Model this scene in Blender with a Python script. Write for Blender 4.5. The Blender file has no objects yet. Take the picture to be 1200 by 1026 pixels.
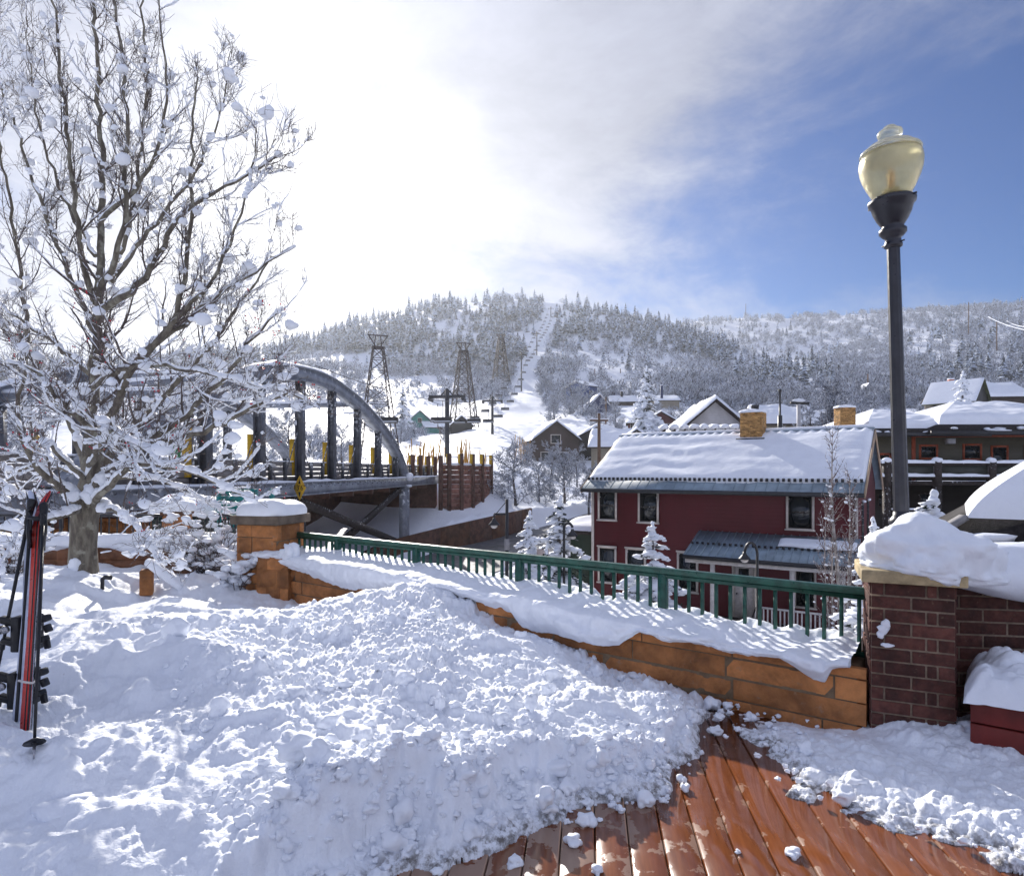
import bpy, math, random
import numpy as np
from mathutils import Vector, Matrix

random.seed(7)
RNG = np.random.default_rng(11)
SC = bpy.context.scene
COL = SC.collection
R = math.radians

# ------------------------------------------------------------------ camera
F, CX, HY, EYE = 750.0, 600.0, 551.0, 1.6
cam = bpy.data.cameras.new('camera')
cam.sensor_width = 36.0
cam.lens = F / 1200.0 * 36.0
cam.shift_y = (HY - 513.0) / 1200.0
cam.clip_start = 0.05
cam.clip_end = 9000
cam_o = bpy.data.objects.new('camera', cam)
COL.objects.link(cam_o)
cam_o.location = (0, 0, EYE)
cam_o.rotation_euler = (R(90), 0, 0)
SC.camera = cam_o

# ------------------------------------------------------------------ sun, sky, exposure
SUN_AZ, SUN_EL = R(-16.5), R(25.0)         # azimuth from +Y towards +X
SUN_DIR = Vector((math.sin(SUN_AZ) * math.cos(SUN_EL), math.cos(SUN_AZ) * math.cos(SUN_EL), math.sin(SUN_EL)))
sun = bpy.data.lights.new('sun', 'SUN')
sun.energy = 4.4
sun.angle = R(0.6)
sun.color = (1.0, 0.945, 0.87)
sun_o = bpy.data.objects.new('sun', sun)
COL.objects.link(sun_o)
sun_o.rotation_euler = SUN_DIR.to_track_quat('Z', 'Y').to_euler()
sun_o.location = SUN_DIR * 50

SC.view_settings.view_transform = 'Standard'
SC.view_settings.look = 'None'
SC.view_settings.exposure = 0.75
SC.view_settings.gamma = 1.0
SC.view_settings.use_curve_mapping = False

class NT:
    """tiny helper around a node tree"""
    def __init__(s, tree):
        s.t = tree
    def n(s, typ, **kw):
        nd = s.t.nodes.new(typ)
        for k, v in kw.items():
            if k.startswith('i_'):
                key = k[2:]
                key = int(key) if key.isdigit() else key
                s.set(nd.inputs[key], v)
            else:
                setattr(nd, k, v)
        return nd
    def set(s, sock, v):
        if isinstance(v, bpy.types.NodeSocket):
            s.t.links.new(v, sock)
        else:
            sock.default_value = v
    def math(s, op, a, b=0.0, c=None, clamp=False):
        nd = s.t.nodes.new('ShaderNodeMath'); nd.operation = op; nd.use_clamp = clamp
        s.set(nd.inputs[0], a); s.set(nd.inputs[1], b)
        if c is not None: s.set(nd.inputs[2], c)
        return nd.outputs[0]
    def mix(s, f, a, b, blend='MIX'):
        nd = s.t.nodes.new('ShaderNodeMix'); nd.data_type = 'RGBA'; nd.blend_type = blend
        s.set(nd.inputs[0], f); s.set(nd.inputs[6], a); s.set(nd.inputs[7], b)
        return nd.outputs[2]
    def ramp(s, f, pts, interp='LINEAR'):
        nd = s.t.nodes.new('ShaderNodeValToRGB'); cr = nd.color_ramp; cr.interpolation = interp
        while len(cr.elements) < len(pts): cr.elements.new(0.5)
        for e, (p, c) in zip(cr.elements, pts):
            e.position = p
            e.color = (c, c, c, 1) if isinstance(c, (int, float)) else (*c, 1)
        s.set(nd.inputs[0], f)
        return nd.outputs[0]
    def noise(s, vec, scale, detail=4, rough=0.55, dist=0.0, out=0):
        nd = s.t.nodes.new('ShaderNodeTexNoise')
        if vec is not None: s.set(nd.inputs['Vector'], vec)
        nd.inputs['Scale'].default_value = scale
        nd.inputs['Detail'].default_value = detail
        nd.inputs['Roughness'].default_value = rough
        nd.inputs['Distortion'].default_value = dist
        return nd.outputs[out]
    def smooth(s, v, a, b, lo=0.0, hi=1.0):
        nd = s.t.nodes.new('ShaderNodeMapRange'); nd.interpolation_type = 'SMOOTHSTEP'
        s.set(nd.inputs[0], v)
        for i, x in zip((1, 2, 3, 4), (a, b, lo, hi)): nd.inputs[i].default_value = x
        return nd.outputs[0]

world = bpy.data.worlds.new('World')
SC.world = world
world.use_nodes = True
wt = world.node_tree
wt.nodes.clear()
N = NT(wt)
sky = N.n('ShaderNodeTexSky', sky_type='NISHITA', sun_disc=False)
sky.sun_elevation = SUN_EL
sky.sun_rotation = SUN_AZ
sky.altitude = 2100
sky.air_density = 1.0
sky.dust_density = 0.6
sky.ozone_density = 2.2
gen = N.n('ShaderNodeTexCoord').outputs['Generated']
dotn = N.n('ShaderNodeVectorMath', operation='DOT_PRODUCT'); wt.links.new(gen, dotn.inputs[0]); dotn.inputs[1].default_value = SUN_DIR
dot = dotn.outputs['Value']
sepd = N.n('ShaderNodeSeparateXYZ'); wt.links.new(gen, sepd.inputs[0])
# clouds on a layer above: direction divided by height
hz = N.math('ADD', N.math('MAXIMUM', sepd.outputs[2], 0.0), 0.32)
cmb = N.n('ShaderNodeCombineXYZ')
wt.links.new(N.math('DIVIDE', sepd.outputs[0], hz), cmb.inputs[0])
wt.links.new(N.math('DIVIDE', sepd.outputs[1], hz), cmb.inputs[1])
wt.links.new(N.math('MULTIPLY', sepd.outputs[2], 1.2), cmb.inputs[2])
off = N.n('ShaderNodeVectorMath', operation='ADD'); wt.links.new(cmb.outputs[0], off.inputs[0]); off.inputs[1].default_value = (3.1, 2.6, 0.0)
n1 = N.noise(off.outputs[0], 1.5, 8, 0.60, 0.55)
n2 = N.noise(off.outputs[0], 5.0, 8, 0.62, 0.4)
nn = N.math('ADD', N.math('MULTIPLY', n1, 0.70), N.math('MULTIPLY', n2, 0.30))
# cloud cover: thick round the sun, a veil high up, thinning to the right, a low bank on the ridge
bias = N.math('MULTIPLY', N.smooth(dot, 0.78, 0.985), 0.30)
up_ = N.math('MULTIPLY', N.smooth(sepd.outputs[2], 0.34, 0.52), N.smooth(sepd.outputs[0], -0.30, 0.10))
bias = N.math('ADD', bias, N.math('MULTIPLY', up_, 0.21))
bias = N.math('SUBTRACT', bias, N.math('MULTIPLY', N.smooth(sepd.outputs[0], 0.02, 0.50), 0.08))
lowb = N.math('MULTIPLY', N.smooth(sepd.outputs[2], 0.29, 0.19), 0.11)
# unseen cloud added behind the viewer, brightened to lift the shaded sides
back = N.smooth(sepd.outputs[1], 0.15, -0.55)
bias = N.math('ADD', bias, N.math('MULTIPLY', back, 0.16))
cov = N.smooth(N.math('ADD', N.math('ADD', nn, bias), lowb), 0.48, 0.80)
cov = N.math('MULTIPLY', cov, 0.93)
hsv = N.n('ShaderNodeHueSaturation'); hsv.inputs['Saturation'].default_value = 2.3; hsv.inputs['Value'].default_value = 0.055
hsv.inputs['Hue'].default_value = 0.514
wt.links.new(sky.outputs[0], hsv.inputs['Color'])
dp = N.math('MAXIMUM', dot, 0.0)
glow_dir = (math.sin(R(-15)) * math.cos(R(16)), math.cos(R(-15)) * math.cos(R(16)), math.sin(R(16)))
dot2n = N.n('ShaderNodeVectorMath', operation='DOT_PRODUCT'); wt.links.new(gen, dot2n.inputs[0]); dot2n.inputs[1].default_value = glow_dir
g1 = N.math('POWER', N.math('MAXIMUM', dot2n.outputs['Value'], 0.0), 10.0)
g2 = N.math('POWER', dp, 38.0)
shade = N.smooth(nn, 0.34, 0.66, 0.74, 1.14)
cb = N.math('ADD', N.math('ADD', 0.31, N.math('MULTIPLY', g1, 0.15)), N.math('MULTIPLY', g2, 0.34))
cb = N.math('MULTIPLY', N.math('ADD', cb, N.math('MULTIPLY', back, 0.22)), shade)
tint = N.mix(g1, (0.84, 0.90, 1.16, 1), (1.0, 0.99, 0.98, 1))
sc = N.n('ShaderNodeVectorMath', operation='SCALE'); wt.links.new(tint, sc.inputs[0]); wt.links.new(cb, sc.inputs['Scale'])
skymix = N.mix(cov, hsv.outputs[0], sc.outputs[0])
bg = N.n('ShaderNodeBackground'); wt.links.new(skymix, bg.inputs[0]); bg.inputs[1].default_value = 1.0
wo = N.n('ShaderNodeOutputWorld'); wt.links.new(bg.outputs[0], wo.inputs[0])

# ------------------------------------------------------------------ numpy noise
def _h(ix, iy, iz, seed):
    h = (ix.astype(np.int64) * 374761393 + iy.astype(np.int64) * 668265263 + iz.astype(np.int64) * 2147483647 + seed * 1274126177) & 0xffffffff
    h = ((h ^ (h >> 13)) * 1274126177) & 0xffffffff
    h = ((h ^ (h >> 16)) * 2246822519) & 0xffffffff
    return ((h ^ (h >> 15)) & 0xffffff) / float(0xffffff)
def vnoise(x, y, z=None, seed=0):
    x = np.asarray(x, float); y = np.asarray(y, float)
    z = np.zeros_like(x) if z is None else np.asarray(z, float)
    ix, iy, iz = np.floor(x), np.floor(y), np.floor(z)
    fx, fy, fz = x - ix, y - iy, z - iz
    q = lambda t: t * t * t * (t * (t * 6 - 15) + 10)
    ux, uy, uz = q(fx), q(fy), q(fz)
    r = 0
    for dx in (0, 1):
        for dy in (0, 1):
            for dz in (0, 1):
                w = (ux if dx else 1 - ux) * (uy if dy else 1 - uy) * (uz if dz else 1 - uz)
                r = r + w * _h(ix + dx, iy + dy, iz + dz, seed)
    return r * 2 - 1
def fbm(x, y, z=None, octv=4, seed=0, gain=0.5):
    r, a = 0, 1.0
    x = np.asarray(x, float); y = np.asarray(y, float)
    for o in range(octv):
        r = r + a * vnoise(x * 2 ** o, y * 2 ** o, None if z is None else np.asarray(z) * 2 ** o, seed + o * 17)
        a *= gain
    return r
def domes(x, y, cell, seed, rlo=0.25, rhi=0.62, prob=1.0):
    """rounded lumps scattered on a jittered grid"""
    ix, iy = np.floor(x / cell), np.floor(y / cell)
    best = np.zeros_like(x)
    z0 = np.zeros_like(x)
    for dx in (-1, 0, 1):
        for dy in (-1, 0, 1):
            jx, jy = ix + dx, iy + dy
            cx = (jx + _h(jx, jy, z0, seed)) * cell
            cy = (jy + _h(jx, jy, z0, seed + 1)) * cell
            r = cell * (rlo + (rhi - rlo) * _h(jx, jy, z0, seed + 2))
            on = _h(jx, jy, z0, seed + 3) < prob
            st = 0.7 + 0.6 * _h(jx, jy, z0, seed + 4)
            v = r * r - (x - cx) ** 2 - ((y - cy) * st) ** 2
            best = np.maximum(best, np.where(on & (v > 0), np.sqrt(np.maximum(v, 0)), 0))
    return best

# ------------------------------------------------------------------ mesh building
class MB:
    def __init__(s):
        s.v, s.f, s.n = [], [], 0
    def add(s, verts, *faces):
        verts = np.asarray(verts, float).reshape(-1, 3)
        for f in faces:
            f = np.asarray(f, int)
            if f.size: s.f.append(f + s.n)
        s.v.append(verts); s.n += len(verts)
        return s
    def box(s, c, size, rz=0.0, M=None):
        sx, sy, sz = [a / 2 for a in size]
        v = np.array([(x, y, z) for z in (-sz, sz) for y in (-sy, sy) for x in (-sx, sx)])
        if rz:
            ca, sa = math.cos(rz), math.sin(rz)
            v = np.c_[v[:, 0] * ca - v[:, 1] * sa, v[:, 0] * sa + v[:, 1] * ca, v[:, 2]]
        if M is not None:
            v = v @ np.array(M.to_3x3()).T
        v = v + np.array(c)
        return s.add(v, [(0, 2, 3, 1), (4, 5, 7, 6), (0, 1, 5, 4), (2, 6, 7, 3), (0, 4, 6, 2), (1, 3, 7, 5)])
    def bx(s, x0, x1, y0, y1, z0, z1):
        return s.box(((x0 + x1) / 2, (y0 + y1) / 2, (z0 + z1) / 2), (abs(x1 - x0), abs(y1 - y0), abs(z1 - z0)))
    def bar(s, p0, p1, w, h, up=(0, 0, 1)):
        p0, p1 = Vector(p0), Vector(p1)
        d = (p1 - p0); L = d.length; d.normalize()
        up = Vector(up)
        if abs(d.dot(up)) > 0.98: up = Vector((0, 1, 0))
        x = d.cross(up).normalized(); y = x.cross(d).normalized()
        v = []
        for p in (p0, p1):
            for a, b in ((-1, -1), (1, -1), (1, 1), (-1, 1)):
                v.append(p + x * (a * w / 2) + y * (b * h / 2))
        return s.add([tuple(q) for q in v], [(0, 1, 2, 3), (7, 6, 5, 4), (0, 4, 5, 1), (1, 5, 6, 2), (2, 6, 7, 3), (3, 7, 4, 0)])
    def tube(s, pts, rad, sides=8, cap=True):
        pts = [Vector(p) for p in pts]
        if not hasattr(rad, '__len__'): rad = [rad] * len(pts)
        v = []
        t = (pts[1] - pts[0]).normalized()
        a = t.orthogonal().normalized()
        for i, p in enumerate(pts):
            if i == 0: t = pts[1] - pts[0]
            elif i == len(pts) - 1: t = pts[i] - pts[i - 1]
            else: t = (pts[i + 1] - pts[i]).normalized() + (pts[i] - pts[i - 1]).normalized()
            if t.length < 1e-9: t = Vector((0, 0, 1))
            t.normalize()
            a = (a - t * a.dot(t))
            if a.length < 1e-6: a = t.orthogonal()
            a.normalize(); b = t.cross(a)
            for k in range(sides):
                th = 2 * math.pi * k / sides
                v.append(tuple(p + (a * math.cos(th) + b * math.sin(th)) * rad[i]))
        q = []
        for i in range(len(pts) - 1):
            for k in range(sides):
                k2 = (k + 1) % sides
                q.append((i * sides + k, i * sides + k2, (i + 1) * sides + k2, (i + 1) * sides + k))
        fs = [q]
        if cap:
            fs.append([tuple(range(sides - 1, -1, -1))]); e = (len(pts) - 1) * sides
            fs.append([tuple(range(e, e + sides))])
        return s.add(v, *fs)
    def lathe(s, prof, c=(0, 0, 0), sides=24, M=None):
        v = []
        for r, z in prof:
            for k in range(sides):
                th = 2 * math.pi * k / sides
                v.append((r * math.cos(th), r * math.sin(th), z))
        v = np.array(v)
        if M is not None: v = v @ np.array(M.to_3x3()).T
        v = v + np.array(c)
        q = []
        for i in range(len(prof) - 1):
            for k in range(sides):
                k2 = (k + 1) % sides
                q.append((i * sides + k, i * sides + k2, (i + 1) * sides + k2, (i + 1) * sides + k))
        e = (len(prof) - 1) * sides
        return s.add(v, q, [tuple(range(sides - 1, -1, -1))], [tuple(range(e, e + sides))])
    def prism(s, poly, axis_pts):
        """poly: list of 3D points, extruded by vector axis_pts"""
        n = len(poly); e = Vector(axis_pts)
        v = [tuple(Vector(p)) for p in poly] + [tuple(Vector(p) + e) for p in poly]
        q = [(i, (i + 1) % n, n + (i + 1) % n, n + i) for i in range(n)]
        return s.add(v, q, [tuple(range(n - 1, -1, -1))], [tuple(range(n, 2 * n))])
    def grid(s, P, closed_u=False, closed_v=False):
        """P: (nu, nv, 3)"""
        nu, nv = P.shape[:2]
        idx = np.arange(nu * nv).reshape(nu, nv)
        if closed_u: idx = np.r_[idx, idx[:1]]
        if closed_v: idx = np.c_[idx, idx[:, :1]]
        q = np.stack([idx[:-1, :-1], idx[1:, :-1], idx[1:, 1:], idx[:-1, 1:]], -1).reshape(-1, 4)
        return s.add(P.reshape(-1, 3), q)
    def sticks(s, P0, P1, r0, r1, sides=3):
        P0 = np.asarray(P0, float); P1 = np.asarray(P1, float)
        if not len(P0): return s
        r0 = np.broadcast_to(r0, len(P0)); r1 = np.broadcast_to(r1, len(P0))
        t = P1 - P0; t /= np.maximum(np.linalg.norm(t, axis=1, keepdims=True), 1e-9)
        ref = np.where(np.abs(t[:, 2:3]) > 0.9, np.array([[1., 0, 0]]), np.array([[0, 0, 1.]]))
        a = np.cross(t, ref); a /= np.linalg.norm(a, axis=1, keepdims=True)
        b = np.cross(t, a)
        th = np.arange(sides) * 2 * math.pi / sides
        ring = a[:, None] * np.cos(th)[None, :, None] + b[:, None] * np.sin(th)[None, :, None]
        V = np.concatenate([P0[:, None] + ring * r0[:, None, None], P1[:, None] + ring * r1[:, None, None]], 1)
        n = len(P0)
        base = (np.arange(n) * 2 * sides)[:, None, None]
        k = np.arange(sides); k2 = (k + 1) % sides
        q = np.stack([k, k2, k2 + sides, k + sides], -1)[None] + base
        cap = (np.arange(sides, 2 * sides)[None] + base[:, 0])
        cap0 = (np.arange(sides)[::-1][None] + base[:, 0])
        return s.add(V.reshape(-1, 3), q.reshape(-1, 4), cap, cap0)
    def blobs(s, C, rad, seed=0, flat=0.75, lvl=2, amp=0.22, freq=1.3):
        """lumpy rounded masses; rad (n,) or (n,3)"""
        C = np.asarray(C, float)
        if not len(C): return s
        sv, sf = ico(lvl)
        rad = np.asarray(rad, float)
        if rad.ndim == 1: rad = np.stack([rad, rad, rad * flat], -1)
        V = np.repeat(sv[None], len(C), 0)
        off = RNG.uniform(0, 99, (len(C), 1, 3))
        q = V * freq + off
        nz = vnoise(q[..., 0], q[..., 1], q[..., 2], seed)
        V = V * (1 + amp * nz[..., None]) * rad[:, None] + C[:, None]
        fc = sf[None] + (np.arange(len(C)) * len(sv))[:, None, None]
        return s.add(V.reshape(-1, 3), fc.reshape(-1, 3))
    def copies(s, tv, tf, pos, scl, rot, seed=0):
        """merge N turned and scaled copies of a template"""
        n = len(pos); ca, sa = np.cos(rot), np.sin(rot)
        X = tv[None, :, 0] * ca[:, None] - tv[None, :, 1] * sa[:, None]
        Y = tv[None, :, 0] * sa[:, None] + tv[None, :, 1] * ca[:, None]
        Z = np.repeat(tv[None, :, 2], n, 0)
        scl = np.asarray(scl)
        if scl.ndim == 1: scl = np.stack([scl, scl], -1)
        V = np.stack([X * scl[:, :1], Y * scl[:, :1], Z * scl[:, 1:]], -1) + pos[:, None]
        fs = []
        for f in tf:
            fs.append((f[None] + (np.arange(n) * len(tv))[:, None, None]).reshape(-1, f.shape[1]))
        return s.add(V.reshape(-1, 3), *fs)
    def mesh(s, name, mat, smooth=False):
        me = bpy.data.meshes.new(name)
        V = np.concatenate(s.v) if s.v else np.zeros((0, 3))
        me.vertices.add(len(V)); me.vertices.foreach_set('co', V.ravel().astype(np.float32))
        lt = np.concatenate([np.full(len(f), f.shape[1]) for f in s.f])
        li = np.concatenate([f.ravel() for f in s.f])
        me.loops.add(len(li)); me.loops.foreach_set('vertex_index', li.astype(np.int32))
        me.polygons.add(len(lt))
        me.polygons.foreach_set('loop_start', (np.cumsum(lt) - lt).astype(np.int32))
        me.polygons.foreach_set('loop_total', lt.astype(np.int32))
        if smooth: me.polygons.foreach_set('use_smooth', np.ones(len(lt), bool))
        me.update(calc_edges=True)
        if mat is not None: me.materials.append(mat)
        return me
    def build(s, name, mat, parent=None, smooth=False, bevel=0.0):
        o = bpy.data.objects.new(name, s.mesh(name, mat, smooth))
        COL.objects.link(o)
        if parent is not None: o.parent = parent
        if bevel:
            m = o.modifiers.new('bevel', 'BEVEL'); m.width = bevel; m.segments = 2; m.limit_method = 'ANGLE'; m.angle_limit = R(40)
        return o
_ICO = {}
def ico(l):
    if l not in _ICO:
        import bmesh
        bm = bmesh.new(); bmesh.ops.create_icosphere(bm, subdivisions=l, radius=1.0)
        _ICO[l] = (np.array([v.co[:] for v in bm.verts]), np.array([[v.index for v in f.verts] for f in bm.faces]))
        bm.free()
    return _ICO[l]

def tag(o, label=None, cat=None, group=None, kind=None):
    if label: o['label'] = label
    if cat: o['category'] = cat
    if group: o['group'] = group
    if kind: o['kind'] = kind
    return o
def thing(name, label, cat, loc=(0, 0, 0), rz=0.0, group=None):
    o = bpy.data.objects.new(name, None); COL.objects.link(o)
    o.location = loc; o.rotation_euler = (0, 0, rz); o.empty_display_size = 0.3
    return tag(o, label, cat, group)
def copy_tree(o, parent=None):
    c = o.copy(); COL.objects.link(c); c.parent = parent
    for ch in list(o.children): copy_tree(ch, c)
    return c
def P(px, py, d):
    return Vector(((px - CX) / F * d, d, EYE - (py - HY) / F * d))
def PX(px, d): return (px - CX) / F * d
def PZ(py, d): return EYE - (py - HY) / F * d

# ------------------------------------------------------------------ materials
def mat(name):
    m = bpy.data.materials.new(name); m.use_nodes = True
    t = m.node_tree; t.nodes.clear()
    n = NT(t)
    b = n.n('ShaderNodeBsdfPrincipled'); o = n.n('ShaderNodeOutputMaterial')
    t.links.new(b.outputs[0], o.inputs[0])
    return m, n, b
def obj_co(n): return n.n('ShaderNodeTexCoord').outputs['Object']
def bump(n, b, h, strength=0.5, dist=0.02):
    bp = n.n('ShaderNodeBump'); bp.inputs['Strength'].default_value = strength; bp.inputs['Distance'].default_value = dist
    n.set(bp.inputs['Height'], h); n.t.links.new(bp.outputs[0], b.inputs['Normal'])
def simple(name, col, rough=0.6, var=0.25, scale=6.0, bmp=0.2, metal=0.0, island=False, spec=0.4, dist=0.01, frost=0.0, stain=0.0):
    """paint/stone/wood with uneven colour and a little relief; frost leaves snow dust on upward faces"""
    m, n, b = mat(name)
    co = obj_co(n)
    nz = n.noise(co, scale, 6, 0.6)
    lo = tuple(c * (1 - var) for c in col) + (1,); hi = tuple(min(1, c * (1 + var)) for c in col) + (1,)
    c = n.mix(n.smooth(nz, 0.3, 0.7), lo, hi)
    if island:
        ri = n.n('ShaderNodeNewGeometry').outputs['Random Per Island']
        c = n.mix(1.0, c, n.ramp(ri, [(0, 0.62), (0.5, 1.0), (1, 1.35)]), 'MULTIPLY')
    if stain:
        st = n.noise(co, scale * 0.45, 7, 0.68, 0.6)
        c = n.mix(stain, c, n.mix(1.0, c, n.ramp(st, [(0.30, 0.28), (0.48, 0.85), (0.62, 1.05), (0.75, 1.5)]), 'MULTIPLY'))
        veins = n.smooth(n.noise(co, scale * 2.6, 4, 0.7), 0.60, 0.72)
        c = n.mix(n.math('MULTIPLY', veins, stain * 0.5), c, (0.30, 0.22, 0.15, 1))
    if frost:
        nrm = n.n('ShaderNodeSeparateXYZ'); n.t.links.new(n.n('ShaderNodeNewGeometry').outputs['Normal'], nrm.inputs[0])
        k = n.math('MULTIPLY', n.smooth(nrm.outputs[2], 0.15, 0.7), n.smooth(n.noise(co, scale * 2.3, 4), 0.62 - 0.4 * frost, 0.72 - 0.3 * frost))
        c = n.mix(k, c, (0.84, 0.87, 0.92, 1))
    n.set(b.inputs['Base Color'], c)
    n.set(b.inputs['Roughness'], n.smooth(n.noise(co, scale * 3, 3), 0.2, 0.8, max(0.05, rough - 0.12), min(1, rough + 0.12)))
    b.inputs['Metallic'].default_value = metal
    b.inputs['Specular IOR Level'].default_value = spec
    if bmp: bump(n, b, n.noise(co, scale * 5, 5, 0.65), bmp, dist)
    return m
# ------------------------------------------------------------------ snow and shared materials
def snow_mat(name, col=(0.86, 0.89, 0.95), fine=90.0, bmp=0.35, dist=0.012, dirt=False, coarse=9.0):
    m, n, b = mat(name)
    co = obj_co(n)
    nz = n.noise(co, coarse, 5, 0.6)
    c = n.mix(n.smooth(nz, 0.3, 0.7), tuple(x * 0.95 for x in col) + (1,), col + (1,))
    if dirt:
        at = n.n('ShaderNodeAttribute', attribute_name='slush')
        k = n.math('MULTIPLY', at.outputs['Fac'], n.smooth(n.noise(co, 26, 6, 0.7), 0.40, 0.62))
        c = n.mix(k, c, (0.15, 0.135, 0.125, 1))
        spot = n.math('MULTIPLY', n.smooth(n.noise(co, 38, 3, 0.6), 0.70, 0.76), 0.35)
        c = n.mix(spot, c, (0.40, 0.35, 0.30, 1))
    n.set(b.inputs['Base Color'], c)
    b.inputs['Roughness'].default_value = 0.62
    b.inputs['Specular IOR Level'].default_value = 0.3
    h = n.math('ADD', n.noise(co, fine, 4, 0.65), n.math('MULTIPLY', n.noise(co, fine * 0.25, 3, 0.6), 1.6))
    bump(n, b, h, bmp, dist)
    return m
M_SNOW = snow_mat('snow', dirt=True)
M_CAP = snow_mat('settled_snow', fine=60, bmp=0.2)
M_FARSNOW = snow_mat('snowfield', fine=2.5, bmp=0.3, dist=0.15, coarse=0.25)
M_ROOFSNOW = snow_mat('roof_snow', fine=22, bmp=0.25, dist=0.03, coarse=2)
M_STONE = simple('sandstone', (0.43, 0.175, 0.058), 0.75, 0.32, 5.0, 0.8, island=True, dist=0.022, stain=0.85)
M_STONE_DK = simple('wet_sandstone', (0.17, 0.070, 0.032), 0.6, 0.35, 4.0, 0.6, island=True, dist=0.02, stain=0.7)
M_MORTAR = simple('mortar', (0.20, 0.14, 0.085), 0.9, 0.2, 18, 0.4)
M_BRICK = simple('brown_brick', (0.095, 0.033, 0.024), 0.8, 0.38, 14, 0.9, island=True, dist=0.008, stain=0.6)
M_BRICKMORTAR = simple('brick_mortar', (0.30, 0.225, 0.165), 0.95, 0.25, 30, 0.5)
M_CAPSTONE = simple('cap_stone', (0.42, 0.33, 0.19), 0.8, 0.35, 9, 0.5, dist=0.01)
M_GREEN = simple('green_paint', (0.018, 0.085, 0.058), 0.36, 0.35, 14, 0.15, spec=0.5, dist=0.003)
M_BLACK = simple('black_metal', (0.016, 0.016, 0.02), 0.42, 0.3, 8, 0.12, spec=0.5)
M_DARKSTEEL = simple('dark_steel', (0.066, 0.070, 0.086), 0.5, 0.35, 3.0, 0.25, spec=0.5, frost=0.3)
M_STEEL = simple('grey_blue_steel', (0.22, 0.24, 0.285), 0.5, 0.28, 2.0, 0.25, spec=0.5, frost=0.15)
M_RUST = simple('rusty_steel', (0.095, 0.045, 0.032), 0.8, 0.4, 3.0, 0.3)
M_WOODDK = simple('dark_wood', (0.030, 0.021, 0.018), 0.8, 0.35, 4.0, 0.4, frost=0.1)
M_ASPHALT = simple('wet_asphalt', (0.085, 0.09, 0.105), 0.45, 0.4, 0.8, 0.2, dist=0.01)
M_GLASS = None
def glass_mat():
    m, n, b = mat('window_glass')
    co = obj_co(n)
    c = n.mix(n.smooth(n.noise(co, 1.1, 3), 0.40, 0.65), (0.010, 0.012, 0.014, 1), (0.020, 0.024, 0.028, 1))
    n.set(b.inputs['Base Color'], c)
    b.inputs['Roughness'].default_value = 0.04
    b.inputs['Specular IOR Level'].default_value = 0.6
    b.inputs['Coat Weight'].default_value = 0.0
    return m
M_GLASS = glass_mat()
M_WHITE = simple('white_paint', (0.62, 0.58, 0.55), 0.5, 0.14, 7, 0.1)

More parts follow.
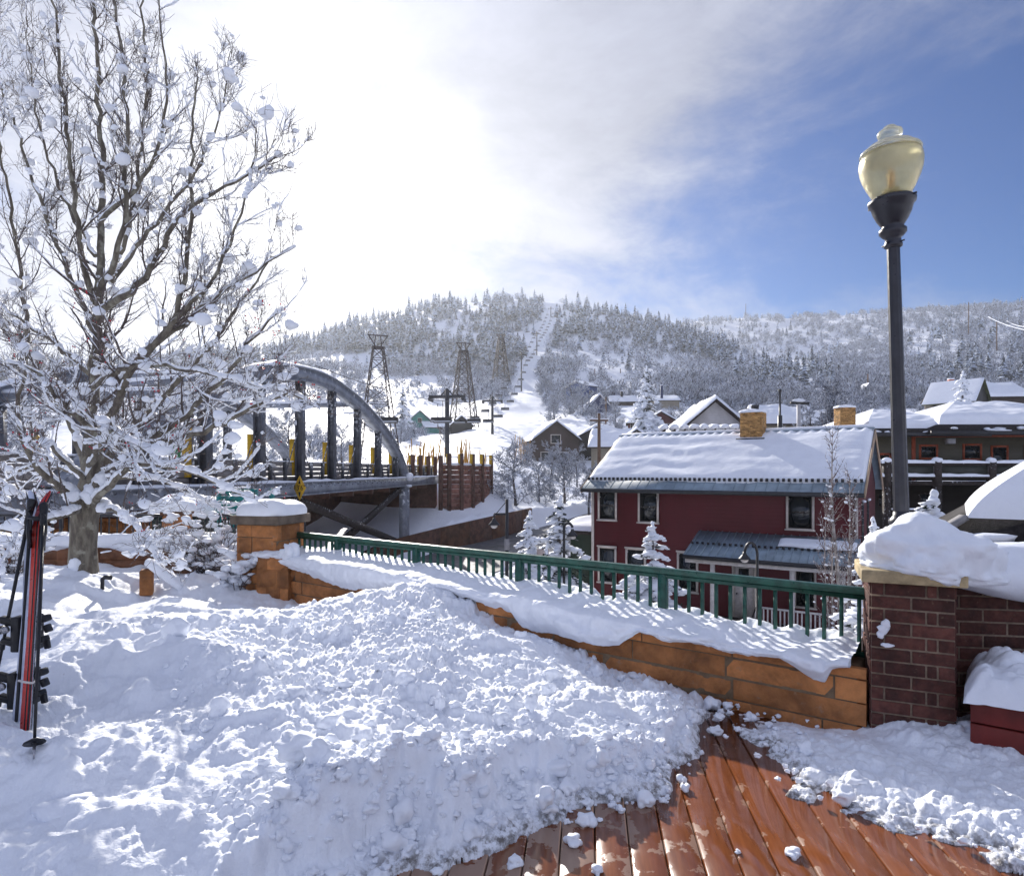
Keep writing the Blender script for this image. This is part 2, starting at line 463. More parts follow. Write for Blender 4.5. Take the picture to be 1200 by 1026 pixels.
# ------------------------------------------------------------------ terrain beyond the plaza (one sheet)
TC = {  # photo column -> (distance, height) down the valley and up the hill
    -900: [(8, -4.7), (30, -2), (60, 1.5), (130, 8), (250, 25), (400, 50), (650, 95), (900, 80), (3000, 60)],
    0:   [(8, -4.7), (12, -2.5), (20, -1.2), (30, -0.6), (45, 0.2), (60, 1.5), (100, 3), (200, 13), (300, 34), (450, 66), (650, 104), (900, 80), (3000, 60)],
    200: [(8, -4.7), (12, -3), (20, -1.8), (30, -0.8), (45, 0.0), (60, 1.5), (100, 3), (190, 12), (300, 37), (450, 72), (650, 112), (900, 80), (3000, 60)],
    330: [(8, -4.7), (24, -4.6), (32, -3.9), (38, -2.6), (45, -1.5), (52, 0.4), (60, 1.5), (100, 2.6), (190, 12), (300, 39), (450, 76), (650, 125), (900, 80), (3000, 60)],
    440: [(8, -4.7), (26, -4.7), (33, -4.0), (38, -3.3), (41, -2.6), (47, -1.6), (53, 1.5), (60, 1.9), (100, 3), (130, 6), (190, 12), (250, 24), (300, 41), (320, 44), (400, 68), (500, 106), (650, 158), (850, 120), (3000, 60)],
    530: [(8, -4.7), (29, -4.6), (34, -3.9), (38, -3.3), (41, -2.6), (47, -1.5), (53, 1.4), (60, 1.9), (90, 4), (130, 7.5), (190, 13.5), (250, 26), (300, 41.5), (320, 44.5), (400, 70), (500, 114), (650, 172), (850, 130), (3000, 60)],
    590: [(8, -4.7), (30, -4.6), (34, -3.8), (40, -3.1), (43, -2.5), (50, -1.7), (56, 0.5), (62, 1.6), (90, 4), (130, 8), (190, 17), (250, 30), (300, 42), (330, 50), (430, 86), (530, 128), (650, 176), (850, 130), (3000, 60)],
    640: [(8, -4.7), (30, -4.6), (36, -3.9), (44, -3.2), (50, -2.8), (55, -2.0), (66, -0.6), (100, 2.2), (130, 6), (190, 17), (250, 30), (300, 42), (430, 85), (530, 128), (650, 175), (850, 130), (3000, 60)],
    690: [(8, -4.7), (30, -4.6), (38, -4.0), (48, -3.0), (54, -2.6), (62, -1.6), (75, -0.4), (100, 2.2), (140, 8), (200, 21), (250, 30), (300, 43), (430, 83), (530, 124), (650, 170), (850, 130), (3000, 60)],
    760: [(8, -4.7), (30, -4.7), (45, -3.6), (60, -1.5), (100, 3), (130, 7.5), (200, 21), (300, 46), (400, 73), (500, 108), (590, 142), (750, 120), (1000, 218), (1250, 190), (3000, 100)],
    830: [(8, -4.7), (30, -4.7), (45, -3.6), (60, -1), (100, 4), (130, 8.5), (200, 21), (300, 43), (400, 69), (480, 94), (570, 121), (700, 112), (1000, 240), (1250, 200), (3000, 100)],
    900: [(8, -4.7), (30, -4.7), (45, -3.6), (60, -1), (100, 5), (130, 9.4), (200, 20), (300, 39.6), (420, 68), (530, 90), (640, 100), (1000, 240), (1250, 200), (3000, 100)],
    960: [(8, -4.7), (30, -4.7), (45, -3.6), (60, -1), (100, 5), (130, 10), (200, 20), (300, 39), (420, 67), (530, 92), (700, 128), (1000, 243), (1250, 205), (3000, 100)],
    1050: [(8, -4.7), (30, -4.7), (45, -3.6), (60, -1), (100, 5), (130, 10.3), (200, 21), (300, 40), (400, 62), (500, 85), (700, 146), (1000, 250), (1250, 215), (3000, 100)],
    1200: [(8, -4.7), (30, -4.7), (45, -3.6), (60, -1), (100, 5), (130, 10.3), (200, 21), (300, 38), (400, 65), (550, 111), (750, 176), (1000, 262), (1250, 230), (3000, 100)],
    1500: [(8, -4.7), (30, -4.7), (45, -3.6), (60, -1), (100, 5), (200, 21), (300, 38), (400, 65), (550, 111), (750, 176), (1000, 262), (1250, 230), (3000, 100)],
}
_tp = np.array(sorted(TC)); _lg = np.linspace(math.log(8), math.log(3000), 420)
_tab = []
for _p in _tp:
    dd, zz = zip(*TC[_p])
    t = np.interp(_lg, np.log(dd), zz)
    k = np.exp(-np.linspace(-2.2, 2.2, 9) ** 2); k /= k.sum()
    _tab.append(np.convolve(np.pad(t, 4, mode='edge'), k, 'valid'))
_tab = np.array(_tab)
# finer columns, smoothed sideways
_fp = np.arange(-900, 1501, 10.0)
_ft = np.array([np.interp(_fp, _tp, _tab[:, j]) for j in range(len(_lg))]).T
_k = np.exp(-np.linspace(-2, 2, 7) ** 2); _k /= _k.sum()
_ft = np.array([np.convolve(np.pad(_ft[:, j], 3, mode='edge'), _k, 'valid') for j in range(_ft.shape[1])]).T
def tz(x, y):
    x = np.asarray(x, float); y = np.asarray(y, float)
    r = np.hypot(x, y)
    phi = np.arctan2(x, y)
    lim = math.atan((1500 - CX) / F)
    ph = np.clip(phi, -lim, lim)
    px = np.clip(CX + F * np.tan(ph), -900, 1499.9)
    d = np.clip(r * np.cos(ph), 8, 2999)
    a = (px + 900) / 10.0; ia = np.clip(np.floor(a).astype(int), 0, len(_fp) - 2); fa = a - ia
    b = (np.log(d) - _lg[0]) / (_lg[1] - _lg[0]); ib = np.clip(np.floor(b).astype(int), 0, len(_lg) - 2); fb = b - ib
    z = (_ft[ia, ib] * (1 - fa) * (1 - fb) + _ft[ia + 1, ib] * fa * (1 - fb) + _ft[ia, ib + 1] * (1 - fa) * fb + _ft[ia + 1, ib + 1] * fa * fb)
    amp = np.clip((r - 60) / 300, 0, 1) * 2.2
    z = z + amp * fbm(x / 40.0, y / 40.0, octv=3, seed=5)
    z = z + np.clip((r - 22) / 40, 0, 1) * 0.16 * fbm(x / 3.0, y / 3.0, octv=3, seed=9)
    return z
def tzs(x, y): return float(tz(np.array([x]), np.array([y]))[0])

ph_in = np.arctan((np.linspace(-250, 1450, 520) - CX) / F)
ph_out = np.linspace(ph_in[-1], 2 * math.pi + ph_in[0], 40)[1:-1]
ph = np.r_[ph_in, ph_out]
rr = np.r_[0.5, np.exp(np.linspace(math.log(9), math.log(1300), 430))]
PH, RR = np.meshgrid(ph, rr, indexing='ij')
dc = RR
inview = np.arange(len(ph)) < len(ph_in)
# in view the rings are of equal depth, outside they are round
rad = np.minimum(np.where(inview[:, None], RR / np.maximum(np.cos(PH), 0.4), RR / max(math.cos(ph_in[-1]), 0.4)), 1390.0)
X, Y = rad * np.sin(PH), rad * np.cos(PH)
Zt = tz(X, Y)
Zt = np.where(RR < 1, -4.9, Zt)
# road: a strip carved flat
ROAD = [PX(450, 31.5), 31.5], [PX(500, 34), 34], [PX(560, 37), 37], [PX(620, 42), 42], [PX(680, 49), 49], [PX(740, 57), 57], [PX(800, 64), 64]
ROAD = np.array([[-12, 27.5], [-8.5, 29.5]] + list(ROAD))
def road_s(x, y):
    """(distance to the road centreline, height of the road there)"""
    best = np.full(np.shape(x), 1e9); hz_ = np.zeros(np.shape(x))
    for a, b in zip(ROAD[:-1], ROAD[1:]):
        e = b - a; L2 = (e ** 2).sum()
        t = np.clip(((x - a[0]) * e[0] + (y - a[1]) * e[1]) / L2, 0, 1)
        cx, cy = a[0] + t * e[0], a[1] + t * e[1]
        d = np.hypot(x - cx, y - cy)
        za, zb = RZ[tuple(a)], RZ[tuple(b)]
        m = d < best
        hz_ = np.where(m, za + (zb - za) * t, hz_); best = np.minimum(best, d)
    return best, hz_
RZ = {tuple(a): tzs(*a) for a in ROAD}
rd, rh = road_s(X, Y)
w = np.clip((4.6 - rd) / 1.2, 0, 1)
Zt = Zt * (1 - w) + (rh - 0.05) * w
berm = np.exp(-((rd - 4.6) / 0.7) ** 2) * 0.42 * (1 + 0.5 * fbm(X * 1.3, Y * 1.3, octv=2, seed=3))
Zt = Zt + np.where(Y > 20, berm, 0)
t = MB().grid(np.stack([X, Y, Zt], -1), closed_u=True).build('ground', M_FARSNOW, smooth=True)
tag(t, kind='structure')
# road surface
mb = MB(); pts = []
nrm = np.gradient(ROAD, axis=0); nrm /= np.linalg.norm(nrm, axis=1, keepdims=True); nrm = np.c_[-nrm[:, 1], nrm[:, 0]]
tt = np.linspace(0, len(ROAD) - 1, 60); ii = np.arange(len(ROAD))
cx = np.interp(tt, ii, ROAD[:, 0]); cy = np.interp(tt, ii, ROAD[:, 1]); nx = np.interp(tt, ii, nrm[:, 0]); ny = np.interp(tt, ii, nrm[:, 1])
czr = np.interp(tt, ii, [RZ[tuple(a)] for a in ROAD])
ws = np.linspace(-3.3, 3.3, 9)
G = np.stack([cx[:, None] + nx[:, None] * ws, cy[:, None] + ny[:, None] * ws, np.repeat(czr[:, None], 9, 1) + 0.03], -1)
o = mb.grid(G).build('road', M_ASPHALT, smooth=True); tag(o, kind='structure')

# ------------------------------------------------------------------ the plaza we stand on
R0 = np.array([-2.88, 8.0]); R1 = np.array([2.30, 4.10])          # railing line
EE = (R1 - R0) / np.linalg.norm(R1 - R0); NN_ = np.array([EE[1], -EE[0]])   # NN_ points to the camera
RL = float(np.linalg.norm(R1 - R0))
WOFF = 0.34                                                        # wall face in front of the railing
def wl(s, off=0.0):
    """point on the railing line at s metres from its left end, off metres towards the camera"""
    p = R0 + EE * s + NN_ * off
    return float(p[0]), float(p[1])
def s_of_px(px, off=0.0):
    q = (px - CX) / F
    a = R0 + NN_ * off
    return float((q * a[1] - a[0]) / (EE[0] - q * EE[1]))
poly = [(-14, -6), (9, -6), (9, 4.7), (3.0, 4.7), wl(RL, -0.2), wl(0, -0.2), (-3.4, 9.75), (-14, 9.75)]
mb = MB().prism([(x, y, -5.2) for x, y in poly], (0, 0, 5.14))
o = mb.build('plaza_base', simple('concrete', (0.26, 0.24, 0.22), 0.8, 0.2, 3, 0.3)); tag(o, kind='structure')

# deck boards
def deck_mat():
    m, n, b = mat('wet_deck_boards')
    co = obj_co(n)
    ri = n.n('ShaderNodeNewGeometry').outputs['Random Per Island']
    mp = n.n('ShaderNodeMapping'); n.t.links.new(co, mp.inputs[0]); mp.inputs['Scale'].default_value = (14, 1.2, 14)
    gr = n.noise(mp.outputs[0], 3.0, 6, 0.65)
    c = n.mix(n.smooth(gr, 0.25, 0.75), (0.135, 0.042, 0.017, 1), (0.215, 0.072, 0.027, 1))
    c = n.mix(1.0, c, n.ramp(ri, [(0, 0.92), (0.5, 1.0), (1, 1.08)]), 'MULTIPLY')
    sx = n.n('ShaderNodeSeparateXYZ'); n.t.links.new(co, sx.inputs[0])
    # dried salt-and-ice film lying in ragged patches, more of it along the joints and towards the snow
    fr = n.math('FRACT', n.math('ADD', n.math('MULTIPLY', sx.outputs[0], 1 / 0.146), 0.5))
    edge = n.math('ABSOLUTE', n.math('SUBTRACT', fr, 0.5))
    edge = n.smooth(edge, 0.20, 0.5)
    left = n.smooth(sx.outputs[0], 0.75, -0.35)
    film = n.math('ADD', n.noise(co, 7, 5, 0.6), n.math('ADD', n.math('MULTIPLY', edge, 0.10), n.math('MULTIPLY', left, 0.16)))
    k = n.math('MULTIPLY', n.smooth(film, 0.655, 0.69), n.math('ADD', 0.5, n.math('MULTIPLY', left, 0.3)))
    c = n.mix(k, c, (0.36, 0.25, 0.19, 1))
    wet = n.noise(co, 2.3, 4, 0.6)
    n.set(b.inputs['Base Color'], c)
    rg = n.math('ADD', n.smooth(wet, 0.38, 0.62, 0.07, 0.26), n.math('MULTIPLY', k, 0.3))
    n.set(b.inputs['Roughness'], rg)
    b.inputs['Specular IOR Level'].default_value = 0.35
    hh = n.math('ADD', n.math('MULTIPLY', gr, 0.5), n.math('ADD', n.math('MULTIPLY', n.noise(co, 5, 3), 0.9), n.math('MULTIPLY', k, 0.8)))
    bump(n, b, hh, 0.25, 0.004)
    return m
M_DECK = deck_mat()
mb = MB()
for i in range(-14, 40):
    x = i * 0.146
    ye = 4.0
    for _ in range(6):
        xe = min(x + 0.119 * ye + 0.1, 2.2)
        ye = min(6.4, R0[1] - 0.753 * (xe - R0[0]) - 0.40 + (0.1 if xe < 2.2 else 0.0))
    j = 2.0 + 1.5 * ((i * 0.618) % 1.0)
    for y0, y1 in ((0.2, ye),):
        w_ = 0.0708
        z1 = 0.0 + random.uniform(-0.0012, 0.0012)
        prof = [(-w_, -0.03), (w_, -0.03), (w_, z1 - 0.006), (w_ - 0.006, z1), (-w_ + 0.006, z1), (-w_, z1 - 0.006)]
        mb.prism([(x + a, y0, b_) for a, b_ in prof], (0, y1 - y0, 0))
deck = mb.build('deck', M_DECK); tag(deck, kind='structure')
deck.rotation_euler = (0, 0, -math.atan2(0.119, 0.993))
deck.location = (0.1, 0, 0)

# ------------------------------------------------------------------ ploughed snow bank
BND = np.array([[1.34, 4.22], [0.93, 3.58], [0.78, 3.16], [0.42, 3.04], [0.02, 2.86], [-0.26, 2.68], [-0.50, 2.50], [-0.80, 2.25], [-1.2, 1.8], [-1.7, 1.2], [-2.5, 0.6]])
def sdist(x, y, B, left=True):
    best = np.full(x.shape, 1e9); sg = np.ones(x.shape)
    for a, b in zip(B[:-1], B[1:]):
        e = b - a; t = np.clip(((x - a[0]) * e[0] + (y - a[1]) * e[1]) / (e ** 2).sum(), 0, 1)
        d = np.hypot(x - a[0] - t * e[0], y - a[1] - t * e[1])
        cr = e[0] * (y - a[1]) - e[1] * (x - a[0])
        m = d < best - 1e-9
        sg = np.where(m, np.where(cr < 0, 1.0, -1.0), sg); best = np.minimum(best, d)
    return best * sg
HP = [(0, 1.9, .16), (-40, 2.6, .26), (0, 3.4, .28), (0, 5, .36), (0, 7, .34), (0, 8.8, .2), (100, 2.2, .14), (100, 3.4, .30), (110, 4.6, .42), (95, 6.8, .42), (100, 8.5, .2),
      (200, 2.3, .10), (210, 3, .30), (200, 4.4, .42), (200, 5.6, .36), (200, 7, .24), (210, 8.6, .16), (300, 2.45, .13), (345, 2.84, .42), (350, 3.3, .40), (350, 4, .42), (350, 5.2, .40), (300, 6.2, .27), (300, 7.3, .13), (345, 6.9, .03), (375, 6.75, .04), (420, 6.35, .16), (350, 6.3, .16),
      (440, 2.78, .36), (480, 3.3, .36), (480, 4, .42), (478, 5.0, .50), (484, 5.65, .62), (520, 5.4, .50), (400, 6.5, .10), (400, 5.8, .42), (600, 3.0, .26), (600, 3.5, .27), (600, 4, .30), (590, 5, .32), (570, 5.5, .27),
      (690, 3.3, .20), (700, 3.9, .18), (700, 4.7, .14), (790, 3.6, .10), (800, 4.2, .06), (760, 4.5, .09)]
HX = np.array([PX(p, d) for p, d, z in HP]); HYY = np.array([d for p, d, z in HP]); HZ = np.array([z for p, d, z in HP])
def base_h(x, y):
    num = np.zeros(x.shape); den = np.zeros(x.shape)
    for a, b, c in zip(HX, HYY, HZ):
        d2 = (x - a) ** 2 + (y - b) ** 2
        w_ = np.exp(-d2 / (2 * 0.30 ** 2)) + 1e-3 / (0.05 + d2 ** 2)
        num += w_ * c; den += w_
    return num / den
PITS = [(PX(p_, d_), d_, r_) for p_, d_, r_ in ((215, 5.3, .09), (190, 5.9, .09), (255, 4.9, .10), (228, 4.4, .09), (285, 5.6, .10), (270, 6.3, .09), (150, 5.2, .10), (120, 4.5, .11), (175, 4.2, .09), (310, 6.0, .08), (245, 6.8, .08), (205, 7.3, .08))]
def bank_h(x, y):
    b = base_h(x, y)
    chunk = np.clip((PXf(x, y) - 150) / 170, 0.16, 1) * np.clip((6.6 - y) / 1.0, 0.15, 1)
    chunk = np.maximum(chunk, np.clip((4.3 - y) / 0.8, 0, 0.6))
    chunk = chunk * (0.72 + 0.5 * np.clip(fbm(x * 1.3, y * 1.3, octv=2, seed=77), -0.8, 0.8))
    sm = 1 - np.clip((PXf(x, y) - 230) / 150, 0, 1)
    big = 0.058 * fbm(x * 1.5, y * 1.5, octv=3, seed=21) + 0.035 * sm * fbm(x * 2.7, y * 2.7, octv=2, seed=71)
    wx = x + 0.05 * fbm(x * 5, y * 5, octv=2, seed=31); wy = y + 0.05 * fbm(x * 5, y * 5, octv=2, seed=32)
    n = 0.55 * domes(wx, wy, 0.26, 1, prob=0.45) + 0.62 * domes(wx, wy, 0.125, 2, prob=0.6)
    n = n * 0.55 + 0.78 * domes(wx, wy, 0.062, 3, prob=0.7) * (0.3 + 0.9 * np.clip(0.5 + fbm(x * 3, y * 3, octv=2, seed=40), 0, 1))
    n = n + 0.85 * domes(x, y, 0.030, 4, prob=0.65)
    fine = 0.012 * fbm(x * 18, y * 18, octv=3, seed=50)
    rid = np.abs(fbm(wx * 7, wy * 7, octv=3, seed=55)); n = n + 0.035 * (0.5 - rid) * np.clip(0.5 + fbm(x * 2.1, y * 2.1, octv=2, seed=56), 0, 1)
    cutf = np.clip(0.55 + 1.6 * fbm(x * 1.4 + 3, y * 1.4, octv=2, seed=66), 0, 1)
    crust = 0.10 * np.maximum(0, fbm(x * 1.1 + 0.4 * fbm(x * 3, y * 3, seed=8), y * 2.1, octv=3, seed=60)) * (1 - chunk)
    for fx, fy, fr in PITS:
        big = big - 0.075 * np.exp(-(((x - fx) / fr) ** 2 + ((y - fy) / (fr * 1.9)) ** 2) ** 2) + 0.02 * np.exp(-((np.hypot(x - fx, (y - fy) / 1.7) - fr * 1.5) / 0.04) ** 2)
    top = b + big + chunk * (n - 0.035) + fine * (0.35 + chunk) + crust
    # wind-rounded mounds and footprints in the garden corner
    dist = sdist(x, y, BND) + 0.10 * fbm(x * 2.2, y * 2.2, octv=2, seed=64) + 0.05 * fbm(x * 7, y * 7, octv=3, seed=65)
    ramp = 0.018 + np.maximum(dist, 0) * 0.42 + 1.5 * np.maximum(dist - 0.14, 0)
    ramp = ramp + (0.5 * domes(wx, wy, 0.10, 12, prob=0.5) + 0.5 * domes(x, y, 0.045, 13, prob=0.6) + fine) * np.clip(dist / 0.06, 0, 1) * np.where(dist > 0.16, 1 - 0.85 * cutf, 1)
    h = -np.logaddexp(-top / 0.022, -ramp / 0.022) * 0.022
    return np.where(dist < 0, -0.03, h), dist
def PXf(x, y): return CX + F * x / np.maximum(y, 0.1)

NU, NV = 1020, 540
us = (np.r_[np.linspace(-2600, -166, 150), np.linspace(-160, 880, NU)] - CX) / F; NU = len(us)
ds = np.exp(np.linspace(math.log(1.5), math.log(9.3), NV))
U, D = np.meshgrid(us, ds, indexing='ij')
X, Y = U * D, D
Hh, dist = bank_h(X, Y)
# meets the wall: hollowed slightly along its face
face = (X - R0[0]) * NN_[0] + (Y - R0[1]) * NN_[1] - WOFF
keep = (dist > -0.02) & (face > -0.08) & (Y < 9.22) | ((X < -2.95) & (Y < 9.22) & (dist > 0))
keep &= ~((face < -0.08) & (X > -3.05)) & (X > -13.9)
vi = -np.ones((NU, NV), int)
q = keep[:-1, :-1] & keep[1:, :-1] & keep[1:, 1:] & keep[:-1, 1:]
idx = np.arange(NU * NV).reshape(NU, NV)
quads = np.stack([idx[:-1, :-1], idx[1:, :-1], idx[1:, 1:], idx[:-1, 1:]], -1)[q]
used = np.unique(quads); rem = -np.ones(NU * NV, int); rem[used] = np.arange(len(used))
V = np.stack([X, Y, Hh], -1).reshape(-1, 3)[used]
mb = MB().add(V, rem[quads])
bank = mb.build('snow_bank', M_SNOW, smooth=True)
at = bank.data.attributes.new('slush', 'FLOAT', 'POINT')
sl = np.clip(1 - np.abs(dist.reshape(-1)[used] - 0.02) / 0.10, 0, 1) * np.clip((0.10 - V[:, 2]) / 0.06, 0, 1)
at.data.foreach_set('value', sl.astype(np.float32))
tag(bank, kind='stuff')

# drift along the foot of the wall on the right
BN2 = np.array([[5.0, 1.95], [3.4, 2.22], [2.55, 2.42], [2.06, 2.62], [1.72, 2.86], [1.52, 3.20], [1.46, 3.55], [1.36, 4.0], [1.30, 4.3]])
us = (np.linspace(795, 1330, 560) - CX) / F
ds = np.exp(np.linspace(math.log(2.0), math.log(4.5), 330))
U, D = np.meshgrid(us, ds, indexing='ij'); X, Y = U * D, D
dist = sdist(X, Y, BN2) + 0.13 * fbm(X * 2.2, Y * 2.2, octv=2, seed=90) + 0.09 * fbm(X * 7, Y * 7, octv=3, seed=91)
n = 0.6 * domes(X + 0.03 * fbm(X * 9, Y * 9, octv=2, seed=1), Y, 0.15, 21, prob=0.5) + 0.7 * domes(X + 0.02 * fbm(X * 14, Y * 14, octv=2, seed=2), Y, 0.07, 22, prob=0.65) + 0.6 * domes(X, Y, 0.03, 23, prob=0.7)
pil = np.exp(-(((X - 2.28) / 0.30) ** 2 + ((Y - 3.66) / 0.22) ** 2)) * 0.10 + np.exp(-(((X - 2.62) / 0.2) ** 2 + ((Y - 3.5) / 0.25) ** 2)) * 0.10
top = 0.028 + pil + 0.04 * np.clip((X - 1.7) / 1.0, 0, 1) + 0.03 * fbm(X * 2, Y * 2, octv=2, seed=95) + n * 0.6
face = (X - R0[0]) * NN_[0] + (Y - R0[1]) * NN_[1] - WOFF
prox = np.maximum(np.clip(face / 0.40, 0, 1), np.clip((X - 1.92) / 0.40, 0, 1))
top = (top - 0.0) * (0.22 + 0.78 * prox) - 0.012 * (1 - prox)
ramp = 0.006 + np.maximum(dist, 0) * 0.16 + n * 0.6 * np.clip(dist / 0.08, 0, 1) + 0.01 * fbm(X * 20, Y * 20, octv=2, seed=99)
H2 = np.where(dist < 0, -0.03, -np.logaddexp(-top / 0.02, -ramp / 0.02) * 0.02)
face = (X - R0[0]) * NN_[0] + (Y - R0[1]) * NN_[1] - WOFF
keep = (dist > -0.02) & ((face > -0.06) | (X > 2.05))
q = keep[:-1, :-1] & keep[1:, :-1] & keep[1:, 1:] & keep[:-1, 1:]
idx = np.arange(X.size).reshape(X.shape)
quads = np.stack([idx[:-1, :-1], idx[1:, :-1], idx[1:, 1:], idx[:-1, 1:]], -1)[q]
used = np.unique(quads); rem = -np.ones(X.size, int); rem[used] = np.arange(len(used))
V = np.stack([X, Y, H2], -1).reshape(-1, 3)[used]
dr = MB().add(V, rem[quads]).build('snow_drift', M_SNOW, smooth=True)
at = dr.data.attributes.new('slush', 'FLOAT', 'POINT')
sl = np.clip(1 - np.abs(dist.reshape(-1)[used] - 0.03) / 0.16, 0, 1) * np.clip((0.08 - V[:, 2]) / 0.05, 0, 1) * 1.0
at.data.foreach_set('value', sl.astype(np.float32))
tag(dr, kind='stuff')

# loose lumps fallen from the plough
C, Rr = [], []
for k in range(620):
    t = random.random() ** 0.8 * (len(BND) - 4); i = int(t); f = t - i
    p = BND[i] * (1 - f) + BND[i + 1] * f
    e = BND[i + 1] - BND[i]; e = e / np.linalg.norm(e); nn = np.array([e[1], -e[0]])
    off = random.gauss(0.16, 0.14)
    if off < -0.10: continue
    x, y = p + nn * off
    h, _ = bank_h(np.array([x]), np.array([y]))
    r = min(0.045, random.lognormvariate(math.log(0.012), 0.55))
    C.append((x, y, max(0.0, float(h[0])) + r * 0.45)); Rr.append((r * random.uniform(.8, 1.3), r * random.uniform(.8, 1.2), r * random.uniform(.6, .95)))
for k in range(420):
    px, d = random.uniform(180, 780), random.uniform(2.5, 5.2)
    x, y = PX(px, d), d
    h, dd = bank_h(np.array([x]), np.array([y]))
    if dd[0] < 0.1: continue
    r = min(0.07, random.lognormvariate(math.log(0.018), 0.5))
    C.append((x, y, float(h[0]) + r * 0.3)); Rr.append((r * random.uniform(.8, 1.3), r * random.uniform(.8, 1.3), r * random.uniform(.7, 1.1)))
for k in range(260):
    t = random.random() * (len(BN2) - 1.01); i = int(t); f = t - i
    p = BN2[i] * (1 - f) + BN2[i + 1] * f
    e = BN2[i + 1] - BN2[i]; e = e / np.linalg.norm(e); nn = np.array([e[1], -e[0]])
    x, y = p + nn * random.gauss(0.2, 0.18)
    r = min(0.05, random.lognormvariate(math.log(0.013), 0.6))
    C.append((x, y, 0.03 + r * 0.3)); Rr.append((r, r * random.uniform(.7, 1.2), r * 0.75))
for (px, py, d, r) in ((700, 1012, 2.55, .022), (688, 968, 2.9, .04), (672, 985, 2.75, .035), (603, 1010, 2.6, .03), (725, 920, 3.2, .05), (865, 993, 2.68, .012), (930, 1000, 2.66, .03)):
    C.append((PX(px, d), d, r * 0.4)); Rr.append((r, r, r * 0.7))
for (px, py, z, rx, ry, rz_) in ((78, 955, .17, .13, .09, .07), (135, 968, .15, .07, .06, .06), (40, 985, .14, .07, .06, .05), (196, 915, .24, .08, .05, .04), (312, 955, .17, .05, .05, .07), (350, 872, .40, .09, .07, .05), (372, 880, .40, .05, .05, .04), (180, 950, .15, .05, .04, .04), (230, 965, .13, .06, .05, .04), (285, 985, .10, .05, .04, .035), (515, 822, .34, .022, .022, .045), (622, 824, .31, .035, .03, .05), (450, 990, .06, .04, .04, .03), (545, 905, .25, .05, .05, .035), (640, 935, .12, .045, .04, .04), (408, 935, .16, .05, .04, .03), (360, 990, .09, .04, .035, .03)):
    d_ = (EYE - z) * F / (py - HY); C.append((PX(px, d_), d_, z)); Rr.append((rx, ry, rz_))
lum = MB().blobs(C, np.array(Rr), seed=3, lvl=3, amp=0.55, freq=1.7).build('snow_lumps', M_CAP, smooth=True)
tag(lum, kind='stuff')
# ------------------------------------------------------------------ sandstone wall under the railing
def courses(mb, O, ex, ez0, ez1, L, rows, thick, lmin, lmax, out, rnd, gap=0.010, rough=0.017, ztop=None):
    """rough stone blocks in courses along ex from O; out = outward normal; ztop(s) gives the top line"""
    z = ez0
    hs = [rnd.uniform(0.8, 1.25) for _ in range(rows)]; k = (ez1 - ez0) / sum(hs)
    for h in hs:
        h *= k; s = -rnd.uniform(0, lmin)
        while s < L:
            l = rnd.uniform(lmin, lmax)
            a, b = max(0, s), min(L, s + l - gap); s += l
            if b - a < 0.04: continue
            zt = z + h - gap
            if ztop is not None: zt = min(zt, ztop((a + b) / 2) - 0.004)
            if zt - z < 0.03: continue
            nu, nv = max(3, int((b - a) / 0.045)), max(3, int((zt - z) / 0.035))
            u = np.linspace(a, b, nu); v = np.linspace(z, zt, nv)
            Ug, Vg = np.meshgrid(u, v, indexing='ij')
            ed = np.minimum(np.minimum(Ug - a, b - Ug), np.minimum(Vg - z, zt - Vg))
            dep = 0.022 * (1 - np.exp(-ed / 0.014)) + rough * fbm(Ug * 9 + rnd.uniform(0, 50), Vg * 9, octv=3, seed=4) * (ed > 0)
            dep += rnd.uniform(-0.006, 0.006)
            Pg = np.stack([O[0] + ex[0] * Ug + out[0] * dep, O[1] + ex[1] * Ug + out[1] * dep, Vg], -1)
            nb = mb.n
            mb.grid(Pg)
            # skirts so that a block has sides
            ring = [(i, 0) for i in range(nu)] + [(nu - 1, j) for j in range(1, nv)] + [(i, nv - 1) for i in range(nu - 2, -1, -1)] + [(0, j) for j in range(nv - 2, 0, -1)]
            fr = np.array([Pg[i, j] for i, j in ring]); bk = fr - np.array([out[0], out[1], 0]) * 0.05
            m = len(ring); qv = np.r_[fr, bk]
            mb.add(qv, [(i, i + m, (i + 1) % m + m, (i + 1) % m) for i in range(m)])
        z += h
rnd = random.Random(5)
WTOP = lambda s: 0.515 - 0.105 * s / RL
wall = thing('stone_wall', 'long low orange sandstone wall below the green railing', 'wall', (*wl(RL / 2, 0.2), 0))
def wloc(o):
    o.location = -wall.location; return o
mb = MB()
a = wl(-0.15, WOFF); L_ = RL + 0.17
courses(mb, a, EE, -0.06, 0.50, L_, 4, 0.3, 0.45, 1.15, NN_, rnd, ztop=lambda s: WTOP(s))
o = mb.build('stone_blocks', M_STONE, wall, smooth=True); wloc(o)
mb = MB()
p = [wl(-0.15, WOFF - 0.002), wl(RL - 0.03, WOFF - 0.002), wl(RL - 0.03, -0.16), wl(-0.15, -0.16)]
zt = [WTOP(0) - 0.01, WTOP(RL) - 0.01] ; zt = [zt[0], zt[1], zt[1], zt[0]]
mb.add([(x, y, -0.06) for x, y in p] + [(p[i][0], p[i][1], zt[i]) for i in range(4)], [(0, 1, 2, 3), (7, 6, 5, 4), (0, 4, 5, 1), (1, 5, 6, 2), (2, 6, 7, 3), (3, 7, 4, 0)])
o = mb.build('core', M_MORTAR, wall); wloc(o)
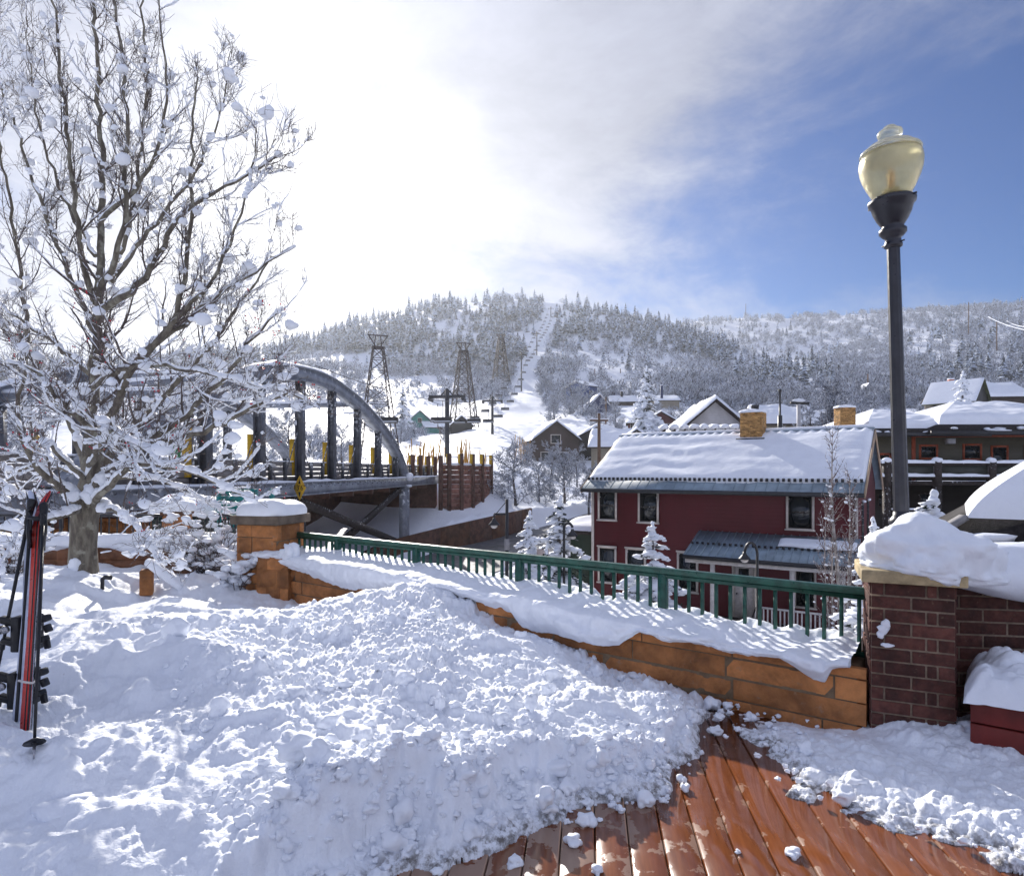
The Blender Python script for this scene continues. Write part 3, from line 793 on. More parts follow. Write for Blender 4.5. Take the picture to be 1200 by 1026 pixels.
# thick snow lying on the wall, its hem hanging over the face
HEM = [(290, 652), (312, 657), (335, 664), (360, 672), (385, 683), (402, 689), (440, 692), (470, 690), (500, 687), (522, 690), (560, 706), (585, 712), (599, 716), (612, 733), (622, 739), (650, 743), (680, 752), (709, 757), (728, 755), (740, 747), (752, 741), (765, 745), (779, 752), (800, 753), (830, 759), (850, 762), (880, 767), (912, 772), (930, 779), (941, 789), (952, 798), (967, 799), (975, 786), (990, 783), (1020, 779), (1040, 782)]
hs_, hz_ = [], []
for px, py in HEM:
    s = s_of_px(px, WOFF + 0.05); x, y = wl(s, WOFF + 0.05)
    hs_.append(s); hz_.append(EYE - (py - HY) / F * y)
ns = 900
S = np.linspace(-0.05, RL - 0.06, ns)
hem = np.interp(S, hs_, hz_)
hem = hem + 0.012 * fbm(S * 9, S * 0, octv=3, seed=6)
TOPZ = np.interp(S, [0, 1.0, 2.6, 4.0, 5.2, RL], [0.685, 0.69, 0.665, 0.60, 0.525, 0.485]) + 0.022 * fbm(S * 1.7, S * 0 + 3, octv=3, seed=13)
prof = 44
tt = np.linspace(0, 1, prof)
Pg = np.zeros((ns, prof, 3))
for j, t in enumerate(tt):
    # 0..0.45 over the top from behind the railing, 0.45..0.85 down the front, the rest tucked under
    if t < 0.5:
        k = t / 0.5
        off = -0.20 + (WOFF + 0.02 + 0.20) * k
        drop = 0.16 * max(0, (0.25 - k) / 0.25) ** 2 + 0.055 * k ** 2
        z = TOPZ - drop
        offs = np.full(ns, off)
    elif t < 0.88:
        k = (t - 0.5) / 0.38
        bulge = 0.085 * math.sin(math.pi * min(1, 0.12 + 0.78 * k)) + 0.02
        offs = WOFF + 0.02 + bulge - 0.02 * k + 0 * S
        z = (TOPZ - 0.055) * (1 - k) + hem * k
    else:
        k = (t - 0.88) / 0.12
        offs = WOFF + 0.02 + 0.045 * (1 - k) - 0.03 * k + 0 * S
        z = hem + 0.012 * math.sin(math.pi * k) * -1 + 0.05 * k
    Pg[:, j, 0] = R0[0] + EE[0] * S + NN_[0] * offs
    Pg[:, j, 1] = R0[1] + EE[1] * S + NN_[1] * offs
    Pg[:, j, 2] = z
# lumps and scoops
sx = np.repeat(S[:, None], prof, 1); tx = np.repeat(tt[None], ns, 0) * 1.0
rt = np.clip((sx - 3.2) / 1.2, 0, 1)                     # rougher towards the pillar
lump = 0.020 * fbm(sx * 2.3, tx * 3, octv=3, seed=19) + rt * (0.035 * fbm(sx * 5, tx * 5, octv=3, seed=23) + 0.4 * domes(sx, tx * 0.7, 0.16, 7, prob=0.5) * 0.5)
lump += 0.006 * fbm(sx * 22, tx * 16, octv=2, seed=29)
wgt = np.clip(tx / 0.1, 0, 1) * np.clip((0.97 - tx) / 0.05, 0, 1)
ang = np.clip((tx - 0.35) / 0.25, 0, 1)
Pg[..., 0] += NN_[0] * lump * wgt * ang; Pg[..., 1] += NN_[1] * lump * wgt * ang; Pg[..., 2] += lump * wgt * (1 - 0.7 * ang)
o = MB().grid(Pg).build('snow_cover', M_CAP, wall, smooth=True); wloc(o)

# ------------------------------------------------------------------ green railing
rail = thing('railing', 'green metal railing with square pickets along the sandstone wall', 'railing', (*wl(RL / 2), 0.45))
def rloc(o):
    o.location = -rail.location; return o
ZT = 0.855
def zrail(s): return ZT - 0.010 * s / RL
A, B = wl(-0.02), wl(RL + 0.22)
mb = MB().bar((A[0], A[1], zrail(0) - 0.022), (B[0], B[1], zrail(RL) - 0.022), 0.062, 0.044)
o = mb.build('top_rail', M_GREEN, rail, bevel=0.008); rloc(o)
mb = MB().bar((A[0], A[1], zrail(0) - 0.062), (B[0], B[1], zrail(RL) - 0.062), 0.036, 0.030)
o = mb.build('under_rail', M_GREEN, rail); rloc(o)
mb = MB().bar((A[0], A[1], 0.50), (B[0], B[1], 0.41), 0.04, 0.03)
o = mb.build('bottom_rail', M_GREEN, rail); rloc(o)
post_s = [s_of_px(px) for px in (333, 396, 488, 609, 777)] + [RL + 0.14]
ang = math.atan2(EE[1], EE[0])
pm = MB().box((0, 0, 0), (0.062, 0.062, 0.60), ang).mesh('post', M_GREEN)
km = MB().box((0, 0, 0), (0.022, 0.022, 0.48), ang).mesh('picket', M_GREEN)
def put(me, name, loc, parent, off):
    o = bpy.data.objects.new(name, me); COL.objects.link(o); o.parent = parent; o.location = Vector(loc) - off; return o
allp = []
for s in post_s:
    x, y = wl(s); put(pm, 'post', (x, y, zrail(s) - 0.345), rail, rail.location)
for a_, b_ in zip(post_s[:-1], post_s[1:]):
    n_ = max(1, int(round((b_ - a_) / 0.102)))
    for i in range(1, n_):
        s = a_ + (b_ - a_) * i / n_
        x, y = wl(s); put(km, 'picket', (x, y, zrail(s) - 0.077 - 0.24), rail, rail.location)

# ------------------------------------------------------------------ brick work
def bricks(mb, O, ex, out, L, z0, z1, rnd, bl=0.235, bh=0.078, gap=0.011, pattern=0):
    n = int(round((z1 - z0) / bh)); bh = (z1 - z0) / n
    for r in range(n):
        if pattern and L < 0.8:
            ls = [0.165 * L / 0.49, 0.325 * L / 0.49] if r % 2 else None
            ls = [0.24, 0.25] if r % 2 else [0.082, 0.243, 0.065, 0.10]
            ls = [l * L / sum(ls) for l in ls]
        else:
            ls = []; s = -bl / 2 if r % 2 else 0
            while s < L:
                ls.append(min(bl, L - s) if s >= 0 else bl / 2); s += bl
        s = 0
        for l in ls:
            if l < 0.03: s += l; continue
            a, b = s + gap / 2, s + l - gap / 2; s += l
            z = z0 + r * bh
            dp = 0.004 + rnd.uniform(-0.002, 0.002)
            c = (a + b) / 2
            cx = O[0] + ex[0] * c + out[0] * (dp / 2 - 0.02); cy = O[1] + ex[1] * c + out[1] * (dp / 2 - 0.02)
            mb.box((cx, cy, z + bh / 2), (b - a, 0.04 + dp, bh - gap), math.atan2(ex[1], ex[0]))
PA = R(-24)
pex = np.array([math.cos(PA), math.sin(PA)]); pout = np.array([pex[1], -pex[0]])
PO = np.array([PX(1020, 3.80), 3.80]); PW = 0.425
pc = PO + pex * PW / 2 - pout * PW / 2
pillar = thing('brick_pillar', 'dark red brick pillar with a stone cap and a big hat of snow', 'pillar', (pc[0], pc[1], 0), PA)
# local frame: x along the face, y into the pillar
mb = MB(); h = PW / 2
for k in range(4):
    a_ = k * math.pi / 2
    ex = (math.cos(a_), math.sin(a_)); out = (ex[1], -ex[0])
    O = (-ex[0] * h + out[0] * h, -ex[1] * h + out[1] * h)
    bricks(mb, O, ex, out, PW, -0.06, 0.94, random.Random(k), pattern=1, bh=0.0785)
mb.build('bricks', M_BRICK, pillar, bevel=0.003)
MB().bx(-h + 0.004, h - 0.004, -h + 0.004, h - 0.004, -0.06, 0.94).build('core', M_BRICKMORTAR, pillar)
MB().bx(-h - 0.05, h + 0.05, -h - 0.05, h + 0.05, 0.942, 1.015).build('cap', M_CAPSTONE, pillar, bevel=0.008)
sv, sf = ico(5)
V = sv.copy()
r = np.linalg.norm(V[:, :2], axis=1)
V = V * np.array([0.315, 0.305, 0.22])
ss = np.sign(V[:, 2])
zz = np.where(sv[:, 2] < 0, V[:, 2] * 0.42, V[:, 2])
V[:, 2] = zz
nz = fbm(sv[:, 0] * 1.6 + 5, sv[:, 1] * 1.6, sv[:, 2] * 1.6, octv=4, seed=4)
V *= (1 + 0.20 * nz + 0.05 * fbm(sv[:, 0] * 7, sv[:, 1] * 7, sv[:, 2] * 7, octv=3, seed=44))[:, None]
V[:, 2] += 0.07 * np.exp(-(((V[:, 0] - 0.02) / 0.14) ** 2 + ((V[:, 1]) / 0.2) ** 2)) * (sv[:, 2] > 0)
V[:, 0] += 0.075 + 0.10 * np.clip(V[:, 0] / 0.3, 0, 1) ** 2
sag = np.clip(V[:, 0] / 0.35, 0, 1) * 0.07
V[:, 2] = np.where(V[:, 2] < 0.05, V[:, 2] - sag, V[:, 2] - sag * 0.3) + 1.055
inside = (np.abs(V[:, 0]) < h + 0.045) & (np.abs(V[:, 1]) < h + 0.045)
V[:, 2] = np.where(inside, np.maximum(V[:, 2], 1.012), V[:, 2])
MB().add(V, sf).build('snow_hat', M_CAP, pillar, smooth=True)
pb = MB().blobs([(-0.15, -h - 0.012, 0.66), (-0.135, -h - 0.012, 0.70), (-0.16, -h - 0.01, 0.63), (-0.13, -h - 0.012, 0.575)], np.array([(.03, .012, .028), (.025, .012, .025), (.02, .01, .02), (.034, .012, .012)]), amp=0.5, freq=2)
pb.build('stuck_snow', M_CAP, pillar, smooth=True)

# wall running on to the right behind the planter
q0 = np.array([2.62, 4.02]); q1 = np.array([6.2, 3.42])
we = (q1 - q0) / np.linalg.norm(q1 - q0); wo_ = np.array([we[1], -we[0]]); wl_ = float(np.linalg.norm(q1 - q0))
bw = thing('brick_wall', 'dark brick wall running on from the pillar behind the red planter', 'wall', (q0[0], q0[1], 0), math.atan2(we[1], we[0]))
mb = MB(); bricks(mb, (-0.1, 0), (1, 0), (0, -1), wl_ + 0.1, -0.06, 0.90, random.Random(9), bl=0.27, bh=0.083)
mb.build('bricks', M_BRICK, bw, bevel=0.003)
MB().bx(-0.1, wl_, 0.0, 0.28, -0.06, 0.896).build('core', M_BRICKMORTAR, bw)
ns, npf = 260, 40
S = np.linspace(-0.25, wl_, ns); th = np.linspace(0, 2 * math.pi, npf, endpoint=False)
Sg, Tg = np.meshgrid(S, th, indexing='ij')
up = np.clip(np.sin(Tg), 0, 1); dn = np.clip(-np.sin(Tg), 0, 1)
rise = np.interp(Sg, [-0.25, 0.3, 0.9, wl_], [0.17, 0.215, 0.22, 0.19])
sag_ = np.interp(Sg, [-0.25, 0.0, 0.15, 0.5, 1.2, wl_], [0.02, 0.02, 0.05, 0.12, 0.16, 0.16])
front = np.clip(-np.cos(Tg), 0, 1)
Yg = 0.12 - 0.33 * -np.cos(Tg) * -1
Yg = 0.10 + np.cos(Tg) * 0.30
Zg = 0.93 + up * rise - dn * (0.03 + sag_ * np.clip(-np.cos(Tg) + 0.4, 0, 1))
nz = fbm(Sg * 2.2, np.cos(Tg) * 1.2 + 7, np.sin(Tg) * 1.2, octv=3, seed=14)
Yg += 0.03 * nz * np.cos(Tg); Zg += 0.022 * nz
Zg = np.where((Yg > -0.01) & (Zg < 0.90), 0.895, Zg)
MB().grid(np.stack([Sg, Yg, Zg], -1), closed_v=True).build('snow_cover', M_CAP, bw, smooth=True)

# red planter box with snow
bx0 = np.array([PX(1137, 3.46), 3.46]); bdir = np.array([0.80, -0.60]); bl_ = 1.5
pl = thing('planter_box', 'red painted plank planter box heaped with snow beside the brick pillar', 'planter', (bx0[0], bx0[1], 0), math.atan2(bdir[1], bdir[0]))
M_RED = simple('red_stain', (0.155, 0.017, 0.012), 0.55, 0.3, 5, 0.3, dist=0.006)
for z0, z1 in ((0.085, 0.235), (0.243, 0.37)):
    MB().bx(0, bl_, 0, 0.04, z0, z1).build('plank', M_RED, pl, bevel=0.006)
    MB().bx(0, 0.04, 0.042, 0.62, z0, z1).build('plank', M_RED, pl, bevel=0.006)
MB().bx(0.06, bl_, 0.06, 0.6, 0.0, 0.30).build('soil_box', M_WOODDK, pl)
MB().bx(0.10, 0.17, 0.02, 0.06, -0.02, 0.084).build('foot', M_RED, pl)
nx_, ny_ = 150, 70
xs = np.linspace(-0.03, bl_, nx_); ys = np.linspace(-0.035, 0.66, ny_)
Xg, Yg = np.meshgrid(xs, ys, indexing='ij')
ed = np.minimum(np.minimum(Xg + 0.03, 3), np.minimum(Yg + 0.035, 0.66 - Yg))
Zg = 0.365 + 0.15 * (1 - np.exp(-ed / 0.055)) + 0.5 * domes(Xg, Yg, 0.15, 41, prob=0.7) * np.clip(ed / 0.1, 0, 1) + 0.4 * domes(Xg, Yg, 0.06, 42) * np.clip(ed / 0.06, 0, 1) + 0.02 * fbm(Xg * 5, Yg * 5, octv=3, seed=3)
Yg = Yg - 0.02 * np.clip((0.5 - Zg) / 0.1, 0, 1)
MB().grid(np.stack([Xg, Yg, Zg], -1)).build('snow_heap', M_CAP, pl, smooth=True)

# ------------------------------------------------------------------ street lamp behind the pillar
LX, LY = PX(1063, 4.45), 4.45
lamp = thing('street_lamp', 'tall black lamp post with an acorn glass globe behind the brick pillar', 'street lamp', (LX, LY, 0.0))
lamp.rotation_euler = (0, R(-1.75), 0)
M_LAMP = simple('lamp_black', (0.022, 0.022, 0.030), 0.38, 0.25, 9, 0.1, spec=0.5)
def zl(py): return PZ(py, LY)
z0 = zl(612)
pr = [(0.10, -0.05), (0.10, 0.30), (0.075, 0.34), (0.075, z0 - 0.10), (0.088, z0 - 0.085), (0.092, z0 - 0.06), (0.078, z0 - 0.035), (0.070, z0 - 0.025), (0.080, z0 - 0.005), (0.080, z0 + 0.018), (0.064, z0 + 0.035), (0.054, z0 + 0.05), (0.050, z0 + 0.08)]
MB().lathe(pr, sides=32).build('base', M_LAMP, lamp, smooth=True)
zt_ = zl(285)
o = MB()
# fluted shaft
prof_z = np.linspace(z0 + 0.06, zt_, 14); rr_ = np.linspace(0.048, 0.039, 14)
kk = 40; thv = np.arange(kk) * 2 * math.pi / kk
fl = 1 + 0.035 * np.sign(np.sin(thv * 10))
Vv = np.stack([rr_[:, None] * fl * np.cos(thv), rr_[:, None] * fl * np.sin(thv), np.repeat(prof_z[:, None], kk, 1)], -1)
MB().grid(Vv, closed_v=True).build('shaft', M_LAMP, lamp, smooth=False)
zb = zl(281)
H = lambda py: zl(py)
pr = [(0.040, H(291)), (0.058, H(289)), (0.058, H(286)), (0.050, H(284)), (0.050, H(279)), (0.066, H(277)), (0.086, H(273)), (0.086, H(269)), (0.066, H(266)), (0.072, H(264)), (0.098, H(257)), (0.120, H(249)), (0.132, H(241)), (0.147, H(239)), (0.150, H(235)), (0.135, H(233)), (0.10, H(232.5))]
fit = MB().lathe(pr, sides=32).build('fitter', M_LAMP, lamp, smooth=True)
mb = MB()
for k in range(4):
    a_ = k * math.pi / 2 + 0.5
    mb.tube([(0.14 * math.cos(a_), 0.14 * math.sin(a_), H(236)), (0.168 * math.cos(a_), 0.168 * math.sin(a_), H(236))], 0.007, 8)
    mb.tube([(0.055 * math.cos(a_), 0.055 * math.sin(a_), H(285)), (0.078 * math.cos(a_), 0.078 * math.sin(a_), H(285))], 0.006, 8)
mb.build('screw', M_LAMP, fit)
def globe_mat(name, col, rough, tr):
    m, n, b = mat(name)
    co = obj_co(n)
    c = n.mix(n.smooth(n.noise(co, 6, 4), 0.3, 0.7), tuple(x * 0.8 for x in col) + (1,), col + (1,))
    n.set(b.inputs['Base Color'], c)
    b.inputs['Roughness'].default_value = rough
    b.inputs['Transmission Weight'].default_value = tr
    b.inputs['IOR'].default_value = 1.35
    mp = n.n('ShaderNodeTexWave', wave_type='RINGS', rings_direction='Z'); n.set(mp.inputs[0], co); mp.inputs['Scale'].default_value = 14
    bump(n, b, n.math('ADD', n.math('MULTIPLY', n.noise(co, 11, 4), 1.0), n.math('MULTIPLY', mp.outputs[1], 0.3)), 0.22, 0.02)
    return m
M_GLOBE = globe_mat('ribbed_globe_glass', (1.0, 0.93, 0.68), 0.30, 0.88)
M_GLOBETOP = globe_mat('milky_top_glass', (0.90, 0.89, 0.74), 0.22, 0.75)
pr = [(0.104, H(235)), (0.122, H(229)), (0.152, H(219)), (0.178, H(209)), (0.194, H(200)), (0.199, H(192)), (0.195, H(186)), (0.186, H(181))]
inn = [(r_ - 0.008, z_) for r_, z_ in pr[::-1]]
inn[-1] = (inn[-1][0], inn[-1][1] + 0.004)
MB().lathe(pr + inn, sides=40).build('globe', M_GLOBE, lamp, smooth=True)
pr = [(0.186, H(180.8)), (0.193, H(179)), (0.186, H(176.5)), (0.168, H(174.5)), (0.148, H(172)), (0.142, H(170.5)), (0.122, H(168.8)), (0.090, H(167.2)), (0.064, H(166)), (0.050, H(164)), (0.052, H(162.5)), (0.074, H(160)), (0.080, H(157)), (0.076, H(154)), (0.056, H(151.8)), (0.044, H(150.3)), (0.040, H(149)), (0.03, H(147.8)), (0.01, H(147.3))]
MB().lathe(pr, sides=40).build('globe_top', M_GLOBETOP, lamp, smooth=True)
M_BULB = simple('lamp_tube', (0.65, 0.42, 0.26), 0.4, 0.1, 5, 0)
MB().lathe([(0.02, H(230)), (0.026, H(226)), (0.022, H(220)), (0.024, H(204)), (0.016, H(199)), (0.004, H(197))], sides=20).build('bulb', M_BULB, lamp, smooth=True)
MB().lathe([(0.10, H(229.5)), (0.06, H(226)), (0.05, H(222)), (0.02, H(221))], sides=20).build('socket', simple('socket_grey', (0.5, 0.45, 0.3), 0.4, 0.1), lamp, smooth=True)

# ------------------------------------------------------------------ skis and poles stuck in the snow
SD = 3.62
def sk(px, py, d=SD): return P(px, py, d)
M_SKIBASE = simple('white_ski_sheet', (0.50, 0.54, 0.66), 0.35, 0.2, 10, 0.05)
M_SKIRED = simple('red_ski_sheet', (0.55, 0.030, 0.020), 0.35, 0.15, 10, 0.05)
M_SKIBLACK = simple('black_plastic', (0.010, 0.010, 0.013), 0.4, 0.3, 12, 0.1)
M_BLUEBLACK = simple('ink_blue_print', (0.03, 0.04, 0.12), 0.4, 0.3, 12, 0.05)
M_EDGE = simple('steel_edge', (0.35, 0.35, 0.38), 0.3, 0.1, 10, 0.05, metal=0.8)
def ski(name, label, pts, widths, norm, mat_top, mat_base, stripe):
    """pts along the ski from the tail up; norm = direction the base faces"""
    r0 = pts[0]
    t = thing(name, label, 'ski', tuple(r0), group='skis and poles stuck in the snow')
    nrm_ = Vector(norm).normalized()
    def sheet(off0, off1, wk, sh=0.0):
        ring = []
        for i, (p_, w_) in enumerate(zip(pts, widths)):
            tg = (pts[min(i + 1, len(pts) - 1)] - pts[max(i - 1, 0)]).normalized()
            sd = tg.cross(nrm_).normalized(); nr = sd.cross(tg).normalized()
            c = p_ - r0 + sd * sh
            ring.append([tuple(c + sd * w_ * wk / 2 + nr * off0), tuple(c - sd * w_ * wk / 2 + nr * off0), tuple(c - sd * w_ * wk / 2 + nr * off1), tuple(c + sd * w_ * wk / 2 + nr * off1)])
        Pg = np.array(ring)
        m_ = MB().grid(Pg, closed_v=True)
        m_.add(Pg[0], [(0, 1, 2, 3)]); m_.add(Pg[-1], [(3, 2, 1, 0)])
        return m_
    sheet(-0.008, 0.0, 1.0).build('core', M_EDGE, t)
    sheet(-0.012, -0.0082, 0.97).build('top_sheet', mat_top, t)
    sheet(0.0002, 0.003, 0.96).build('base', mat_base, t)
    for sh, wk, mm in stripe:
        sheet(0.0032, 0.0045, wk, sh).build('stripe', mm, t)
    return t, r0
def curve(px0, py0, px1, py1, n, tipdx, tipd, d0, d1):
    out = []
    for i in range(n + 1):
        k = i / n
        c = max(0, (k - 0.86) / 0.14)
        out.append(P(px0 + (px1 - px0) * k + tipdx * c ** 1.7, py0 + (py1 - py0) * k, d0 + (d1 - d0) * k + tipd * c ** 2))
    return out
n = 26
k = np.linspace(0, 1, n + 1)
wd = np.interp(k, [0, 0.05, 0.45, 0.86, 0.95, 0.985, 1], [0.095, 0.105, 0.078, 0.118, 0.10, 0.06, 0.015])
# the left ski shows its pale base, the right one its red side edge-on
ptsA = curve(24, 845, 43, 575, n, -8, 0.03, 3.34, 3.66)
ski('ski', 'white topped ski with a dark printed edge, on the left of the strapped pair', ptsA, wd * 0.72, (0.35, -1, 0), M_SKIBASE, M_SKIBASE, [(-0.018, 0.22, M_SKIBLACK), (0.020, 0.18, M_SKIBLACK)])
ptsB = curve(29, 856, 47, 575, n, 12, 0.03, 3.27, 3.60)
ski('ski', 'red and black ski facing the viewer on the right of the strapped pair', ptsB, wd * 0.60, (-0.2, -1, 0), M_SKIBLACK, M_SKIRED, [(0.0, 0.13, M_SKIBLACK), (0.022, 0.22, M_SKIBLACK)])
def binding(px, py, d, side, label):
    c = P(px, py, d); t = thing('ski_binding', label, 'ski binding', tuple(c), group='skis and poles stuck in the snow')
    s = side
    MB().box((0, 0, 0), (0.035, 0.075, 0.17)).build('plate', M_SKIBLACK, t, bevel=0.008)
    MB().bar((0.01 * s, -0.01, 0.05), (0.085 * s, -0.02, 0.075), 0.05, 0.04).build('toe_piece', M_SKIBLACK, t, bevel=0.01)
    MB().bar((0.0, -0.01, -0.05), (0.075 * s, -0.02, -0.02), 0.05, 0.035).build('heel_piece', M_SKIBLACK, t, bevel=0.008)
    MB().bar((0.075 * s, -0.02, -0.03), (0.09 * s, -0.02, -0.085), 0.045, 0.022).build('brake_arm', M_SKIBLACK, t, bevel=0.006)
    MB().tube([(0.07 * s, -0.045, 0.01), (0.075 * s, -0.045, 0.03)], 0.018, 10).build('spring_cap', M_EDGE, t)
def bind_part(t, pt_list):
    pass
# bindings belong to their ski
def bindings(parent, r0, c, s, tag_=''):
    c = Vector(c) - r0
    b_ = MB().box(tuple(c), (0.045, 0.07, 0.19)).build('binding_plate', M_SKIBLACK, parent, bevel=0.008)
    MB().bar(c + Vector((0.012 * s, -0.01, 0.06)), c + Vector((0.085 * s, -0.02, 0.085)), 0.05, 0.038).build('toe_piece', M_SKIBLACK, b_, bevel=0.010)
    MB().bar(c + Vector((0.01 * s, -0.01, -0.05)), c + Vector((0.072 * s, -0.02, -0.028)), 0.05, 0.034).build('heel_piece', M_SKIBLACK, b_, bevel=0.008)
    MB().bar(c + Vector((0.072 * s, -0.02, 0.045)), c + Vector((0.088 * s, -0.02, 0.005)), 0.040, 0.026).build('heel_lever', M_SKIBLACK, b_, bevel=0.006)
    MB().bar(c + Vector((0.072 * s, -0.02, -0.035)), c + Vector((0.080 * s, -0.02, -0.085)), 0.030, 0.02).build('brake_arm', M_SKIBLACK, b_, bevel=0.005)
    MB().tube([c + Vector((0.04 * s, -0.055, 0.03)), c + Vector((0.04 * s, -0.035, 0.03))], 0.02, 12).build('spring_cap', M_EDGE, b_)
skis = [o for o in COL.objects if o.name.startswith('ski') and o.parent is None]
bindings(skis[0], ptsA[0], P(22, 742, 3.49), -1); bindings(skis[0], ptsA[0], P(18, 808, 3.41), -1)
bindings(skis[1], ptsB[0], P(42, 740, 3.48), 1); bindings(skis[1], ptsB[0], P(38, 803, 3.40), 1)
def pole(label, p0, p1, basket):
    t = thing('ski_pole', label, 'ski pole', tuple(p0), group='skis and poles stuck in the snow')
    a_ = Vector((0, 0, 0)); b_ = p1 - p0; d_ = b_.normalized()
    MB().tube([a_, b_ * 0.5, b_], [0.006, 0.0085, 0.0095], 12).build('shaft', M_SKIBLACK, t, smooth=True)
    q_ = d_.to_track_quat('Z', 'Y').to_matrix()
    MB().lathe([(0.010, 0.0), (0.018, 0.02), (0.016, 0.06), (0.019, 0.10), (0.023, 0.14), (0.017, 0.155)], tuple(b_ - d_ * 0.06), 14, q_).build('grip', M_SKIBLACK, t, smooth=True)
    g = []
    for i in range(17):
        th_ = i / 16 * 2 * math.pi
        g.append(b_ + d_ * 0.02 + Vector((0.022 * math.sin(th_) + 0.008, -0.02 * math.sin(th_) - 0.01, -0.13 * (0.5 - 0.5 * math.cos(th_)))))
    MB().tube(g, 0.007, 6).build('wrist_strap', M_SKIBLACK, t)
    if basket:
        MB().lathe([(0.008, 0.02), (0.016, 0.018), (0.042, 0.004), (0.045, 0.0), (0.02, 0.004), (0.008, 0.0)], tuple(d_ * 0.03), 12, q_).build('basket', M_SKIBLACK, t)
        MB().tube([d_ * 0.03, -d_ * 0.04], [0.008, 0.003], 8).build('tip', M_EDGE, t)
pole('black ski pole with a snow basket standing free on the right of the skis', P(40, 878, 2.86), P(51, 606, 3.52), True)
pole('black ski pole slanting away to the lower left behind the skis', P(-16, 850, 3.42), P(34, 604, 3.55), True)
mb = MB()
for a_, b_ in (((35, 642), (34, 606)), ((51, 645), (51, 608)), ((33, 606), (55, 609)), ((32, 598), (37, 596)), ((50, 640), (54, 612))):
    mb.tube([P(*a_, 3.52), (P(*a_, 3.52) + P(*b_, 3.54)) / 2 + Vector((0.006, -0.012, 0)), P(*b_, 3.54)], [0.009, 0.014, 0.009], 8)
st = mb.build('strap_bundle', M_SKIBLACK, smooth=True); tag(st, 'black pole straps and grips looped round the ski tips', 'strap', 'skis and poles stuck in the snow')
mb = MB().tube([P(22, 797, 3.30), P(30, 799, 3.28), P(38, 800, 3.28), P(44, 796, 3.31)], 0.006, 8)
tag(mb.build('ski_tie', M_WHITE), 'thin white tie holding the two skis together', 'tie', 'skis and poles stuck in the snow')

# ------------------------------------------------------------------ pier, back wall, fences
pr0 = P(315, 690, 7.55)
pier = thing('stone_pier', 'square sandstone pier with a thick snow cap at the railing end', 'pier', (PX(318, 7.75), 7.75, 0), R(-16))
rnd = random.Random(3)
mb = MB(); hw = 0.27
for k in range(4):
    a_ = k * math.pi / 2; ex = (math.cos(a_), math.sin(a_)); out = (ex[1], -ex[0])
    courses(mb, (-ex[0] * hw + out[0] * hw, -ex[1] * hw + out[1] * hw), ex, -0.06, 0.965, 2 * hw, 6, 0.2, 0.2, 0.42, out, rnd, rough=0.008)
mb.build('stone_blocks', M_STONE, pier, smooth=True)
MB().bx(-hw + .004, hw - .004, -hw + .004, hw - .004, -0.06, 0.965).build('core', M_MORTAR, pier)
MB().bx(-hw - .06, hw + .06, -hw - .06, hw + .06, 0.967, 1.07).build('cap', simple('grey_capstone', (0.13, 0.10, 0.075), 0.8, 0.35, 6, 0.5), pier, bevel=0.012)
def snow_slab(sx, sy, sz, z, seed, nx=40, amp=0.2, droop=0.03):
    """soft-edged slab of snow centred on the origin"""
    V = ico(4)[0].copy(); p = 4.0
    nrm4 = (np.abs(V[:, 0]) ** p + np.abs(V[:, 1]) ** p + np.abs(V[:, 2]) ** 2.4) ** (1 / p)
    V = V / nrm4[:, None]
    nz = fbm(V[:, 0] * 1.7 + seed, V[:, 1] * 1.7, V[:, 2], octv=3, seed=seed)
    low = V[:, 2] < 0
    V = V * np.array([sx / 2, sy / 2, sz])
    V[:, 2] = np.where(low, np.maximum(V[:, 2], -droop), V[:, 2] * (1 + amp * nz))
    V[:, 0] *= 1 + 0.05 * nz; V[:, 1] *= 1 + 0.05 * nz
    V[:, 2] += z
    return MB().add(V, ico(4)[1])
snow_slab(0.68, 0.68, 0.15, 1.10, 3).build('snow_cap', M_CAP, pier, smooth=True)
# shoulder stub of wall with snow at the pier's foot
stub = MB(); courses(stub, (0.1, -hw - 0.13), (1, 0), -0.06, 0.62, 0.42, 4, 0.2, 0.18, 0.3, (0, -1), rnd, rough=0.01)
stub.bx(0.1, 0.52, -hw - 0.13, -hw - 0.0, -0.06, 0.612)
stub.build('shoulder', M_STONE, pier, smooth=False)
MB().blobs([(0.10, -hw - 0.07, 0.625), (0.22, -hw - 0.08, 0.63), (0.36, -hw - 0.08, 0.635), (0.49, -hw - 0.1, 0.65), (0.56, -hw - 0.12, 0.70), (-.12, -hw - .03, .60)], np.array([(.12, .08, .035), (.14, .08, .04), (.16, .09, .045), (.14, .1, .06), (.08, .08, .09), (.06, .04, .03)]), amp=0.4, freq=2, lvl=3).build('shoulder_snow', M_CAP, pier, smooth=True)

b0 = np.array([-11.5, 9.3]); b1 = np.array([PX(292, 8.35), 8.35])
bmid = np.array([PX(180, 9.25), 9.25])
back = thing('garden_wall', 'dark wet sandstone wall behind the snowy tree', 'wall', (bmid[0], bmid[1], 0))
mb = MB(); rnd = random.Random(12)
for a_, b_ in ((b0, bmid), (bmid, b1)):
    e = (b_ - a_); L = float(np.linalg.norm(e)); e = e / L; out = np.array([e[1], -e[0]])
    courses(mb, a_ - bmid, e, -0.06, 0.50, L, 3, 0.2, 0.5, 1.1, out, rnd, rough=0.012)
    c = (a_ + b_) / 2 - bmid - out * 0.13
    mb.box((c[0], c[1], 0.21), (L, 0.255, 0.54), math.atan2(e[1], e[0]))
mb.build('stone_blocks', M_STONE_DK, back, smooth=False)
ns, npf = 500, 26
Sx = np.linspace(0, 1, ns)
La, Lb = np.linalg.norm(bmid - b0), np.linalg.norm(b1 - bmid)
sl = Sx * (La + Lb)
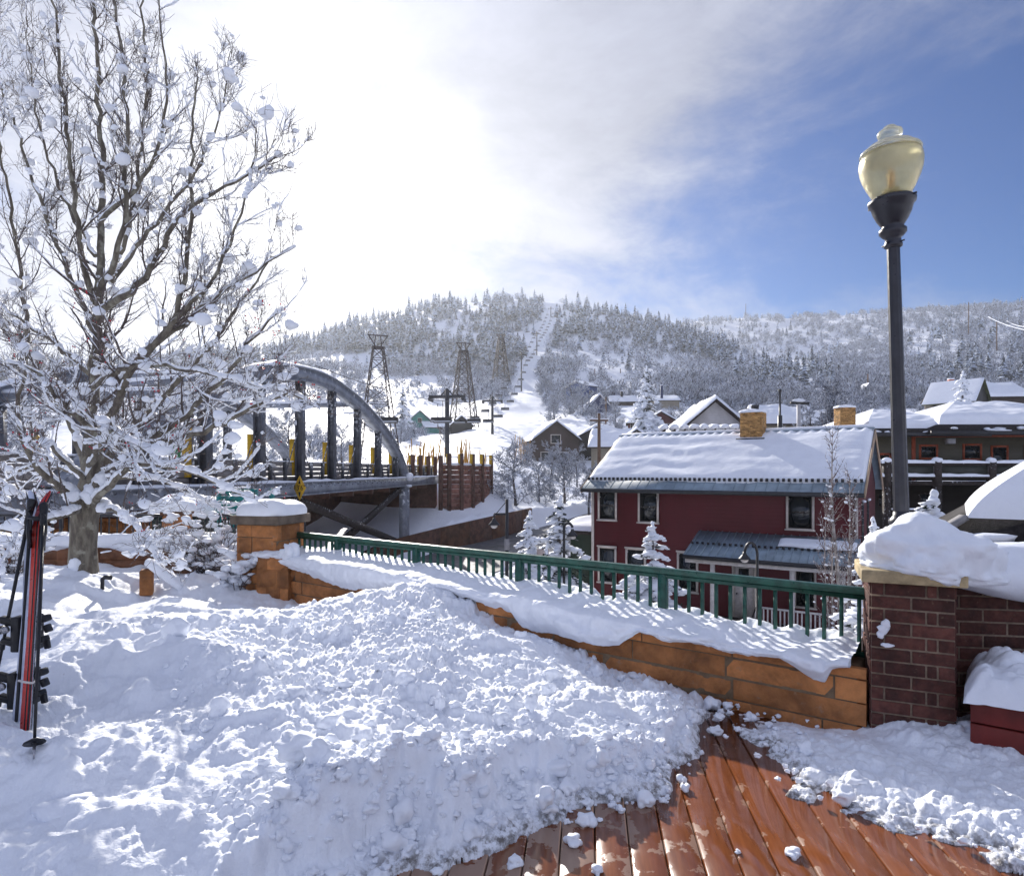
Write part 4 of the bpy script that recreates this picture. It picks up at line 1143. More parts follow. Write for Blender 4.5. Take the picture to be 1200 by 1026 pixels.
cx = np.interp(sl, [0, La, La + Lb], [b0[0], bmid[0], b1[0]]) - bmid[0]; cy = np.interp(sl, [0, La, La + Lb], [b0[1], bmid[1], b1[1]]) - bmid[1]
th = np.linspace(0, 2 * math.pi, npf, endpoint=False)
Sg, Tg = np.meshgrid(sl, th, indexing='ij')
nz = fbm(Sg * 1.5, np.cos(Tg) + 3, np.sin(Tg), octv=4, seed=33)
nz2 = domes(Sg, Tg * 0.4, 0.35, 51, prob=0.6)
yy = 0.16 + np.cos(Tg) * (0.28 + 0.06 * nz)
zz = 0.53 + np.where(np.sin(Tg) > 0, np.sin(Tg) * (0.17 + 0.06 * nz + 0.25 * nz2), np.sin(Tg) * (0.07 + 0.06 * nz) * np.where(np.cos(Tg) < 0, 1.3, 0.3))
MB().grid(np.stack([cx[:, None] + 0 * Tg, cy[:, None] + yy, zz], -1), closed_v=True).build('snow_cover', M_CAP, back, smooth=True)

def picket_fence(name, label, a_, b_, z0, z1, gap, arch=0.0, mat_=None):
    a_, b_ = np.array(a_), np.array(b_)
    e = b_ - a_; L = float(np.linalg.norm(e)); e /= L
    t = thing(name, label, 'fence', (a_[0], a_[1], z0)); m_ = mat_ or M_BLACK
    n_ = int(L / gap); pts = []
    hh = lambda k: (z1 - z0) + arch * math.sin(math.pi * k) - arch * 0.5 * k
    for i in range(13):
        k = i / 12; pts.append((e[0] * L * k, e[1] * L * k, hh(k)))
    MB().tube(pts, 0.022, 8).build('top_rail', m_, t)
    MB().tube([(p_[0], p_[1], 0.10) for p_ in pts], 0.016, 6).build('bottom_rail', m_, t)
    for i in range(n_ + 1):
        k = i / n_
        if i % 14 == 0: MB().tube([(e[0] * L * k, e[1] * L * k, 0), (e[0] * L * k, e[1] * L * k, hh(k))], 0.024, 8).build('post', m_, t)
        else: MB().tube([(e[0] * L * k, e[1] * L * k, 0.02), (e[0] * L * k, e[1] * L * k, hh(k) - 0.01)], 0.011, 6).build('picket', m_, t)
    return t
picket_fence('picket_fence', 'black metal picket fence on the garden wall left of the small stone post', (PX(-60, 9.5), 9.5), (PX(194, 9.45), 9.45), 0.52, PZ(604, 9.4), 0.118)
picket_fence('picket_fence', 'short curved black picket fence between the stone post and the big pier', (PX(233, 9.2), 9.25), (PX(292, 8.5), 8.6), 0.5, PZ(611, 8.9), 0.075, arch=0.12)
sp = thing('stone_post', 'small orange sandstone post between the two black fences', 'post', (PX(208, 9.4), 9.4, 0.4), R(20))
mb = MB()
for k in range(4):
    a_ = k * math.pi / 2; ex = (math.cos(a_), math.sin(a_)); out = (ex[1], -ex[0])
    courses(mb, (-ex[0] * .17 + out[0] * .17, -ex[1] * .17 + out[1] * .17), ex, 0, 0.55, .34, 3, 0.2, 0.15, 0.3, out, rnd, rough=0.01)
mb.bx(-.165, .165, -.165, .165, 0, 0.545)
mb.build('stone_blocks', M_STONE, sp)
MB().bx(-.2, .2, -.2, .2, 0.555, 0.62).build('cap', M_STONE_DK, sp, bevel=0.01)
snow_slab(0.5, 0.5, 0.16, 0.64, 8).build('snow_cap', M_CAP, sp, smooth=True)

# leaning stone block with a slab of snow, a spigot and a mound at the tree
blk = thing('stone_block', 'small tan stone block wearing a tilted slab of snow near the tree', 'block', (PX(172, 7.0), 7.0, 0.26), R(25))
MB().box((0, 0, 0.12), (0.13, 0.16, 0.28)).build('block', M_STONE, blk, bevel=0.02)
o = snow_slab(0.5, 0.26, 0.07, 0, 11, amp=0.35).build('snow_slab', M_CAP, blk, smooth=True); o.location = (0.17, 0, 0.19); o.rotation_euler = (0, R(42), 0)
tag(MB().tube([(0, 0, 0), (0, 0, 0.15), (0.03, 0, 0.17), (0.09, 0, 0.165)], [0.02, 0.02, 0.022, 0.026], 10).build('spigot', M_BLACK), 'little black bent pipe poking out of the snow by the trunk', 'pipe').location = (PX(120, 6.6), 6.6, 0.33)
# ------------------------------------------------------------------ arched ski bridge over the road
BS = np.array([PX(475, 40.0), 40.0]); b1_ = np.array([PX(302, 22.0), 22.0])
bd = (b1_ - BS) / np.linalg.norm(b1_ - BS); BA = math.atan2(bd[1], bd[0])
bridge = thing('arch_bridge', 'grey steel arch bridge carrying the ski run over the road', 'bridge', (BS[0], BS[1], 0.0), BA)
by = np.array([-bd[1], bd[0]])                 # local y, towards the camera side
IU = 3.18
def b_local(px, d):
    v = np.array([PX(px, d), d]) - BS
    return float(v @ bd), float(v @ by)
AP = [(-0.05, 0.95), (0, 1.1), (.30, 1.97), (.66, 2.72), (1.16, 3.44), (1.66, 4.02), (2.66, 4.90), (3.66, 5.40), (4.3, 5.46), (4.9, 5.35), (5.66, 4.98), (6.4, 4.25), (7.0, 3.5), (7.6, 2.55), (8.1, 1.65), (8.4, 1.05)]
ai, az = zip(*AP)
def arch_z(i): 
    ii = np.linspace(-0.05, 8.4, 300); zz = np.interp(ii, ai, az)
    k = np.exp(-np.linspace(-2, 2, 31) ** 2); k /= k.sum()
    zs = np.convolve(np.pad(zz, 15, mode='reflect', reflect_type='odd'), k, 'valid')
    return np.interp(i, ii, zs)
WB = 6.8
II = np.linspace(0.0, 8.4, 70)
def arch(y0, top):
    m = MB(); sn = MB()
    Z = arch_z(II); Xl = II * IU
    dx = np.gradient(Xl); dz = np.gradient(Z); L = np.hypot(dx, dz); nx, nz = -dz / L, dx / L
    def strip(mb_, w, lo, hi, yc):
        prof = [(yc - w / 2, lo), (yc + w / 2, lo), (yc + w / 2, hi), (yc - w / 2, hi)]
        G = np.stack([np.stack([Xl + nx * b_, np.full_like(Xl, a_), Z + nz * b_], -1) for a_, b_ in prof], 1)
        mb_.grid(G, closed_v=True)
    strip(m, 0.26, -0.24, 0.23, y0); strip(m, 0.46, 0.231, 0.27, y0); strip(m, 0.46, -0.28, -0.241, y0)
    keep = (II > 1.2) & (II < 7.4)
    Xk, Zk, a_, b_ = Xl[keep], Z[keep], nx[keep], nz[keep]
    th = np.linspace(0, math.pi, 9)
    nn = 1 + 0.3 * fbm(Xk * 0.9, Xk * 0 + y0, octv=3, seed=2)
    G = np.stack([np.stack([Xk + a_ * (0.268 + 0.13 * math.sin(t) * nn), np.full_like(Xk, 0) + y0 + math.cos(t) * 0.24, Zk + b_ * (0.268 + 0.13 * math.sin(t) * nn)], -1) for t in th], 1)
    sn.grid(G, closed_v=True)
    return m, sn
for yy_ in (0.0, -WB):
    m, sn = arch(yy_, 0)
    a_ = m.build('arch', M_STEEL, bridge); sn.build('snow_cover', M_ROOFSNOW, a_, smooth=True)
    for k, i in enumerate([.66, 1.66, 2.66, 3.66, 4.66, 5.66, 6.66, 7.5]):
        x = i * IU; zt = float(arch_z(i)) - 0.28
        mb = MB().bx(x - 0.06, x + 0.06, yy_ - 0.12, yy_ + 0.12, 1.0, zt)
        mb.bx(x - 0.16, x + 0.16, yy_ + 0.121, yy_ + 0.15, 1.0, zt); mb.bx(x - 0.16, x + 0.16, yy_ - 0.15, yy_ - 0.121, 1.0, zt)
        mb.build('hanger', M_DARKSTEEL, bridge)
# rods and overhead struts
for i in (1.66, 2.66, 3.66, 4.66, 5.66):
    x = i * IU; z = float(arch_z(i)) - 0.3
    mb = MB().tube([(x + 0.1, -0.05, z * 0.62), (x + 1.3, -0.05, 1.2)], 0.022, 6).tube([(x + 0.1, -0.05, z * 0.62), (x - 1.3, -0.05, 1.2)], 0.022, 6)
    mb.build('tie_rod', M_DARKSTEEL, bridge)
for i, j in ((2.66, 2.66), (4.2, 4.2), (5.66, 5.66), (6.66, 6.66), (4.2, 5.66), (5.66, 6.66)):
    p0 = (i * IU, -0.2, float(arch_z(i)) - 0.05); p1 = (j * IU, -WB + 0.2, float(arch_z(j)) - 0.05)
    s_ = MB().bar(p0, p1, 0.2, 0.2).build('strut', M_STEEL, bridge)
    MB().tube([Vector(p0) + Vector((0, 0, .12)), (Vector(p0) + Vector(p1)) / 2 + Vector((0, 0, .14)), Vector(p1) + Vector((0, 0, .12))], 0.10, 8).build('snow_cover', M_ROOFSNOW, s_, smooth=True)
# edge girder with rivets, deck slab, parapet
XR, XL = b_local(515, 49.4)[0], 31.0
mb = MB().bx(XR, XL, 0.02, 0.16, 0.66, 1.12).bx(XR, XL, -0.12, 0.30, 1.121, 1.15).bx(XR, XL, -0.02, 0.28, 0.62, 0.659)
mb.build('girder', M_STEEL, bridge)
mb = MB()
for k in range(70):
    x = 2 + k * 0.36
    mb.blobs([(x, 0.17, 1.04 - (0.10 if k % 2 else 0))], np.array([.035]), lvl=1, amp=0)
mb.build('rivets', M_DARKSTEEL, bridge)
mb = MB().bx(XR, XL, -WB - 0.14, -WB - 0.02, 0.66, 1.12).build('girder', M_STEEL, bridge)
MB().bx(XR, XL, -WB, 0.0, 0.86, 1.10).build('deck_slab', M_RUST, bridge)
mb = MB()
for k in range(14): mb.bx(XR + 1 + k * 2.9, XR + 1.25 + k * 2.9, -WB, 0, 0.35, 0.855)
mb.build('floor_beams', M_RUST, bridge)
Xs = np.linspace(XR, XL, 200); Ys = np.linspace(-0.05, 0.28, 8)
Xg, Yg = np.meshgrid(Xs, Ys, indexing='ij')
Zg = 1.152 + 0.075 * np.sin(np.linspace(0, math.pi, 8))[None] * (1 + 0.5 * fbm(Xg * 0.8, Yg, octv=3, seed=3)); MB().grid(np.stack([Xg, Yg, Zg], -1)).build('ledge_snow', M_ROOFSNOW, bridge, smooth=True)
Yg2 = np.linspace(-WB + 0.1, -0.5, 20); Xg, Yg = np.meshgrid(Xs, Yg2, indexing='ij')
Zg = 1.35 + 0.12 * fbm(Xg * 0.5, Yg * 0.5, octv=3, seed=8); MB().grid(np.stack([Xg, Yg, Zg], -1)).build('deck_snow', M_FARSNOW, bridge, smooth=True)
M_PANEL = simple('weathered_boards', (0.20, 0.185, 0.18), 0.85, 0.35, 1.5, 0.4)
M_YELLOW = simple('yellow_pad', (0.55, 0.33, 0.012), 0.55, 0.2, 5, 0.1)
mb = MB()
for k in range(4): mb.bx(XR, XL, -0.33, -0.30, 1.2 + k * 0.185, 1.37 + k * 0.185)
mb.build('parapet_boards', M_PANEL, bridge)
mb = MB().bx(XR, XL, -0.42, -0.22, 1.93, 1.97).build('parapet_snow', M_ROOFSNOW, bridge)
for k in range(34):
    x = XR + 0.5 + k * 1.17
    if x > 27: break
    MB().bx(x - 0.05, x + 0.05, -0.295, -0.18, 1.152, 1.95).build('parapet_post', M_DARKSTEEL, bridge)
for i in (.66, 1.66, 2.66, 3.66, 4.66, 5.66, 6.8):
    x = i * IU
    MB().bx(x - 0.10, x + 0.10, -0.40, -0.20, 1.4, 2.85).build('pad', M_YELLOW, bridge)
for k, x in enumerate((-2.2, -4.2, -6.4, -8.6)):
    p_ = MB().bx(x - 0.12, x + 0.12, -0.25, -0.02, 1.152, 2.65).build('end_post', M_RUST, bridge)
    MB().bx(x - 0.10, x + 0.10, -0.36, -0.255, 1.5, 2.6).build('pad', M_YELLOW, p_)
# bents below
xA = b_local(349, 24.6)[0]
for yy_ in (0.05, -WB + 0.1):
    for x, mm in ((xA, M_WOODDK), (0.4, M_STEEL)):
        c_ = MB().bx(x - 0.24, x + 0.24, yy_ - 0.05, yy_ + 0.05, -5.2, 0.62)
        c_.bx(x - 0.30, x - 0.241, yy_ - 0.24, yy_ + 0.24, -5.2, 0.60).bx(x + 0.241, x + 0.30, yy_ - 0.24, yy_ + 0.24, -5.2, 0.60)
        c_.build('column', mm, bridge)
for p0, p1 in (((xA - 0.3, 0.42), (0.8, -2.9)), ((xA - 0.3, -2.9), (0.8, 0.42))):
    off = 0.10 if p0[1] > 0 else -0.06
    MB().bar((p0[0], off - 0.05, p0[1]), (p1[0], off - 0.05, p1[1]), 0.14, 0.34).build('brace', M_WOODDK, bridge)
MB().blobs([(0.2, 0.32, 1.2), (0.3, 0.3, 0.63)], np.array([(.28, .25, .26), (.3, .22, .1)])).build('snow_lump', M_ROOFSNOW, bridge, smooth=True)
# yellow clearance sign
sx_, sy_ = xA - 0.75, 0.20
sg = thing('clearance_sign', 'yellow diamond height sign reading 13\'6" on the bridge girder', 'sign')
sg.location = tuple(P(351, 571.5, 23.6)); sg.rotation_euler = (0, 0, R(-22))
q = 0.33
MB().prism([(0, 0, -0.46), (q * 0.86, 0, 0), (0, 0, 0.46), (-q * 0.86, 0, 0)], (0, 0.02, 0)).build('plate', simple('sign_yellow', (0.62, 0.36, 0.015), 0.45, 0.12, 6, 0.05), sg)
def text(body, size, loc, parent, m_, rot=(R(90), 0, 0), name='lettering', ext=0.003, ax='CENTER'):
    c = bpy.data.curves.new(name, 'FONT'); c.body = body; c.size = size; c.extrude = ext; c.align_x = ax; c.align_y = 'CENTER'
    c.materials.append(m_)
    o = bpy.data.objects.new(name, c); COL.objects.link(o); o.parent = parent; o.location = loc; o.rotation_euler = rot
    dg = bpy.context.evaluated_depsgraph_get(); me = bpy.data.meshes.new_from_object(o.evaluated_get(dg)); me.name = name
    o2 = bpy.data.objects.new(name, me); COL.objects.link(o2); o2.parent = parent; o2.location = loc; o2.rotation_euler = rot
    bpy.data.objects.remove(o)
    return o2
text("13'6\"", 0.27, (0, -0.006, 0), sg, M_SKIBLACK)
for s in (1, -1):
    MB().prism([(-0.055, -0.006, 0.15 * s), (0.055, -0.006, 0.15 * s), (0, -0.006, 0.34 * s)], (0, 0.004, 0)).build('arrow', M_SKIBLACK, sg)
# abutment and curved panel wall
ab = thing('abutment', 'dark brown abutment wall under the right end of the bridge', 'wall', (BS[0] - bd[0] * 7.0, BS[1] - bd[1] * 7.0, -3), BA)
MB().bx(-1.2, -0.6, -WB - 1, 0.1, -2, 3.6).build('wall', M_RUST, ab)
MB().bx(-0.6, 9.0, -WB - 0.9, -WB - 0.4, -2, 3.6).build('return_wall', M_RUST, ab)
M_PANELBRICK = simple('stained_block', (0.23, 0.105, 0.078), 0.85, 0.5, 1.2, 0.5, island=False, dist=0.04)
cw = thing('panel_wall', 'curved red brown block wall with dark steel posts right of the bridge', 'wall', tuple(P(540, 598, 48.6)))
cp = [(516, 47.8), (527.6, 47.6), (540, 47.9), (552, 48.8), (563, 50.2), (573.5, 52.4)]
for k, (a_, b_) in enumerate(zip(cp[:-1], cp[1:])):
    p0, p1 = P(a_[0], 0, a_[1]), P(b_[0], 0, b_[1]); 
    for v in (p0, p1): v.z = 0
    e = (p1 - p0); L = e.length; e.normalize(); nrm_ = Vector((e.y, -e.x, 0))
    zt = 2.02 - 0.02 * k; zb = -2.6
    m_ = MB()
    rnd = random.Random(k); nr = 13
    for r_ in range(nr):
        s_ = -0.3 * (r_ % 2)
        while s_ < L:
            c0, c1 = max(0.0, s_) + 0.012, min(L, s_ + 0.6) - 0.012; s_ += 0.6
            if c1 - c0 < 0.05: continue
            cc = p0 + e * ((c0 + c1) / 2) - cw.location
            z0_ = zb + (zt - zb) * r_ / nr; z1_ = zb + (zt - zb) * (r_ + 1) / nr - 0.02
            m_.box((cc.x, cc.y, (z0_ + z1_) / 2 - cw.location.z), (c1 - c0, 0.3 + rnd.uniform(0, 0.03), z1_ - z0_), math.atan2(e.y, e.x))
    m_.build('panel', M_PANELBRICK, cw)
    cc = (p0 + p1) / 2 + -nrm_ * 0.02 - cw.location
    MB().box((cc.x, cc.y, zt + 0.08 - cw.location.z), (L, 0.42, 0.17), math.atan2(e.y, e.x)).build('snow_cover', M_ROOFSNOW, cw, bevel=0.06)
    pp = p1 + nrm_ * 0.16 - cw.location
    po_ = MB().box((pp.x, pp.y, (2.85 - 2.7) / 2 - cw.location.z), (0.26, 0.26, 5.55), math.atan2(e.y, e.x)).build('post', M_RUST, cw)
    pp2 = pp - e * 0.18
    MB().box((pp2.x, pp2.y, 2.45 - cw.location.z), (0.09, 0.24, 0.75), math.atan2(e.y, e.x)).build('pad', M_YELLOW, po_)
pp = P(516.5, 0, 47.5) - cw.location
MB().box((pp.x, pp.y, 0.2 - cw.location.z), (0.30, 0.5, 5.0)).build('post', M_RUST, cw)
# low rusty wall along the far kerb
rp = [(380, 31.5), (430, 35.0), (450, 36.8), (480, 38.6), (515, 40.0), (550, 41.6), (575, 43.4), (595, 45.6), (610, 48.0), (622, 50.5)]
rw = thing('kerb_wall', 'long low rusty retaining wall curving along the far side of the road', 'wall', tuple(P(515, 640, 40)))
for k, (a_, b_) in enumerate(zip(rp[:-1], rp[1:])):
    p0, p1 = P(a_[0], 0, a_[1]), P(b_[0], 0, b_[1])
    za, zb = tzs(p0.x, p0.y - 0.6), tzs(p1.x, p1.y - 0.6)
    m_ = MB(); V = []
    e = (p1 - p0); e.z = 0; e.normalize(); n_ = Vector((e.y, -e.x, 0)) * 0.1
    for p_, zz in ((p0, za), (p1, zb)):
        for s in (1, -1):
            q_ = p_ + n_ * s - rw.location
            V += [(q_.x, q_.y, zz - 0.6 - rw.location.z), (q_.x, q_.y, zz + 0.95 - rw.location.z)]
    m_.add(V, [(0, 4, 5, 1), (2, 3, 7, 6), (1, 5, 7, 3), (0, 1, 3, 2), (4, 6, 7, 5)])
    m_.build('panel', M_RUST if k % 2 else simple('rust_panel', (0.10, 0.045, 0.024), 0.8, 0.45, 1.5, 0.3), rw)

# ------------------------------------------------------------------ the red house
HA = R(-34.0)
HL = np.array([PX(694, 30.2), 30.2]); hx = np.array([math.cos(HA), math.sin(HA)]); hy = np.array([-math.sin(HA), math.cos(HA)])
house = thing('red_house', 'two storey dark red house with white window trim and a snowy metal roof', 'house', (HL[0], HL[1], -4.7), HA)
HG = -4.7
def hu(px, v=0.0):
    q = (px - CX) / F; o = HL + hy * v
    return float((q * o[1] - o[0]) / (hx[0] - q * hx[1]))
def hp(u, v=0.0):
    return HL + hx * u + hy * v
def hzz(px, py, v=0.0):
    u = hu(px, v); return EYE - (py - HY) / F * hp(u, v)[1] - HG
WU = hu(1004.5); DEP = 7.6
ZE = 1.02 - HG           # wall top at the eaves
ZR = 3.25 - HG
def siding(name, col, pitch=0.16, var=0.12):
    m, n, b = mat(name)
    co = obj_co(n)
    sx = n.n('ShaderNodeSeparateXYZ'); n.t.links.new(co, sx.inputs[0])
    w_ = n.math('FRACT', n.math('MULTIPLY', sx.outputs[2], 1 / pitch))
    nz = n.noise(co, 1.1, 5, 0.6)
    c = n.mix(n.smooth(nz, 0.3, 0.7), tuple(x * (1 - var) for x in col) + (1,), tuple(x * (1 + var) for x in col) + (1,))
    n.set(b.inputs['Base Color'], c); b.inputs['Roughness'].default_value = 0.55; b.inputs['Specular IOR Level'].default_value = 0.35
    bump(n, b, n.math('ADD', w_, n.math('MULTIPLY', n.noise(co, 40, 3), 0.15)), 0.5, 0.012)
    return m
M_REDW = siding('red_siding', (0.092, 0.0078, 0.0125))
M_TRIM = simple('cream_trim', (0.58, 0.52, 0.47), 0.5, 0.1, 6, 0.08)
gm = (HL + hx * 0, )
ym = DEP / 2 + 0.0
# shell: front, gables, back
mb = MB()
mb.add([(0, 0, -0.5), (WU, 0, -0.5), (WU, 0, ZE), (0, 0, ZE), (0, DEP, -0.5), (WU, DEP, -0.5), (WU, DEP, ZE), (0, DEP, ZE), (0, ym, ZR - 0.12), (WU, ym, ZR - 0.12)],
       [(0, 1, 2, 3), (5, 4, 7, 6)], [(1, 5, 6, 9, 2), (4, 0, 3, 8, 7)])
mb.build('wall', M_REDW, house)
def window(parent, u0, u1, z0, z1, trim=0.09, m_trim=None, v=0.0, sash=True, sill=True, glass=None, depth=0.05):
    mt = m_trim or M_TRIM
    fr = MB().bx(u0 - trim, u0, v - depth, v - 0.002, z0 - trim, z1 + trim).bx(u1, u1 + trim, v - depth, v - 0.002, z0 - trim, z1 + trim)
    fr.bx(u0, u1, v - depth, v - 0.002, z1, z1 + trim).bx(u0, u1, v - depth, v - 0.002, z0 - trim, z0)
    f = fr.build('window', mt, parent)
    if sill:
        MB().bx(u0 - trim - 0.04, u1 + trim + 0.04, v - depth - 0.05, v - depth - 0.002, z0 - trim, z0 - trim + 0.06).build('sill', mt, f)
        MB().bx(u0 - trim - 0.03, u1 + trim + 0.03, v - depth - 0.04, v - depth - 0.002, z1 + trim * 0.5, z1 + trim + 0.03).build('lintel', mt, f)
    MB().bx(u0, u1, v - 0.014, v - 0.004, z0, z1).build('pane', glass or M_GLASS, f)
    if sash:
        zm = (z0 + z1) / 2
        s_ = MB().bx(u0, u1, v - 0.030, v - 0.016, zm - 0.02, zm + 0.02).bx(u0, u0 + 0.035, v - 0.030, v - 0.016, z0, z1).bx(u1 - 0.035, u1, v - 0.030, v - 0.016, z0, z1).bx(u0 + .035, u1 - .035, v - 0.030, v - 0.016, z0, z0 + 0.04).bx(u0 + .035, u1 - .035, v - 0.03, v - 0.016, z1 - 0.04, z1)
        s_.build('sash', M_WOODDK, f)
    return f
for x0, x1, y0, y1 in ((703, 721, 576, 608), (750, 770, 577, 611), (924, 951.5, 581, 619)):
    window(house, hu(x0), hu(x1), hzz((x0 + x1) / 2, y1), hzz((x0 + x1) / 2, y0))
for x0, x1, y0, y1 in ((703, 720.5, 642, 681), (735.5, 755, 644, 684), (796, 816, 648.5, 692)):
    window(house, hu(x0), hu(x1), hzz((x0 + x1) / 2, y1), hzz((x0 + x1) / 2, y0))
# corner boards and downpipe
MB().bx(-0.03, 0.10, -0.03, -0.002, -0.4, ZE).build('corner_board', M_TRIM, house)
MB().bx(WU - 0.06, WU + 0.03, -0.035, -0.002, -0.4, ZE).build('corner_board', M_TRIM, house)
# right gable: two narrow windows
for v0, v1 in ((1.5, 2.2), (3.6, 4.3)):
    z1, z0 = -0.2 + 0.9 - HG - 0.4, -2.8 - HG + 0.9
    g = MB().bx(WU + 0.002, WU + 0.03, v0, v1, z0, z1).build('window', M_WOODDK, house)
    MB().bx(WU + 0.031, WU + 0.036, v0 + 0.08, v1 - 0.08, z0 + 0.08, z1 - 0.08).build('pane', M_GLASS, g)
    MB().blobs([(WU + 0.06, (v0 + v1) / 2, z1 + 0.06)], np.array([(.08, .38, .06)])).build('snow_cover', M_ROOFSNOW, g)
# roof
M_METAL = simple('blue_grey_metal_roof', (0.24, 0.31, 0.37), 0.42, 0.2, 1.6, 0.1, metal=0.0)
EV, OG = 0.55, 0.28
slope = (ZR - ZE) / ym
ze = ZE - EV * slope
def roof_slab(y_e, y_r, z_e, z_r, x0, x1, th, mb_):
    mb_.prism([(x0, y_e, z_e), (x0, y_r, z_r), (x0, y_r, z_r + th), (x0, y_e, z_e + th)], (x1 - x0, 0, 0))
rb = MB(); roof_slab(-EV, ym, ze, ZR, -OG, WU + OG, 0.09, rb); roof_slab(DEP + EV, ym, ze, ZR, -OG, WU + OG, 0.09, rb)
roof = rb.build('roof', M_METAL, house)
mb = MB()
k = 0
x = -OG + 0.2
while x < WU + OG:
    mb.bar((x, -EV + 0.01, ze + 0.105), (x, ym, ZR + 0.105), 0.03, 0.035); x += 0.42
mb.build('seams', M_METAL, roof)
MB().bx(-OG, WU + OG, -EV - 0.09, -EV - 0.002, ze - 0.10, ze + 0.07).build('gutter', simple('dark_gutter', (0.03, 0.032, 0.036), 0.45, 0.2, 5, 0.1), roof)
MB().bar((-OG, ym, ZR + 0.14), (WU + OG, ym, ZR + 0.14), 0.4, 0.05).build('ridge_cap', M_METAL, roof)
mb = MB(); x = -OG + 0.1
while x < WU + OG:
    z = ze + (0.62 + EV) * slope + 0.10
    mb.bx(x, x + 0.10, -0.12, -0.04, z - 0.335, z - 0.20); x += 0.21
mb.build('snow_guards', M_BLACK, roof)
for s in (-1, 1):
    xg = -OG if s < 0 else WU + OG
    bb = MB()
    for y_e in (-EV, DEP + EV):
        bb.bar((xg + 0.02 * s, y_e, ze - 0.03), (xg + 0.02 * s, ym, ZR - 0.03), 0.05, 0.24)
    bb.build('bargeboard', simple('tan_board', (0.42, 0.30, 0.20), 0.6, 0.2, 3, 0.2), roof)
# snow blanket on the front slope (and one behind)
def roof_snow(parent, x0, x1, ya, yb, za, zb, th, seed, ridges=True, nu=260, nv=70):
    u = np.linspace(0, 1, nu); v = np.linspace(0, 1, nv)
    Ug, Vg = np.meshgrid(u, v, indexing='ij')
    xx = x0 + (x1 - x0) * Ug; yy = ya + (yb - ya) * Vg; zz = za + (zb - za) * Vg
    L = math.hypot(yb - ya, zb - za)
    eds = np.minimum(Ug, 1 - Ug) * (x1 - x0); edv = Vg * L; edr = (1 - Vg) * L
    t = th * (1 - np.exp(-eds / 0.10)) * (1 - np.exp(-edv / 0.06)) * (0.45 + 0.55 * np.clip(edr / 0.5, 0, 1))
    t *= 1 + 0.22 * fbm(xx * 0.35, Vg * 2.0, octv=2, seed=seed) + 0.06 * fbm(xx * 1.2, Vg * 7, octv=3, seed=seed + 3)
    if ridges:
        t += 0.05 * np.clip(1 - edr / 0.5, 0, 1) * np.sin(xx * 2 * math.pi / 0.42) * (edr > 0.02) + 0.022 * np.clip(edr, 0, 1) * np.sin(Vg * 24 + 2 * fbm(xx * .4, Vg, seed=4)) * fbm(xx * 0.3, Vg * 2, seed=seed + 9)
    ya_w = 0.06 * fbm(xx * 0.9, Vg * 0, octv=3, seed=seed + 5) * (1 - Vg)
    n = np.array([-(zb - za), (yb - ya)]) / L
    if n[1] < 0: n = -n
    Pg = np.stack([xx, yy + ya_w + n[0] * t, zz + ya_w * 0.5 + n[1] * t], -1)
    return MB().grid(Pg).build('snow_cover', M_ROOFSNOW, parent, smooth=True)
va = -0.02
roof_snow(roof, -OG + 0.02, WU + OG - 0.03, va, ym - 0.06, ze + (va + EV) * slope + 0.09, ZR + 0.07, 0.19, 5)
roof_snow(roof, -OG, WU + OG, DEP + EV, ym + 0.02, ze + 0.09, ZR + 0.10, 0.25, 9, nv=30)
MB().tube([(-OG + .1, ym, ZR + .18), (2, ym, ZR + .2), (4.5, ym, ZR + .19), (WU, ym, ZR + .22), (WU + OG, ym, ZR + .19)], 0.09, 8).build('ridge_snow', M_ROOFSNOW, roof, smooth=True)
# chimney
M_YBRICK = simple('yellow_brick', (0.42, 0.235, 0.085), 0.8, 0.25, 6, 0.4, island=True, dist=0.01)
def chimney(parent, cx, cy, w, d, z0, z1, name='chimney', pots=True):
    m_ = MB(); rnd = random.Random(2)
    for k in range(4):
        a_ = k * math.pi / 2; ex = (math.cos(a_), math.sin(a_)); out = (ex[1], -ex[0])
        W_, D_ = (w, d) if k % 2 == 0 else (d, w)
        bricks(m_, (cx - ex[0] * W_ / 2 + out[0] * D_ / 2, cy - ex[1] * W_ / 2 + out[1] * D_ / 2), ex, out, W_, z0, z1, rnd, bl=0.22, bh=0.075)
    m_.bx(cx - w / 2 + .005, cx + w / 2 - .005, cy - d / 2 + .005, cy + d / 2 - .005, z0, z1)
    c_ = m_.build(name, M_YBRICK, parent)
    s_ = snow_slab(w * 1.22, d * 1.22, 0.14, 0, 5); o_ = s_.build('snow_cap', M_ROOFSNOW, c_, smooth=True); o_.location = (cx, cy, z1 + 0.03)
    if pots:
        MB().lathe([(0.16, 0), (0.17, 0.18), (0.19, 0.2), (0.19, 0.24), (0.05, 0.26)], (cx + 0.08, cy, z1 + 0.12), 14).build('flue', M_BLACK, c_, smooth=True)
        MB().lathe([(0.08, 0), (0.08, 0.12), (0.10, 0.13)], (cx - 0.26, cy, z1 + 0.10), 12).build('flue', M_BLACK, c_, smooth=True)
    return c_
cu = hu(879.5, 2.9)
chimney(house, cu, 3.4, 0.95, 0.9, ZE + 0.6, 1.6 + (HY - 483) / F * 29.0 - HG)
MB().bx(cu - .62, cu + .62, 2.78, 2.92, ZE + 3.0 * slope - 0.05, ZE + 3.0 * slope + 0.28).build('flashing', M_BLACK, house)
